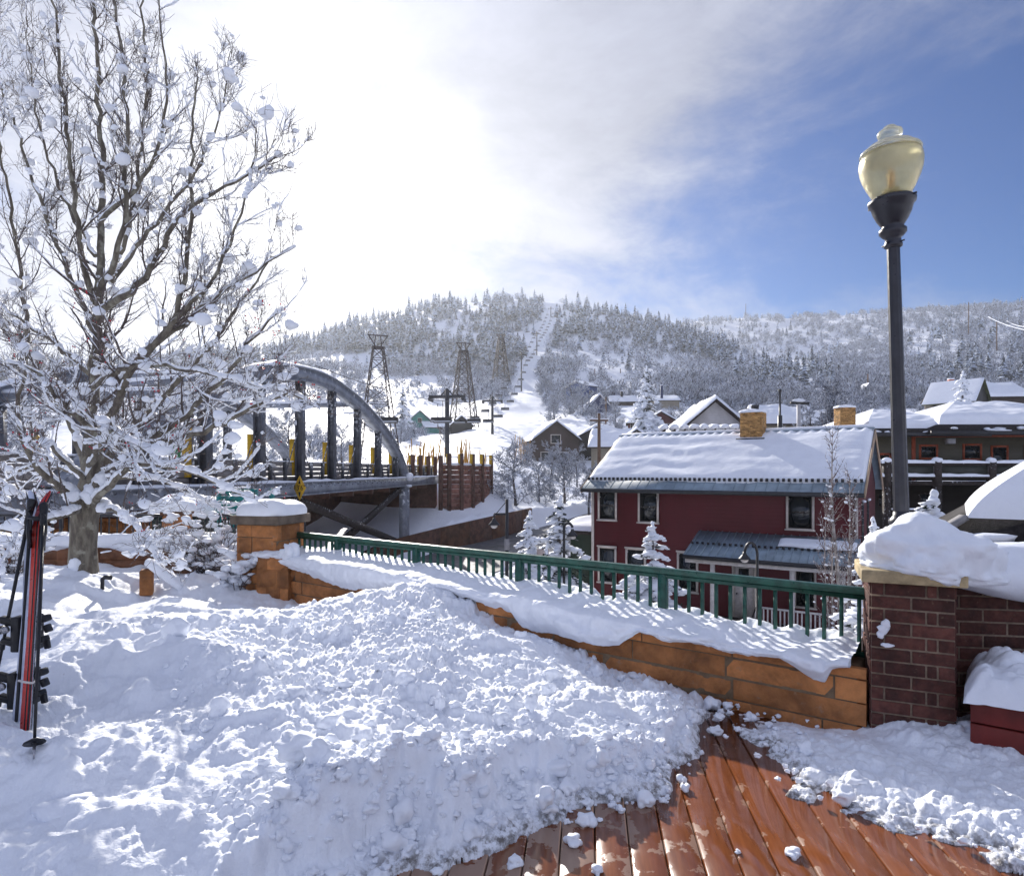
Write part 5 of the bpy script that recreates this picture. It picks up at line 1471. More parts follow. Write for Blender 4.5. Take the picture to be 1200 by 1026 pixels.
# porch
pu0, pu1, pv = hu(826), hu(1000), -1.75
zt0 = hzz(835, 624); zt1 = zt0 - 0.80
pr_ = MB().prism([(pu0 - 0.25, pv - 0.3, zt1), (pu0 - 0.25, -0.04, zt0), (pu0 - 0.25, -0.04, zt0 + 0.07), (pu0 - 0.25, pv - 0.3, zt1 + 0.07)], (pu1 - pu0 + 0.5, 0, 0)).build('porch_roof', M_METAL, house)
mb = MB(); x = pu0 - 0.15
while x < pu1 + 0.2:
    mb.bar((x, pv - 0.29, zt1 + 0.085), (x, -0.05, zt0 + 0.085), 0.03, 0.04); x += 0.30
mb.build('seams', M_METAL, pr_)
mb = MB(); x = pu0 - 0.2
while x < pu1 + 0.2:
    z = zt1 + 0.8 * 0.46 + 0.07; mb.bx(x, x + 0.1, pv + 0.5, pv + 0.55, z, z + 0.09); x += 0.22
mb.build('snow_guards', M_BLACK, pr_)
MB().bx(pu0 - .25, pu1 + .25, pv - 0.38, pv - 0.302, zt1 - 0.08, zt1 + 0.07).build('gutter', M_BLACK, pr_)
roof_snow(pr_, hu(918), pu1 + 0.2, -1.1, -0.55, zt1 + 0.07 + 0.95 * .46, zt1 + 0.07 + 1.5 * .46, 0.13, 12, ridges=False, nu=80, nv=20)
MB().bx(pu0 - 0.2, pu1 + 0.2, pv - 0.18, pv - 0.02, zt1 - 0.25, zt1 - 0.085).build('porch_beam', M_WHITE, house)
zf = hzz(880, 737, pv)
for px in (836, 929, 988):
    u = hu(px, pv); MB().bx(u - 0.08, u + 0.08, pv - 0.17, pv - 0.03, zf - 0.3, zt1 - 0.252).build('porch_post', M_WHITE, house)
MB().bx(pu0 - 0.2, pu1 + 0.2, pv - 0.2, -0.01, zf - 0.25, zf - 0.02).build('porch_floor', M_WOODDK, house)
u0, u1 = hu(886, pv), hu(988, pv)
pr2 = MB().bx(u0, u1, pv - 0.13, pv - 0.07, zf + 0.86, zf + 0.93).bx(u0, u1, pv - 0.12, pv - 0.08, zf + 0.08, zf + 0.14).build('porch_railing', M_WHITE, house)
nb_ = int((u1 - u0) / 0.145)
for k in range(nb_ + 1):
    u = u0 + (u1 - u0) * k / nb_; MB().bx(u - 0.025, u + 0.025, pv - 0.12, pv - 0.085, zf + 0.141, zf + 0.859).build('baluster', M_WHITE, pr2)
# door, door window, porch window
d0, d1 = hu(861), hu(883); zd1 = hzz(872, 660)
dr_ = MB().bx(d0, d1, -0.04, -0.003, zf, zd1).build('door', M_WHITE, house)
MB().bx(d0 + 0.17, d1 - 0.17, -0.052, -0.041, zd1 - 0.95, zd1 - 0.2).build('door_pane', M_GLASS, dr_)
MB().bx(d0 - 0.1, d0 - 0.002, -0.06, -0.003, zf, zd1 + 0.1).bx(d1 + 0.002, d1 + 0.1, -0.06, -0.003, zf, zd1 + 0.1).bx(d0, d1, -0.06, -0.003, zd1 + 0.002, zd1 + 0.1).build('door_frame', M_TRIM, house)
MB().tube([(d0 + 0.1, -0.04, zf + 1.0), (d0 + 0.1, -0.12, zf + 1.0)], 0.03, 10).build('handle', M_BLACK, dr_)
window(house, hu(933), hu(954), zf + 0.75, zd1 - 0.02, trim=0.08)
# steps with a black handrail
for k in range(3): MB().bx(d0 - 0.1, d1 + 0.5, pv - 0.55 - 0.3 * k, pv - 0.22 - 0.3 * k, zf - 0.5, zf - 0.06 - 0.18 * (k)).build('step', M_WOODDK, house)
MB().tube([(d1 + 0.55, pv - 0.2, zf + 0.9), (d1 + 0.55, pv - 1.3, zf + 0.35), (d1 + 0.55, pv - 1.3, zf - 0.6)], 0.03, 8).tube([(d1 + 0.55, pv - 0.2, zf + 0.5), (d1 + 0.55, pv - 1.3, zf - 0.05)], 0.02, 8).build('handrail', M_BLACK, house)
# black picket guard and snowy picnic tables in front of the house
fa, fb = hp(hu(697), -2.6), hp(hu(822), -2.6)
picket_fence('picket_fence', 'low black picket fence below the ground floor windows of the red house', (fa[0], fa[1]), (fb[0], fb[1]), -4.75, -3.75, 0.16)
def picnic(px, d, label, rz):
    x, y = PX(px, d), d; zg = -4.72
    t = thing('picnic_table', label, 'table', (x, y, zg), rz, 'snowy tables by the red house')
    tp = MB().bx(-0.9, 0.9, -0.38, 0.38, 0.72, 0.76).build('tabletop', M_WOODDK, t)
    snow_slab(1.8, 0.8, 0.16, 0.775, 4).build('snow_cover', M_ROOFSNOW, tp, smooth=True)
    for s in (-1, 1):
        b_ = MB().bx(-0.9, 0.9, s * 0.72 - 0.14, s * 0.72 + 0.14, 0.42, 0.46).build('bench', M_WOODDK, t)
        o_ = snow_slab(1.8, 0.32, 0.13, 0.47, 6).build('snow_cover', M_ROOFSNOW, b_, smooth=True); o_.location = (0, s * 0.72, 0)
    for sx in (-0.6, 0.6):
        MB().bar((sx, -0.7, 0), (sx, -0.1, 0.71), 0.07, 0.05).bar((sx, 0.7, 0), (sx, 0.1, 0.71), 0.07, 0.05).build('leg', M_WOODDK, t)
picnic(728, 25.0, 'snow covered picnic table left of the snowy spruce before the red house', R(-30))
picnic(806, 22.8, 'snow covered picnic table right of the snowy spruce before the red house', R(-34))
# ------------------------------------------------------------------ trees
def bark_mat():
    m, n, b = mat('mottled_bark')
    co = obj_co(n)
    mp = n.n('ShaderNodeMapping'); n.t.links.new(co, mp.inputs[0]); mp.inputs['Scale'].default_value = (1, 1, 0.28)
    n1_ = n.noise(mp.outputs[0], 16, 6, 0.65)
    c = n.mix(n.smooth(n1_, 0.35, 0.65), (0.085, 0.070, 0.055, 1), (0.20, 0.18, 0.14, 1))
    c = n.mix(n.smooth(n.noise(co, 9, 3), 0.56, 0.66), c, (0.26, 0.25, 0.20, 1))
    n.set(b.inputs['Base Color'], c); b.inputs['Roughness'].default_value = 0.85
    bump(n, b, n1_, 0.8, 0.02)
    return m
M_BARK = bark_mat()
M_TWIG = simple('dark_twig', (0.115, 0.092, 0.085), 0.8, 0.3, 12, 0.1, frost=0.2)
M_TREESNOW = snow_mat('snow_on_branches', fine=70, bmp=0.25)
M_BERRY = simple('red_berry', (0.42, 0.015, 0.03), 0.35, 0.2, 30, 0)

class Segs:
    def __init__(s): s.a, s.b, s.r0, s.r1, s.lv = [], [], [], [], []
    def add(s, a, b, r0, r1, lv): s.a.append(tuple(a)); s.b.append(tuple(b)); s.r0.append(r0); s.r1.append(r1); s.lv.append(lv)
    def arr(s): return np.array(s.a), np.array(s.b), np.array(s.r0), np.array(s.r1), np.array(s.lv)
def rvec(rnd):
    while True:
        v = Vector((rnd.uniform(-1, 1), rnd.uniform(-1, 1), rnd.uniform(-1, 1)))
        if 0.1 < v.length < 1: return v.normalized()
def resample(pts, rad, step):
    out, ro = [], []
    # Catmull-Rom through the control points
    p = [pts[0] * 2 - pts[1]] + list(pts) + [pts[-1] * 2 - pts[-2]]
    for i in range(1, len(p) - 2):
        n_ = max(1, int((p[i + 1] - p[i]).length / step))
        for k in range(n_):
            t = k / n_
            q = 0.5 * ((2 * p[i]) + (p[i + 1] - p[i - 1]) * t + (2 * p[i - 1] - 5 * p[i] + 4 * p[i + 1] - p[i + 2]) * t * t + (3 * p[i] - p[i - 1] - 3 * p[i + 1] + p[i + 2]) * t ** 3)
            out.append(q); ro.append(rad[i - 1] + (rad[i] - rad[i - 1]) * t)
    out.append(pts[-1]); ro.append(rad[-1])
    return out, ro

TD = 7.0
tb = P(97, 684, TD); tb.z = 0.36
tree = thing('snowy_tree', 'big bare crab apple tree loaded with snow behind the skis, red berries on it', 'tree', tuple(tb))
T0 = tb
def tp(px, py, dd): return P(px, py, TD + dd) - T0
LIMBS = [
    (.080, .013, [(98, 600, 0), (104, 540, .05), (108, 470, .1), (112, 400, 0), (116, 330, -.1), (120, 250, 0), (118, 160, .1), (112, 60, .1), (108, -60, 0)]),
    (.060, .008, [(104, 585, -.1), (112, 545, -.3), (135, 475, -.5), (162, 420, -.6), (198, 383, -.7), (215, 330, -.8), (222, 260, -.8), (225, 180, -.8), (232, 90, -.8)]),
    (.052, .007, [(106, 572, .2), (147, 510, .4), (190, 465, .6), (235, 420, .7), (268, 375, .8), (300, 330, .8), (318, 300, .8)]),
    (.058, .007, [(110, 575, -.2), (150, 535, -.5), (177, 515, -.6), (227, 478, -.8), (268, 435, -.9), (290, 405, -1), (330, 362, -1)]),
    (.055, .008, [(92, 588, -.2), (65, 565, -.4), (43, 550, -.5), (27, 515, -.6), (20, 480, -.6), (28, 430, -.7), (22, 380, -.7)]),
    (.050, .008, [(102, 560, .3), (85, 500, .5), (67, 470, .6), (37, 420, .8), (12, 385, .9), (-30, 320, 1)]),
    (.040, .006, [(112, 590, -.2), (126, 573, -.5), (160, 542, -.8), (215, 553, -1), (262, 570, -1.1), (300, 590, -1.2)]),
    (.036, .006, [(92, 598, -.2), (60, 605, -.6), (20, 618, -.9), (-40, 628, -1.2)]),
    (.038, .006, [(113, 360, 0), (95, 300, -.2), (88, 230, -.3), (75, 120, -.4), (62, 0, -.4), (55, -60, -.4)]),
    (.036, .006, [(112, 390, .2), (80, 320, .3), (50, 240, .4), (15, 140, .5), (-20, 60, .5)]),
    (.036, .006, [(116, 345, -.1), (140, 290, -.3), (148, 200, -.4), (146, 100, -.4), (135, 0, -.4), (130, -60, -.4)]),
    (.034, .006, [(118, 330, .1), (142, 300, .4), (160, 210, .5), (172, 110, .5), (166, 0, .5), (160, -60, .5)]),
    (.032, .005, [(130, 330, .2), (160, 290, .4), (200, 240, .5), (235, 190, .6), (262, 120, .6), (270, 60, .6)]),
    (.040, .005, [(113, 372, -.2), (170, 325, -.5), (205, 265, -.6), (240, 232, -.7), (290, 205, -.8), (338, 180, -.8)]),
    (.030, .005, [(160, 425, -.4), (215, 380, -.6), (258, 345, -.7), (300, 318, -.8), (345, 290, -.8)]),
    (.034, .005, [(108, 440, .3), (60, 400, .5), (20, 372, .6), (-40, 330, .7)]),
    (.030, .005, [(34, 420, .7), (25, 330, .7), (8, 220, .7), (-8, 110, .7), (-10, 0, .7)]),
    (.034, .005, [(165, 522, -.4), (240, 505, -.7), (298, 478, -.9), (340, 462, -1), (372, 478, -1.1)]),
    (.030, .005, [(110, 455, -.4), (150, 430, -.9), (205, 430, -1.3), (260, 440, -1.5), (310, 455, -1.6)]),
    (.030, .005, [(105, 500, -.3), (70, 470, -.9), (45, 440, -1.3), (10, 425, -1.6)]),
    (.028, .005, [(110, 520, .5), (160, 500, 1.1), (215, 470, 1.6), (270, 455, 1.9)]),
    (.028, .005, [(104, 545, -.4), (120, 520, -.9), (135, 505, -1.4), (160, 520, -1.7), (190, 545, -1.8)]),
    (.026, .005, [(98, 560, -.4), (70, 535, -.9), (55, 520, -1.4), (60, 540, -1.7)]),
    (.026, .004, [(112, 300, .3), (70, 220, .5), (40, 120, .6), (30, 20, .6)]),
    (.026, .004, [(118, 260, -.2), (175, 200, -.4), (195, 120, -.5), (190, 40, -.5), (183, -40, -.5)]),
    (.024, .004, [(198, 383, -.7), (245, 330, -.9), (275, 270, -.9), (292, 215, -.9), (300, 150, -.9)]),
    (.026, .004, [(120, 592, -.2), (150, 610, -.6), (172, 632, -.9), (186, 660, -1)]),
    (.026, .004, [(110, 565, .5), (175, 560, .9), (230, 580, 1.2), (270, 600, 1.3)]),
    (.026, .004, [(96, 560, .5), (50, 540, .9), (10, 560, 1.2), (-30, 590, 1.3)]),
]
rnd = random.Random(21)
sg_ = Segs(); blobs_c, blobs_r, berry = [], [], []
mbT = MB()
# trunk with a flared foot and a knuckle at the fork
tr = [tp(97, 700, 0), tp(97, 684, 0), tp(97.5, 660, 0), tp(98, 635, 0), tp(99, 612, 0), tp(100, 598, 0), tp(103, 578, 0), tp(105, 560, 0), tp(106, 540, .03)]
tr, trr = resample(tr, [.20, .165, .142, .128, .132, .140, .115, .09, .07], 0.04)
m_ = MB().tube(tr, trr, 20); V = np.concatenate(m_.v)
th_ = np.arctan2(V[:, 1], V[:, 0])
V[:, :2] *= (1 + 0.10 * fbm(np.cos(th_) * 2.4 + 9, np.sin(th_) * 2.4, V[:, 2] * 1.6, octv=3, seed=2))[:, None]
m_.v = [V]; m_.build('trunk', M_BARK, tree, smooth=True)
def grow(p, d, L, r, lv):
    """side branch of level lv"""
    n_ = {1: 8, 2: 5, 3: 2}[lv]
    st = L / n_; q = p.copy(); pts = [q.copy()]
    for i in range(n_):
        d = (d + rvec(rnd) * (0.20 if lv < 3 else 0.3) + Vector((0, 0, 0.10))).normalized()
        q2 = q + d * st
        ra, rb = r * (1 - i / n_ * 0.75), r * (1 - (i + 1) / n_ * 0.75)
        sg_.add(q, q2, ra, rb, lv)
        pts.append(q2.copy())
        if lv < 3:
            k = rnd.choice((0, 1, 1, 2))
            for _ in range(k):
                t = rnd.random(); c = q.lerp(q2, t)
                side = rvec(rnd); side = (side - d * side.dot(d)).normalized()
                nd = (d * rnd.uniform(0.5, 1.0) + side * rnd.uniform(0.6, 1.1) + Vector((0, 0, 0.18))).normalized()
                if lv == 1: grow(c, nd, L * rnd.uniform(0.30, 0.62) * (1.1 - 0.6 * i / n_), max(0.0022, ra * 0.5), 2)
                else: (grow(c, nd, rnd.uniform(0.05, 0.16), 0.0019, 3) if rnd.random() < 0.6 else None)
        elif rnd.random() < 0.035: berry.append(q2)
        q = q2
    return pts
mains = []
for r0, r1, pl_ in LIMBS:
    pts = [tp(*a_) for a_ in pl_]
    k = np.linspace(0, 1, len(pts)); rads = list(r0 + (r1 - r0) * k ** 0.75)
    pts, rads = resample(pts, rads, 0.12)
    for i in range(1, len(pts) - 1):
        pts[i] = pts[i] + rvec(rnd) * 0.022
    mbT.tube(pts, rads, 9)
    mains.append((pts, rads))
    for a_, b_, ra, rb in zip(pts[:-1], pts[1:], rads[:-1], rads[1:]): sg_.add(a_, b_, ra, rb, 0)
    n_ = len(pts)
    for i in range(int(n_ * 0.18) + 1, n_):
        for _ in range(rnd.choice((0, 1, 1, 1)) if rnd.random() < 0.86 else 2):
            d = (pts[i] - pts[i - 1]).normalized()
            side = rvec(rnd); side = (side - d * side.dot(d)).normalized()
            nd = (d * rnd.uniform(0.5, 1.0) + side * rnd.uniform(0.5, 1.0) + Vector((0, 0, 0.15))).normalized()
            grow(pts[i - 1].lerp(pts[i], rnd.random()), nd, rnd.uniform(0.45, 1.10) * (1.0 - 0.45 * i / n_), max(0.0045, rads[i] * 0.42), 1)
mbT.build('limbs', M_BARK, tree, smooth=True)
A_, B_, RA, RB, LV = sg_.arr()
mk = LV > 0
tw = MB().sticks(A_[mk & (LV == 1)], B_[mk & (LV == 1)], RA[mk & (LV == 1)], RB[mk & (LV == 1)], 5)
tw.sticks(A_[LV >= 2], B_[LV >= 2], np.maximum(RA[LV >= 2], .0022), np.maximum(RB[LV >= 2], .0017), 3)
o = tw.build('twigs', M_TWIG, tree); tag(o, kind='stuff')
# snow lying along the branches
D_ = B_ - A_; Ln = np.linalg.norm(D_, axis=1); inc = np.abs(D_[:, 2]) / np.maximum(Ln, 1e-6)
rs = np.clip(0.5 + 0.75 * vnoise(A_[:, 0] * 4 + 9, A_[:, 1] * 4, A_[:, 2] * 4, 3), 0, 1) * 0.75 + 0.25 * RNG.random(len(A_))
lowk = np.clip((2.6 - A_[:, 2]) / 2.2, 0, 1)
prob = np.where(LV == 0, 0.95, np.where(LV == 1, 0.66 + 0.30 * lowk, np.where(LV == 2, 0.42 + 0.15 * lowk, 0.02 + 0.02 * lowk))) * np.clip((0.97 - inc) / 0.25, 0, 1)
on = rs < prob
th = np.where(LV == 0, 0.020 + RA * 0.55, np.where(LV == 1, 0.0145, np.where(LV == 2, 0.0075, 0.005))) * RNG.uniform(0.6, 1.35, len(A_)) * (0.55 + 0.5 * lowk)
def jitter_sub(a, b, r):
    return a, b, r
sm = MB()
for lo in (0, 1, 2):
    m1 = on & ((LV == lo) if lo < 2 else (LV >= 2))
    a, b = A_[m1].copy(), B_[m1].copy(); r = th[m1]
    base = np.where(LV[m1] == 0, RA[m1] * 0.75, RA[m1] * 0.6)
    a[:, 2] += base + r * 0.35; b[:, 2] += base + r * 0.35
    ext = (b - a) * 0.10; a -= ext; b += ext
    mid = (a + b) / 2 + RNG.normal(0, 0.12, a.shape) * r[:, None]; mid[:, 2] += r * 0.25
    s_ = 7 if lo == 0 else (6 if lo == 1 else 4)
    sm.sticks(a, mid, r * RNG.uniform(.6, 1, len(r)), r * 1.12, s_); sm.sticks(mid, b, r * 1.12, r * RNG.uniform(.6, 1, len(r)), s_)
# pillows and clods caught in forks and twigs
cand = np.where((LV == 1) | (LV == 2))[0]
pick = RNG.choice(cand, 2100, replace=False)
for k in pick:
    c = A_[k] * 0.5 + B_[k] * 0.5
    lk = lowk[k]
    if RNG.random() > 0.45 + 0.5 * lk: continue
    r = min(0.058, float(RNG.lognormal(math.log(0.022), 0.50)))
    blobs_c.append(c + np.array([0, 0, r * 0.35])); blobs_r.append((r * RNG.uniform(0.9, 1.3), r * RNG.uniform(0.8, 1.2), r * RNG.uniform(0.75, 1.0)))
cand0 = np.where(LV == 0)[0]
for k in RNG.choice(cand0, 190, replace=False):
    if inc[k] > 0.93: continue
    r = float(RNG.uniform(0.03, 0.062)) * (0.6 + 0.5 * lowk[k])
    dv = D_[k] / Ln[k]
    for t in range(3):
        c = A_[k] + D_[k] * (0.3 * t) + np.array([0, 0, RA[k] + r * 0.2])
        blobs_c.append(c); blobs_r.append((r * 1.2, r, r * 0.75))
sm.blobs(blobs_c, np.array(blobs_r), seed=8, lvl=2, amp=0.34, freq=1.15)
# big snow saddle in the fork
sm.blobs([tuple(tp(112, 572, -.22)), tuple(tp(104, 580, -.25)), tuple(tp(122, 560, -.35)), tuple(tp(84, 580, -.3)), tuple(tp(87, 662, -.13)), tuple(tp(120, 595, -.3))], np.array([(.14, .12, .13), (.1, .1, .12), (.12, .1, .1), (.12, .1, .09), (.09, .06, .11), (.08, .08, .07)]) * 0.72, amp=0.3, freq=2.2, lvl=3)
o = sm.build('snow_on_branches', M_TREESNOW, tree, smooth=True); tag(o, kind='stuff')
bc = np.array([tuple(b_) for b_ in berry if b_.z < 3.0])
bc = bc[RNG.random(len(bc)) < 0.55]
bc = np.concatenate([bc + RNG.normal(0, 0.012, bc.shape) for _ in range(2)])
o = MB().blobs(bc, np.full(len(bc), 0.0085), lvl=1, amp=0.1, flat=1).build('berries', M_BERRY, tree, smooth=True); tag(o, kind='stuff')
# heaped snow round the foot
# ---- snow laden shrubs by the back wall
def shrub(px, d, zb, h, w, label, seed, n=70, leanx=0.0):
    r_ = random.Random(seed); c = Vector((PX(px, d), d, zb))
    t = thing('snowy_shrub', label, 'shrub', tuple(c)); S_ = Segs(); bc_, br_ = [], []
    for i in range(n):
        a_ = r_.uniform(0, 2 * math.pi); d_ = Vector((math.cos(a_) * r_.uniform(.2, 1), math.sin(a_) * r_.uniform(.2, 1), r_.uniform(0.6, 1.6))); d_.normalize(); d_.x += leanx
        p_ = Vector((r_.gauss(0, w * .12), r_.gauss(0, w * .12), 0)); L = h * r_.uniform(.5, 1.1)
        for k in range(6):
            d_ = (d_ + rvec(r_) * 0.25 + Vector((0, 0, -0.05 * k))).normalized(); q_ = p_ + d_ * L / 6
            S_.add(p_, q_, .006 * (1 - k / 8), .006 * (1 - (k + 1) / 8), 1)
            if r_.random() < .5:
                s_ = rvec(r_); e_ = p_ + (d_ + s_).normalized() * L * .16; S_.add(p_, e_, .003, .002, 2)
            if r_.random() < .33:
                rr = r_.uniform(.018, .055); bc_.append(tuple(q_ + Vector((0, 0, rr * .3)))); br_.append((rr * r_.uniform(1, 1.8), rr * 1.1, rr * .75))
            p_ = q_
    a, b, r0, r1, lv = S_.arr()
    MB().sticks(a, b, r0, r1, 4).build('stems', M_TWIG, t)
    tag(MB().blobs(bc_, np.array(br_), amp=.5, freq=1.5).build('snow', M_TREESNOW, t, smooth=True), kind='stuff')
shrub(248, 8.35, 0.28, 1.05, 0.9, 'arching snow laden shrub in front of the short curved fence', 1, 80, 0.05)
shrub(222, 8.5, 0.3, 0.85, 0.7, 'clump of snow covered stems right of the small stone post', 2, 60)
shrub(282, 7.55, 0.22, 0.5, 0.6, 'low twiggy shrub with snow tufts at the foot of the big pier', 3, 50)
shrub(10, 8.3, 0.25, 0.8, 1.0, 'snow bent shrub against the dark wall at the far left', 4, 50)
# ------------------------------------------------------------------ conifers and frosted trees
def frosty(name, dark, snow, share, scale, rnd_amp=0.35, up=0.35):
    m, n, b = mat(name)
    g = n.n('ShaderNodeNewGeometry'); ri = g.outputs['Random Per Island']
    sx = n.n('ShaderNodeSeparateXYZ'); n.t.links.new(g.outputs['Normal'], sx.inputs[0])
    nz = n.noise(g.outputs['Position'], scale, 3, 0.6)
    k = n.math('ADD', n.math('MULTIPLY', ri, 0.55), n.math('MULTIPLY', nz, 0.45))
    k = n.smooth(k, 1 - share - 0.18, 1 - share + 0.18)
    k = n.math('MULTIPLY', k, n.smooth(n.math('ABSOLUTE', sx.outputs[2]), 0.0, up, 0.45, 1.0))
    oi = n.n('ShaderNodeObjectInfo').outputs['Random']
    dk = n.mix(ri, tuple(c * (1 - rnd_amp) for c in dark) + (1,), tuple(c * (1 + rnd_amp) for c in dark) + (1,))
    c = n.mix(k, dk, snow + (1,))
    n.set(b.inputs['Base Color'], c); b.inputs['Roughness'].default_value = 0.85; b.inputs['Specular IOR Level'].default_value = 0.15
    return m
M_NEEDLE = frosty('spruce_needles', (0.018, 0.032, 0.026), (0.72, 0.76, 0.82), 0.10, 3)
M_FARCON = frosty('snowy_conifer', (0.022, 0.036, 0.050), (0.68, 0.75, 0.88), 0.52, 0.25)
M_FROST = frosty('frosted_twigs', (0.075, 0.080, 0.105), (0.74, 0.79, 0.90), 0.58, 0.3, 0.45, up=0.9)
M_TRUNK = simple('grey_trunk', (0.10, 0.085, 0.08), 0.85, 0.35, 3, 0.4, frost=0.2)

# near spruces, heaped with snow
def spruce_meshes(seed, h, w, levels=13, snow=1.0, tuft=26):
    r_ = random.Random(seed)
    S_ = []; bc, br = [], []; ax = []
    for l in range(levels):
        k = (l + 0.5) / levels; z0_ = h * (0.06 + 0.90 * k)
        R_ = w / 2 * (1 - k) ** 0.85 + 0.05
        nb = max(4, int(10 * (1 - 0.55 * k)))
        for j in range(nb):
            a_ = 2 * math.pi * (j + 0.5 * (l % 2)) / nb + r_.uniform(-.25, .25)
            L = R_ * r_.uniform(.75, 1.15); droop = 0.32 + 0.40 * r_.random()
            z = z0_ + r_.uniform(-.55, .55) * h * .9 / levels
            d0 = np.array([math.cos(a_), math.sin(a_), 0.10]); side = np.array([-math.sin(a_), math.cos(a_), 0])
            p_ = np.array([0, 0, z]); pts = [p_]
            for s in range(5):
                t = (s + 1) / 5; pts.append(np.array([0, 0, z]) + d0 * L * t + np.array([0, 0, -droop * L * t * t]))
            for s in range(5):
                ax.append((pts[s], pts[s + 1], 0.016 * (1 - s / 6)))
                for q in range(tuft // 5):
                    t = r_.random(); c = pts[s] * (1 - t) + pts[s + 1] * t
                    sg = 1 if r_.random() < .5 else -1
                    ln = (0.10 + 0.16 * L) * r_.uniform(.6, 1.2) * (1 - 0.12 * s)
                    e = d0 * r_.uniform(.3, 1.0) + side * sg * r_.uniform(.3, 1.0) + np.array([0, 0, r_.uniform(-.45, .15)])
                    S_.append((c, c + e / np.linalg.norm(e) * ln, 0.016 + 0.01 * r_.random()))
            if r_.random() < 0.93 * snow:
                for s in range(1, 6):
                    if r_.random() < 0.9:
                        rr = (0.055 + 0.135 * L) * r_.uniform(.6, 1.4) * (1.05 - 0.09 * s)
                        bc.append(pts[s] + np.array([0, 0, rr * 0.35])); br.append((rr * 1.15, rr * 1.15, rr * .82))
    for k in range(5):
        bc.append(np.array([0.01 * k, 0, h * (0.90 + 0.025 * k)])); br.append((.10 - .014 * k, .10 - .014 * k, .09))
    a, b, r0 = np.array([s[0] for s in S_]), np.array([s[1] for s in S_]), np.array([s[2] for s in S_])
    crown = MB().sticks(a, b, r0, r0 * .35, 3)
    a, b, r0 = np.array([s[0] for s in ax]), np.array([s[1] for s in ax]), np.array([s[2] for s in ax])
    crown.sticks(a, b, r0, r0 * .8, 4)
    tr_ = MB().tube([(0, 0, -0.3), (0, 0, h * .5), (0, 0, h)], [h * .022, h * .014, .006], 8)
    sn = MB().blobs(np.array(bc), np.array(br), seed=seed, lvl=2, amp=.55, freq=1.5)
    return tr_.mesh('trunk', M_TRUNK), crown.mesh('crown', M_NEEDLE), sn.mesh('snow', M_TREESNOW, True)
def put_tree(meshes, name, label, loc, rz, s=1.0, cat='tree', group=None, names=('trunk', 'crown', 'snow')):
    t = thing(name, label, cat, loc, rz, group); t.scale = (s, s, s) if not hasattr(s, '__len__') else s
    for n_, me in zip(names, meshes):
        o = bpy.data.objects.new(n_, me); COL.objects.link(o); o.parent = t
    return t
spA, spB = spruce_meshes(3, 5.0, 2.6), spruce_meshes(8, 5.0, 2.3, levels=15, snow=.75)
for px, ptop, d, zb, ms, wk, lab in (
        (765, 613, 21.5, -4.65, spA, 1.6, 'snow heaped spruce standing in front of the red house windows'),
        (655, 583, 25.5, -4.65, spB, 1.55, 'taller slim spruce left of the red house beside the road'),
        (620, 600, 24.5, -4.65, spA, 1.25, 'shorter snowy spruce left of the taller one beside the road'),
        (640, 640, 22.0, -4.65, spB, 1.1, 'small snowy spruce low between the two roadside spruces'),
        (1091, 578, 15.0, -4.7, spA, 1.5, 'small snow clad spruce between the lamp post and the kiosk roof'),
        (1024, 610, 17.0, -4.7, spB, 1.3, 'bluish snowy spruce peeping out right of the red house corner'),
        (590, 655, 23.0, -4.65, spA, .9, 'little snow buried spruce near the roadside lamp'),
        (1128, 436, 90.0, 3.2, spA, 1.25, 'round snow heaped conifer before the far house on the right'),
        (757, 430, 128.0, 7.4, spB, 1.15, 'tall lone spruce rising behind the maroon house'),
        (472, 452, 150.0, 8.3, spB, 1.1, 'dark spruce standing left of the teal house')):
    z1 = PZ(ptop, d); s = (z1 - zb) / 5.0
    put_tree(ms, 'spruce', lab, (PX(px, d), d, zb), RNG.uniform(0, 6), (s * wk, s * wk, s))

# frosted leafless trees
def frost_meshes(seed, h=7.0, w=5.0, limbs=12, dens=1.0, slim=False):
    r_ = random.Random(seed); S_ = Segs()
    def br(p, d, L, r, lv):
        n_ = (5, 4, 3, 2)[lv]
        for i in range(n_):
            d = (d + rvec(r_) * .22 + Vector((0, 0, .08))).normalized(); q = p + d * L / n_
            S_.add(p, q, r * (1 - .7 * i / n_), r * (1 - .7 * (i + 1) / n_), lv)
            if lv < 3:
                for _ in range(3 if lv == 2 else 2):
                    if r_.random() > .85 * dens: continue
                    s_ = rvec(r_); s_ = (s_ - d * s_.dot(d)).normalized()
                    br(q if i else p.lerp(q, .6), (d * r_.uniform(.4, .9) + s_ * r_.uniform(.6, 1)).normalized(), L * r_.uniform(.32, .52), max(.011, r * .5), lv + 1)
            p = q
    tr_ = [Vector((0, 0, -.5)), Vector((r_.uniform(-.1, .1), 0, h * .25)), Vector((r_.uniform(-.2, .2), r_.uniform(-.2, .2), h * .6)), Vector((r_.uniform(-.2, .2), 0, h * .92))]
    tr_, rr = resample(tr_, [h * .022, h * .018, h * .010, .01], .3)
    t_ = MB().tube(tr_, rr, 7)
    for i in range(limbs):
        k = .18 + .78 * i / limbs; p = tr_[min(len(tr_) - 1, int(k * len(tr_)))]
        a_ = i * 2.4 + r_.uniform(-.4, .4)
        d = Vector((math.cos(a_), math.sin(a_), r_.uniform(.5, 1.1) * (1.9 if slim else 1))).normalized()
        br(p, d, w * .55 * (1 - .55 * k) * r_.uniform(.8, 1.2), h * .008, 0)
    a, b, r0, r1, lv = S_.arr()
    r0 = np.where(lv >= 1, np.maximum(r0, .02), r0); r1 = np.where(lv >= 1, np.maximum(r1, .014), r1)
    return t_.mesh('trunk', M_TRUNK), MB().sticks(a, b, r0, r1, 3).mesh('crown', M_FROST)
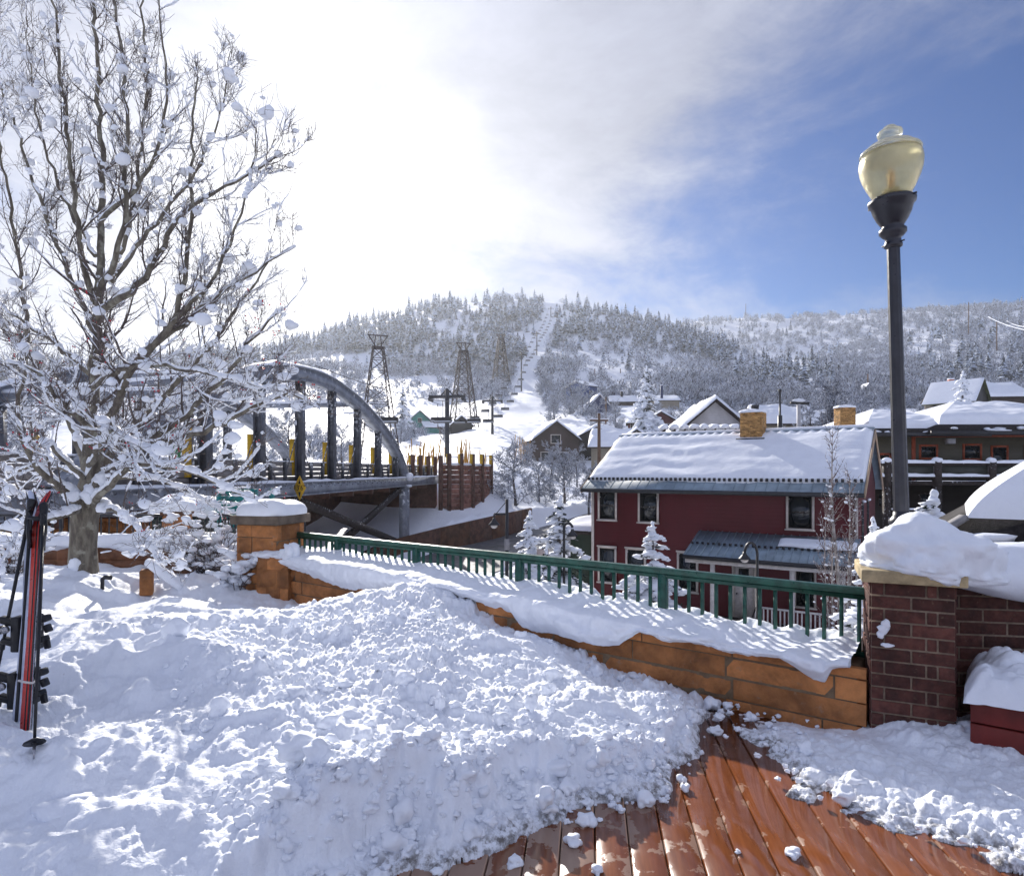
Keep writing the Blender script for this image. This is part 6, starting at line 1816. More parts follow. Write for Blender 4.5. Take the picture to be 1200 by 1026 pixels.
fA, fB, fC = frost_meshes(1), frost_meshes(5, 7, 4.4), frost_meshes(9, 9, 4.0, limbs=22, slim=True)
i = 0
for px, pb, ptop, d, ms, lab in (
        (603, 606, 522, 52, fA, 'wide frosted tree at the left end of the grove above the road'),
        (632, 604, 540, 58, fB, 'short frosted tree second from the left in the grove above the road'),
        (661, 600, 528, 60, fA, 'spreading frosted tree in the middle of the grove above the road'),
        (690, 596, 545, 56, fB, 'frosted tree touching the left roof edge of the red house'),
        (583, 588, 548, 66, fB, 'small frosted tree right behind the curved panel wall'),
        (646, 572, 520, 76, fB, 'frosted tree below the brown gabled house'),
        (617, 560, 517, 84, fA, 'thin frosted tree left of the brown gabled house'),
        (676, 565, 525, 72, fA, 'frosted tree before the dark house beside the brown one'),
        (975, 600, 438, 50, fC, 'tall narrow frosted aspen behind the right end of the red house roof'),
        (952, 560, 470, 62, fB, 'broad frosted tree left of the tall aspen'),
        (1000, 560, 462, 66, fA, 'frosted tree right of the tall aspen by the second chimney'),
        (700, 512, 470, 135, fA, 'frosted tree in front of the bright blue house'),
        (722, 505, 472, 140, fB, 'frosted tree between the blue and maroon houses'),
        (668, 500, 442, 190, fA, 'big frosted cottonwood left of the bright blue house'),
        (650, 508, 462, 180, fB, 'frosted cottonwood on the slope above the brown house'),
        (683, 505, 455, 175, fB, 'frosted tree just under the bright blue house'),
        (640, 470, 438, 240, fA, 'frosted thicket tree beside the ski run'),
        (800, 505, 478, 120, fB, 'frosted tree right of the maroon house'),
        (905, 505, 470, 110, fA, 'frosted tree behind the dark chimney pipe'),
        (470, 520, 492, 130, fA, 'frosted tree at the foot of the teal house'),
        (520, 522, 500, 130, fB, 'frosted tree right of the teal house'),
        (445, 512, 470, 150, fA, 'frosted tree behind the nearest lattice tower'),
        (240, 570, 470, 45, fB, 'frosted tree seen through the bridge arch on the left'),
        (340, 552, 480, 62, fA, 'frosted tree behind the bridge parapet'),
        (400, 548, 498, 66, fB, 'frosted tree seen between the right bridge hangers'),
        (140, 560, 455, 55, fA, 'frosted tree behind the snowy crab apple'),
        (30, 560, 440, 50, fA, 'frosted tree at the far left behind the bridge')):
    x = PX(px, d); zb = min(PZ(pb, d), tzs(x, d)); h = PZ(ptop, d) - zb
    base_h_ = 9.0 if ms is fC else 7.0
    s = h / base_h_
    put_tree(ms, 'frosted_tree', lab, (x, d, zb), RNG.uniform(0, 6), (s * (1.15 if ms is not fC else .7), s * (1.15 if ms is not fC else .7), s), group='frosted trees in the valley')

# hillside forest ------------------------------------------------------------
def conifer_tpl(seed, layers, spikes, detail):
    r_ = np.random.default_rng(seed); V, Fq = [], []; n_ = 0
    for l in range(layers):
        k = l / (layers - 1); z = 0.10 + 0.80 * k; R_ = 0.19 * (1 - k) ** .8 + 0.025; dz = 0.9 / layers
        for j in range(spikes):
            a_ = 2 * math.pi * (j + .5 * (l % 2)) / spikes + r_.uniform(-.3, .3); L = R_ * r_.uniform(.7, 1.25); w_ = R_ * r_.uniform(.35, .6)
            c, s = math.cos(a_), math.sin(a_)
            z0 = z + dz * r_.uniform(.5, 1.0); z1 = z - dz * r_.uniform(.1, .6)
            P_ = [(0, 0, z0), (c * L * .6 - s * w_, s * L * .6 + c * w_, z1 + dz * .25), (c * L, s * L, z1), (c * L * .6 + s * w_, s * L * .6 - c * w_, z1 + dz * .25)]
            V += P_; Fq += [(n_, n_ + 1, n_ + 2), (n_, n_ + 2, n_ + 3)]; n_ += 4
    V += [(0.03, 0, .86), (-.02, .03, .86), (-.02, -.03, .86), (0, 0, 1.0)]; Fq += [(n_, n_ + 1, n_ + 3), (n_ + 1, n_ + 2, n_ + 3), (n_ + 2, n_, n_ + 3)]
    return np.array(V), [np.array(Fq)]
def frost_tpl(seed, n, wtri, tall=1.0):
    r_ = np.random.default_rng(seed); V, Fq = [], []
    for i in range(n):
        a_ = r_.uniform(0, 2 * math.pi); el = r_.uniform(.15, 1.5); rr = r_.uniform(.12, .5) 
        d = np.array([math.cos(a_) * math.cos(el), math.sin(a_) * math.cos(el), math.sin(el) * 1.7])
        c = d * rr + np.array([0, 0, .08]) ; e = d + r_.normal(0, .5, 3); e /= np.linalg.norm(e)
        s = np.cross(e, r_.normal(0, 1, 3)); s /= np.linalg.norm(s)
        L = r_.uniform(.12, .3); w_ = wtri * r_.uniform(.6, 1.4)
        V += [tuple(c - s * w_), tuple(c + s * w_), tuple(c + e * L)]; Fq.append((3 * i, 3 * i + 1, 3 * i + 2))
    return np.array(V), [np.array(Fq)]
def terr_y(px, d):
    z = tz(PX(px, d), d); return HY - (z - EYE) * F / d
def inrun(px, y):
    c = np.interp(y, [340, 380, 410, 440, 480], [648, 641, 629, 616, 611]); w_ = np.interp(y, [340, 400, 440, 480], [7, 11, 15, 22])
    return np.abs(px - c) < w_
crest_y = lambda px: np.interp(px, [330, 400, 450, 500, 560, 620, 680, 740, 790, 850, 900, 960], [405, 384, 366, 352, 344, 340, 347, 364, 378, 400, 420, 440])
Np = 60000
px = RNG.uniform(-60, 1290, Np); d = np.exp(RNG.uniform(math.log(200), math.log(1040), Np))
y = terr_y(px, d)
# keep what shows: drop points hidden behind nearer ground
vis = np.ones(Np, bool)
for f_ in (0.97, .9, .8, .7, .6): vis &= terr_y(px, d * f_) > y - 3
cd = np.zeros(Np)
front = d < 700
low = np.interp(px, [300, 430, 480, 545, 600, 640, 760, 880, 960], [415, 415, 420, 432, 428, 392, 408, 436, 452])
cd = np.where(front & (px > 330) & (px < 960) & (y < low), 1.0, cd)
cd = np.where(front & (px > 700) & (px < 960) & (y < low) & (y > low - 30), 1.0, cd)
cd = np.where(front & (px > 640) & (px < 760) & (y >= low) & (y < 436), .10, cd)
cd = np.where(front & (px < 620) & (px > 430) & (y >= low) & (y < 440), .25, cd)
cd = np.where((~front) & (px > 740), .10, cd)
cd = np.where((px > 1090) & (y > 352) & (y < 400), .55, cd)
cd = np.where((px > 1060) & (y > 400) & (y < 455), .16, cd)
cd = np.where((px > 860) & (px < 985) & (y > 385) & (y < 455), .28, cd)
cd = np.where((px > 770) & (px < 900) & (~front) & (y < 385), .5, cd)
cd = np.where(px <= 330, .35, cd)
clump = fbm(px / 26.0, y / 12.0, octv=2, seed=44)
cd = cd * np.clip(0.75 + 0.9 * clump, 0.05, 1)
cd = np.where(inrun(px, y) | (y > 455), 0, cd)
fd = np.where(px > 740, .75, .28)
fd = np.where(front & (px > 540) & (px < 690) & (y > 425) & (y < 472), .8, fd)
fd = np.where(front & (px > 680) & (px < 830) & (y > 395) & (y < 440), .25, fd)
fd = np.where(front & (px > 680) & (px < 770) & (y > 440), .30, fd)
fd = np.where((px < 545) & (y > 425) & (y < 447), .65, fd)
fd = np.where((px < 560) & (px > 425) & (y > 443) & (y < 452), .0, fd)
fd = np.where(front & (px > 330) & (px < 960) & (y < low), .12, fd)
fd = fd * np.clip(0.8 + 0.8 * fbm(px / 22.0 + 50, y / 9.0, octv=2, seed=45), 0.05, 1)
fd = np.where((y > 485) | ((y > 470) & (px < 640)) | inrun(px, y), 0, fd)
u = RNG.random(Np)
# thin by ground area so that the picture is filled evenly
def choose(dens, u, n, seed):
    m_ = np.where(vis & (u < dens))[0]
    return m_[:n]
ic = choose(cd * .62, u, 3300, 1); ifr = choose(fd * .62, RNG.random(Np), 7000, 2)
hc = np.clip(RNG.lognormal(math.log(9.0), .32, len(ic)), 4, 16) * np.where(d[ic] > 700, .95, 1) * np.interp(px[ic], [640, 700, 960, 1000], [1, .9, .9, 1])
hf = RNG.uniform(3.2, 6.5, len(ifr)) * np.interp(d[ifr], [250, 500, 900], [.9, 1.05, 1.5])
Cv = [conifer_tpl(s, 11, 9, 1) for s in (1, 2, 3)]; Cl = conifer_tpl(7, 8, 6, 0)
Fv = [frost_tpl(s, 420, .014) for s in (1, 2, 3)]; Fl = [frost_tpl(s, 110, .030) for s in (4, 5)]
def forest(idx, hts, tv, tl, m_, wk, name, label, group, cat, stuff, most=300):
    x, yy = PX(px[idx], d[idx]), d[idx]; z = tz(x, yy) - .3
    size = hts / d[idx]; order = np.argsort(-size)
    top = order[:most]; rest = order[most:]
    mesh_ = [MB().add(v, *f).mesh(name, m_) for v, f in tv]
    for k in top:
        o_ = bpy.data.objects.new(name, mesh_[int(k) % len(mesh_)]); COL.objects.link(o_)
        o_.location = (x[k], yy[k], z[k]); o_.rotation_euler = (0, 0, RNG.uniform(0, 6)); w_ = hts[k] * wk * RNG.uniform(.85, 1.2); o_.scale = (w_, w_, hts[k])
        tag(o_, label, cat, group)
    mb_ = MB()
    for q, (v, f) in enumerate(tl):
        r_ = rest[q::len(tl)]
        mb_.copies(v, f, np.stack([x[r_], yy[r_], z[r_]], -1), np.stack([hts[r_] * wk, hts[r_]], -1), RNG.uniform(0, 6, len(r_)))
    o_ = mb_.build(stuff, m_); tag(o_, kind='stuff')
forest(ic, hc, Cv, [Cl, conifer_tpl(9, 8, 6, 0)], M_FARCON, 1.15, 'conifer', 'snow dusted conifer in the forest on the hillside', 'conifers on the hillside', 'tree', 'conifer_forest')
forest(ifr, hf, Fv, Fl, M_FROST, 1.25, 'frosted_bush', 'pale frosted leafless bush or small tree on the hillside', 'frosted bushes on the hillside', 'bush', 'frosted_woods', 135)

# nearer brush: around the houses and behind the bridge
bl = []
for _ in range(900):
    p_, q_ = RNG.uniform(300, 1230), math.exp(RNG.uniform(math.log(62), math.log(230)))
    yv = float(terr_y(np.array([p_]), np.array([q_]))[0])
    if p_ < 700 and (p_ > 500) and yv > 486: continue
    if 425 < p_ < 700 and q_ < 115: continue
    if inrun(np.array([p_]), np.array([yv]))[0]: continue
    if p_ < 640 and q_ < 120 and p_ > 430: continue
    bl.append((p_, q_))
bl = bl[:160]
mesh_ = [MB().add(v, *f).mesh('frosted_bush', M_FROST) for v, f in [frost_tpl(s, 700, .010) for s in (11, 12)]]
for k, (p_, q_) in enumerate(bl):
    o_ = bpy.data.objects.new('frosted_bush', mesh_[k % 2]); COL.objects.link(o_); x = PX(p_, q_)
    h_ = RNG.uniform(1.6, 4.6); o_.location = (x, q_, tzs(x, q_) - .15); o_.scale = (h_ * 1.2, h_ * 1.2, h_); o_.rotation_euler = (0, 0, RNG.uniform(0, 6))
    tag(o_, 'frosted bush on the snowy ground among the valley houses', 'bush', 'frosted bushes in the valley')

# birch before the red house
bt = thing('birch', 'slim bare pale barked tree with several stems before the right end of the red house', 'tree', (PX(985, 19.5), 19.5, -4.6))
r_ = random.Random(4); S_ = Segs(); mbb = MB(); fz = []
for k, (dx, top, r0) in enumerate(((0, 512, .075), (.25, 560, .05), (-.22, 575, .045), (.4, 590, .035), (-.4, 600, .035))):
    zt_b = PZ(top, 19.5) + 4.6
    pts = [Vector((dx * .3, 0, -.3)), Vector((dx * .8 + r_.uniform(-.05, .05), .05, zt_b * .35)), Vector((dx + r_.uniform(-.1, .1) - (.12 if k == 0 else 0), .1, zt_b * .7)), Vector((dx * 1.1 - (.25 if k == 0 else 0), 0, zt_b))]
    pts, rr = resample(pts, [r0, r0 * .75, r0 * .45, .008], .25); mbb.tube(pts, rr, 8)
    for i in range(4, len(pts)):
        for _ in range(3):
            a_ = r_.uniform(0, 6.28); dd = Vector((math.cos(a_) * .55, math.sin(a_) * .55, 1)).normalized(); p_ = pts[i]; L = r_.uniform(.35, 1.1) * (1.1 - .6 * i / len(pts))
            for s in range(4):
                dd = (dd + rvec(r_) * .15 + Vector((0, 0, .08))).normalized(); q_ = p_ + dd * L / 4; S_.add(p_, q_, .012 * (1 - s / 5), .012 * (1 - (s + 1) / 5), 1)
                e_ = q_ + (dd + rvec(r_) * .9).normalized() * .16; S_.add(q_, e_, .006, .004, 2)
                if r_.random() < .12: fz.append(tuple(q_))
                p_ = q_
mbb.build('stems', simple('pale_bark', (0.36, 0.33, 0.31), .8, .45, 4, .4), bt, smooth=True)
a, b, r0, r1, lv = S_.arr(); MB().sticks(a, b, r0, r1, 4).build('twigs', simple('pinkish_twig', (0.17, 0.12, 0.11), .8, .3, 8, 0, frost=.5), bt)
tag(MB().blobs(np.array(fz), RNG.uniform(.02, .06, len(fz)), lvl=1).build('snow', M_TREESNOW, bt, smooth=True), kind='stuff')
# ------------------------------------------------------------------ the olive building on the right
GD = 36.0
gx = lambda px: PX(px, GD)
gz = lambda py: PZ(py, GD)
olive = thing('olive_building', 'olive and dark brown two storey building with orange window trim and a snowy balcony', 'building', (gx(1010), GD, -4.7))
GX0 = gx(1010); o3 = Vector((GX0, GD, -4.7))
def lx(px): return gx(px) - GX0
def lz(py): return gz(py) + 4.7
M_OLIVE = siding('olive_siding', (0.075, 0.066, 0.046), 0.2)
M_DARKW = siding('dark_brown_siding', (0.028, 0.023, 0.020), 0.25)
M_ORANGE = simple('orange_trim', (0.26, 0.050, 0.018), .6, .2, 5, .1)
M_SHINGLE = simple('dark_shingle', (0.030, 0.025, 0.025), .85, .45, 9, .6, dist=.03)
W_ = lx(1330)
MB().bx(0, W_, 0.0, 9, lz(563), lz(508)).build('wall', M_OLIVE, olive)
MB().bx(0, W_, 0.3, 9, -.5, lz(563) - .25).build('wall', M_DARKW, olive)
MB().bx(lx(1068), lx(1072), -.08, -.003, lz(563), lz(510)).build('corner_trim', M_ORANGE, olive)
MB().bx(lx(1072.2), W_, -.06, -.003, lz(512), lz(509)).build('frieze', M_ORANGE, olive)
for x0, x1, y0, y1 in ((1079, 1096.5, 523, 536), (1130, 1148, 522, 537), (1163, 1179, 524, 556), (1031, 1043, 533, 556), (1044, 1056, 533, 556)):
    window(olive, lx(x0), lx(x1), lz(y1), lz(y0), trim=.11, m_trim=M_ORANGE, sill=False)
window(olive, lx(1202), lx(1222), lz(537), lz(522), trim=.11, m_trim=M_ORANGE, sill=False)
for x0, x1, y0, y1 in ((1033, 1046, 580, 592), (1048, 1058, 580, 590), (1082, 1094, 579, 592), (1095.5, 1107, 579, 592)):
    window(olive, lx(x0), lx(x1), lz(y1), lz(y0), trim=.06, m_trim=M_WOODDK, v=.3, sill=False, sash=False)
fl = MB().bx(lx(1107), lx(1115), -.35, -.004, lz(520), lz(514)).build('flood_light', simple('grey_lamp_box', (.35, .35, .38), .5, .1), olive)
# balcony
bv = -1.8
MB().bx(0, W_, bv, -.002, lz(563) - .22, lz(563) - .02).build('balcony_floor', M_WOODDK, olive)
rl = MB().bx(0, W_, bv - .06, bv + .06, lz(543) - .14, lz(543)).build('balcony_rail', M_WOODDK, olive)
MB().bx(0, W_, bv - .05, bv + .05, lz(560), lz(560) + .1).build('lower_rail', M_WOODDK, rl)
for z in (lz(543), lz(560) + .1):
    Xg, Tg = np.meshgrid(np.linspace(0, W_, 160), np.linspace(0, math.pi, 7), indexing='ij')
    MB().grid(np.stack([Xg, bv + np.cos(Tg) * .13, z + np.sin(Tg) * (.15 + .05 * fbm(Xg * 1.2, Tg, octv=3, seed=5))], -1)).build('snow_cover', M_ROOFSNOW, rl, smooth=True)
for px_ in (1017, 1073, 1133.5, 1194, 1255):
    p_ = MB().bx(lx(px_) - .17, lx(px_) + .17, bv - .16, bv + .16, lz(563) - .3, lz(541)).build('balcony_post', M_WOODDK, olive)
    MB().blobs([(lx(px_), bv, lz(541) + .06)], np.array([(.26, .24, .17)]), amp=.2).build('snow_cap', M_ROOFSNOW, p_, smooth=True)
    MB().bx(lx(px_) - .15, lx(px_) + .15, bv - .15, bv + .15, -.5, lz(563) - .31).build('support', M_WOODDK, olive)
M_MESH = simple('wire_panel', (.028, .030, .024), .6, .2, 20, .1)
for a_, b_ in ((1019.5, 1070.5), (1075.5, 1131), (1136, 1191.5), (1196.5, 1252)):
    MB().bx(lx(a_), lx(b_), bv - .015, bv + .015, lz(559) + .12, lz(545)).build('panel', M_MESH, olive)
    MB().bx(lx(a_), lx(a_) + .07, bv - .03, bv - .016, lz(559) + .12, lz(545)).bx(lx(b_) - .07, lx(b_), bv - .03, bv - .016, lz(559) + .12, lz(545)).build('panel_frame', M_PANEL, olive)
for py in (597, 615):
    q_ = MB().bx(lx(1022), lx(1062), bv - .05, bv + .05, lz(py), lz(py) + .1).build('lower_balcony_rail', M_WOODDK, olive)
    MB().bx(lx(1022), lx(1062), bv - .08, bv + .08, lz(py) + .102, lz(py) + .2).build('snow_cover', M_ROOFSNOW, q_, bevel=.04)
# roofs: two hips, bare shingle skirt below the snow
def hip(name, x0, x1, y0, y1, z0, z1, inset, skirt, parent, th=.35, seed=1):
    run = (y1 - y0) / 2
    ins = min(run, inset)
    a = [(x0, y0, z0), (x1, y0, z0), (x1, y1, z0), (x0, y1, z0)]; r_ = [(x0 + ins, y0 + run, z1), (x1 - ins, y0 + run, z1)]
    m_ = MB().add(a + r_, [(0, 1, 5, 4), (2, 3, 4, 5)], [(1, 2, 5), (3, 0, 4)], [(3, 2, 1, 0)])
    rf = m_.build(name, M_SHINGLE, parent)
    MB().bx(x0 - .05, x1 + .05, y0 - .12, y0 - .002, z0 - .14, z0 + .08).build('gutter', M_BLACK, rf)
    # snow over the upper part
    s = skirt
    def pt(u, v):
        """u along the eave 0..1, v from eave to ridge"""
        ex0, ex1 = x0 + ins * v, x1 - ins * v
        return ex0 + (ex1 - ex0) * u, y0 + run * v, z0 + (z1 - z0) * v
    u = np.linspace(0, 1, 120); v = np.linspace(s, 1.0, 40); Ug, Vg = np.meshgrid(u, v, indexing='ij')
    Xg = (x0 + ins * Vg) + ((x1 - ins * Vg) - (x0 + ins * Vg)) * Ug; Yg = y0 + run * Vg; Zg = z0 + (z1 - z0) * Vg
    ed = (Vg - s) * run
    t = th * (1 - np.exp(-ed / .16)) * (1 + .25 * fbm(Xg * .6, Yg * .8, octv=3, seed=seed) * np.clip(np.minimum(Ug, 1 - Ug) * 8, 0, 1)) + .01
    MB().grid(np.stack([Xg, Yg, Zg + t], -1)).build('snow_cover', M_ROOFSNOW, rf, smooth=True)
    for xs_, sg in ((x0, 1), (x1, -1)):
        v2 = np.linspace(s, 1, 30); w2 = np.linspace(0, 1, 40); Vg, Wg = np.meshgrid(v2, w2, indexing='ij')
        Xg = xs_ + sg * ins * Vg; Yg = (y0 + run * Vg) + (y1 - y0 - 2 * run * Vg) * Wg; Zg = z0 + (z1 - z0) * Vg
        t = th * (1 - np.exp(-(Vg - s) * run / .16)) + .01
        MB().grid(np.stack([Xg, Yg, Zg + t], -1)).build('snow_cover', M_ROOFSNOW, rf, smooth=True)
    m_ = MB(); rr_ = random.Random(seed)
    bb, br_ = [], []
    for _ in range(int((x1 - x0) * 1.6)):
        u_ = rr_.random(); x_, y_, z_ = pt(u_, s * rr_.uniform(.1, .5)); bb.append((x_, y_ - .04, z_ + .04)); br_.append((rr_.uniform(.08, .4), .12, rr_.uniform(.05, .10)))
    tag(MB().blobs(bb, np.array(br_), amp=.4).build('snow_patches', M_ROOFSNOW, rf, smooth=True), kind='stuff')
    return rf
hip('roof', lx(1075), W_ + 1, -1.2, 9.5, lz(508) , lz(466) - .2, 5.0, .30, olive, th=.45, seed=3)
hip('roof', lx(1008), lx(1150), -.6, 8.5, lz(509), lz(476) - .2, 3.0, .28, olive, th=.45, seed=4)
chimney(olive, lx(1011.5), 2.0, .88, .8, lz(520), lz(474), pots=False)

# kiosk roof beyond the brick wall
kd = 8.6
kx, kz_ = PX(1084, kd), PZ(637, kd)
kiosk = thing('kiosk', 'dark shingled kiosk with a thick snow load on its hipped roof beyond the brick wall', 'kiosk', (kx, kd, -4.7), R(-35))
kz = kz_ + 4.7
kr = hip('roof', 0, 6.5, 0, 5.4, kz, kz + 1.95, 2.7, .17, kiosk, th=.20, seed=9)
MB().bx(.6, 5.9, .6, 4.8, -.5, kz - .05).build('wall', M_DARKW, kiosk)
MB().bar((0, -.02, kz + .05), (2.7 * .16, 2.7 * .16 - .02, kz + 1.95 * .16 + .04), .13, .07).build('hip_cap', simple('grey_hip', (.26, .25, .25), .7, .3, 5, .3), kr)

# ------------------------------------------------------------------ houses up the valley
def gable_house(label, px, py, d, w, dep, h, rise, rot, wallm, gable_front=True, th=.35, wins=(), chim=None, over=.45, trimm=None, name='house', zb=None):
    x = PX(px, d); z = PZ(py, d) if zb is None else zb
    t = thing(name, label, 'house', (x, d, z), rot)
    a = w / 2
    m_ = MB()
    if gable_front:
        m_.add([(-a, 0, -3), (a, 0, -3), (a, 0, h), (0, 0, h + rise), (-a, 0, h), (-a, dep, -3), (a, dep, -3), (a, dep, h), (0, dep, h + rise), (-a, dep, h)], [(0, 1, 2, 3, 4), (9, 8, 7, 6, 5)], [(1, 6, 7, 2), (5, 0, 4, 9)])
    else:
        m_.add([(-a, 0, -3), (a, 0, -3), (a, 0, h), (-a, 0, h), (-a, dep, -3), (a, dep, -3), (a, dep, h), (-a, dep, h), (-a, dep / 2, h + rise), (a, dep / 2, h + rise)], [(0, 1, 2, 3), (5, 4, 7, 6)], [(1, 5, 6, 9, 2), (4, 0, 3, 8, 7)])
    m_.build('wall', wallm, t)
    tm = trimm or M_WOODDK
    r_ = MB(); s_ = MB()
    half, L0, L1 = (a, -over, dep + over) if gable_front else (dep / 2, -a - over, a + over)
    sl_ = rise / half
    for sg in (-1, 1):
        e = half + over; ze_ = h - over * sl_
        def pt(q, l, zz):
            return (sg * q, l, zz) if gable_front else (l, dep / 2 + sg * q, zz)
        P0 = [pt(e, L0, ze_ + .02), pt(0, L0, h + rise + .02), pt(0, L0, h + rise + .2), pt(e, L0, ze_ + .2)]
        ext = (0, L1 - L0, 0) if gable_front else (L1 - L0, 0, 0)
        r_.prism(P0, ext)
        nu = 24; u = np.linspace(0, 1, nu); v = np.linspace(0, 1, 20); Ug, Vg = np.meshgrid(u, v, indexing='ij')
        q = e * (1 - Vg); l = L0 + (L1 - L0) * Ug; zz = ze_ + .2 + (h + rise - ze_) * Vg
        tt_ = th * (1 - np.exp(-np.minimum(Ug, 1 - Ug) * (L1 - L0) / .15)) * (1 - np.exp(-Vg * e / .15)) * (1 + .25 * fbm(l * .6 + px, Vg * 3, octv=2, seed=7)) + .012
        G = np.stack([sg * q, l, zz + tt_], -1) if gable_front else np.stack([l, dep / 2 + sg * q, zz + tt_], -1)
        s_.grid(G)
    rf = r_.build('roof', tm, t); s_.build('snow_cover', M_ROOFSNOW, rf, smooth=True)
    for (u0, u1, z0, z1) in wins: window(t, u0, u1, z0, z1, trim=.12, m_trim=M_TRIM, sill=False, sash=False)
    if chim:
        cx_, cy_, cz0, cz1, cm = chim
        c_ = MB().bx(cx_ - .35, cx_ + .35, cy_ - .35, cy_ + .35, cz0, cz1).build('chimney', cm, rf)
        MB().bx(cx_ - .40, cx_ + .40, cy_ - .40, cy_ + .40, cz1 + .002, cz1 + .2).build('snow_cap', M_ROOFSNOW, c_, bevel=.06)
    return t
M_BROWN = siding('brown_siding', (.050, .033, .028), .25); M_VDARK = siding('blackish_siding', (.022, .020, .020), .25)
M_MAROON = siding('maroon_siding', (.085, .016, .018), .2); M_BLUE = siding('blue_siding', (.018, .055, .20), .2); M_NAVY = siding('navy_siding', (.012, .025, .095), .2)
M_GREYW = siding('pale_grey_siding', (.46, .45, .46), .2); M_TEAL = siding('teal_siding', (.035, .21, .18), .2); M_TAN = siding('tan_siding', (.25, .22, .17), .2)
t = gable_house('brown gabled house with a snowy balcony at the foot of the ski run', 652, 548, 100, 7.2, 9, 4.4, 2.7, R(8), M_BROWN, wins=((-.8, .6, 3.9, 5.1), (-2.4, -.9, .9, 2.4), (.6, 1.9, .9, 2.4)), trimm=M_WOODDK)
MB().bx(-3.4, 3.6, -1.6, -.01, -.3, 0).build('balcony', M_WOODDK, t); MB().bx(-3.4, 3.6, -1.65, -1.5, .75, .95).build('balcony_rail', M_ROOFSNOW, t)
gable_house('nearly black house with a lopsided snow covered roof right of the brown one', 700, 553, 104, 11, 9, 4.6, 2.6, R(-24), M_VDARK, gable_front=True, th=.6)
gable_house('low white gabled outbuilding with a little dark framed window behind the red house roof', 746, 534, 82, 5.2, 8, 1.4, 1.8, R(-6), M_GREYW, wins=((-.45, .45, 1.2, 2.1),))
gable_house('long low snow covered roof left of the white outbuilding', 722, 540, 84, 6.5, 6, 1.9, 1.7, R(-12), M_TAN, gable_front=False, th=.6)
gable_house('maroon house with a white framed gable window', 775, 515, 132, 8.0, 9, 3.2, 2.4, R(-14), M_MAROON, wins=((-2.2, -.3, 1.2, 3.2), (.2, 2.2, 1.2, 3.2)), trimm=M_WOODDK)
gable_house('maroon side wing with a flat snowy roof and a white post', 752, 513, 131, 5.5, 6, 3.0, .8, R(-10), M_MAROON, gable_front=False, wins=((-2.2, -1.9, .2, 3.0), (.6, .9, .2, 3.0)))
gable_house('bright blue house high among the frosted trees', 693, 478, 205, 5.2, 9, 7.0, 1.6, R(38), M_BLUE, gable_front=False, wins=((-.9, .5, 3.9, 5.4), ))
gable_house('navy gable peak with white edges below the bright blue house', 703, 487, 180, 6.2, 8, 2.6, 3.3, R(6), M_NAVY, trimm=M_WHITE)
gable_house('navy gable corner half hidden in frosted branches left of the navy peak', 690, 493, 178, 4.5, 6, 1.0, 3.4, R(20), M_NAVY)
gable_house('snow roofed house with a dark chimney left of the lone spruce', 738, 480, 200, 12, 9, 2.5, 2.0, R(-5), M_BROWN, gable_front=False, chim=(-2.2, 3.5, 3, 6.2, M_VDARK))
gable_house('snow roofed house with a blue chimney right of the lone spruce', 778, 478, 190, 9, 9, 2.2, 1.6, R(-5), M_TAN, gable_front=False, chim=(-.5, 1, 0, 6.8, M_NAVY))
gw = gable_house('large pale grey clapboard gable with dark eaves behind the red house chimney', 838, 560, 50, 6.4, 8, 3.6, 2.75, R(-4), M_GREYW, trimm=M_WOODDK, over=.5, zb=.6)
gable_house('low dark fascia roof with snow right of the pale grey gable', 905, 545, 47, 4.6, 6, 2.9, .5, R(-4), M_VDARK, gable_front=False, th=.25, zb=.6)
# domed snow roof with a white vent
gable_house('domed snow mound roof behind the dark fascia', 925, 507, 72, 6.6, 6, 1.0, 1.3, R(0), M_TAN, gable_front=False, th=.9)
vt = thing('roof_vent', 'pale T shaped vent pipe in front of the domed snow roof', 'vent pipe', tuple(P(936, 502, 55)))
MB().tube([(0, 0, -3), (0, 0, 2.1)], .16, 12).build('pipe', M_GREYW, vt); MB().bar((-.7, 0, 2.2), (.85, 0, 2.15), .3, .16).build('cap', M_VDARK, vt); MB().blobs([(0, 0, 2.4)], np.array([(.55, .25, .16)])).build('snow_cap', M_ROOFSNOW, vt, smooth=True)
pt_ = MB().tube([(0, 0, -3), (0, 0, .8), (0, 0, .82), (0, 0, 2.9), (0, 0, 2.95), (0, 0, 3.15)], [.2, .2, .09, .09, .15, .15], 10).build('flue_pipe', M_BLACK); pt_.location = tuple(P(914, 497, 58)); tag(pt_, 'thin black flue pipe standing above the dark fascia roof', 'flue')
# pergola with snow pads in front of the grey gable
pg = thing('pergola', 'dark wooden pergola with a round pad of snow on each rafter end', 'pergola', (PX(818, 45), 45, -4.0), R(-6))
zp = PZ(505, 45) + 4.0
MB().bx(-2.6, 2.6, -.1, .1, zp - .35, zp - .05).build('beam', M_WOODDK, pg)
for k in range(8):
    x = -2.4 + k * .68
    r_ = MB().bar((x, -.9, zp - .02), (x + .15, 1.6, zp + .04), .12, .26).build('rafter', M_WOODDK, pg)
    MB().blobs([(x, -.6, zp + .26), (x + .08, .3, zp + .28), (x + .12, 1.1, zp + .27)], np.array([(.31, .45, .22)] * 3), amp=.2).build('snow_pad', M_ROOFSNOW, r_, smooth=True)
for x in (-2.4, 2.4): MB().bx(x - .12, x + .12, -.09, .09, -2, zp - .351).build('post', M_WOODDK, pg)
gable_house('teal house with a snowy roof below the ski hill', 492, 506, 188, 7.6, 9, 2.8, 3.3, R(20), M_TEAL, wins=((-.5, .5, 2.9, 4.0),))
gable_house('small teal shed roof tucked right of the teal house', 507, 507, 186, 4.5, 6, 1.6, 1.5, R(20), M_TEAL, gable_front=False)
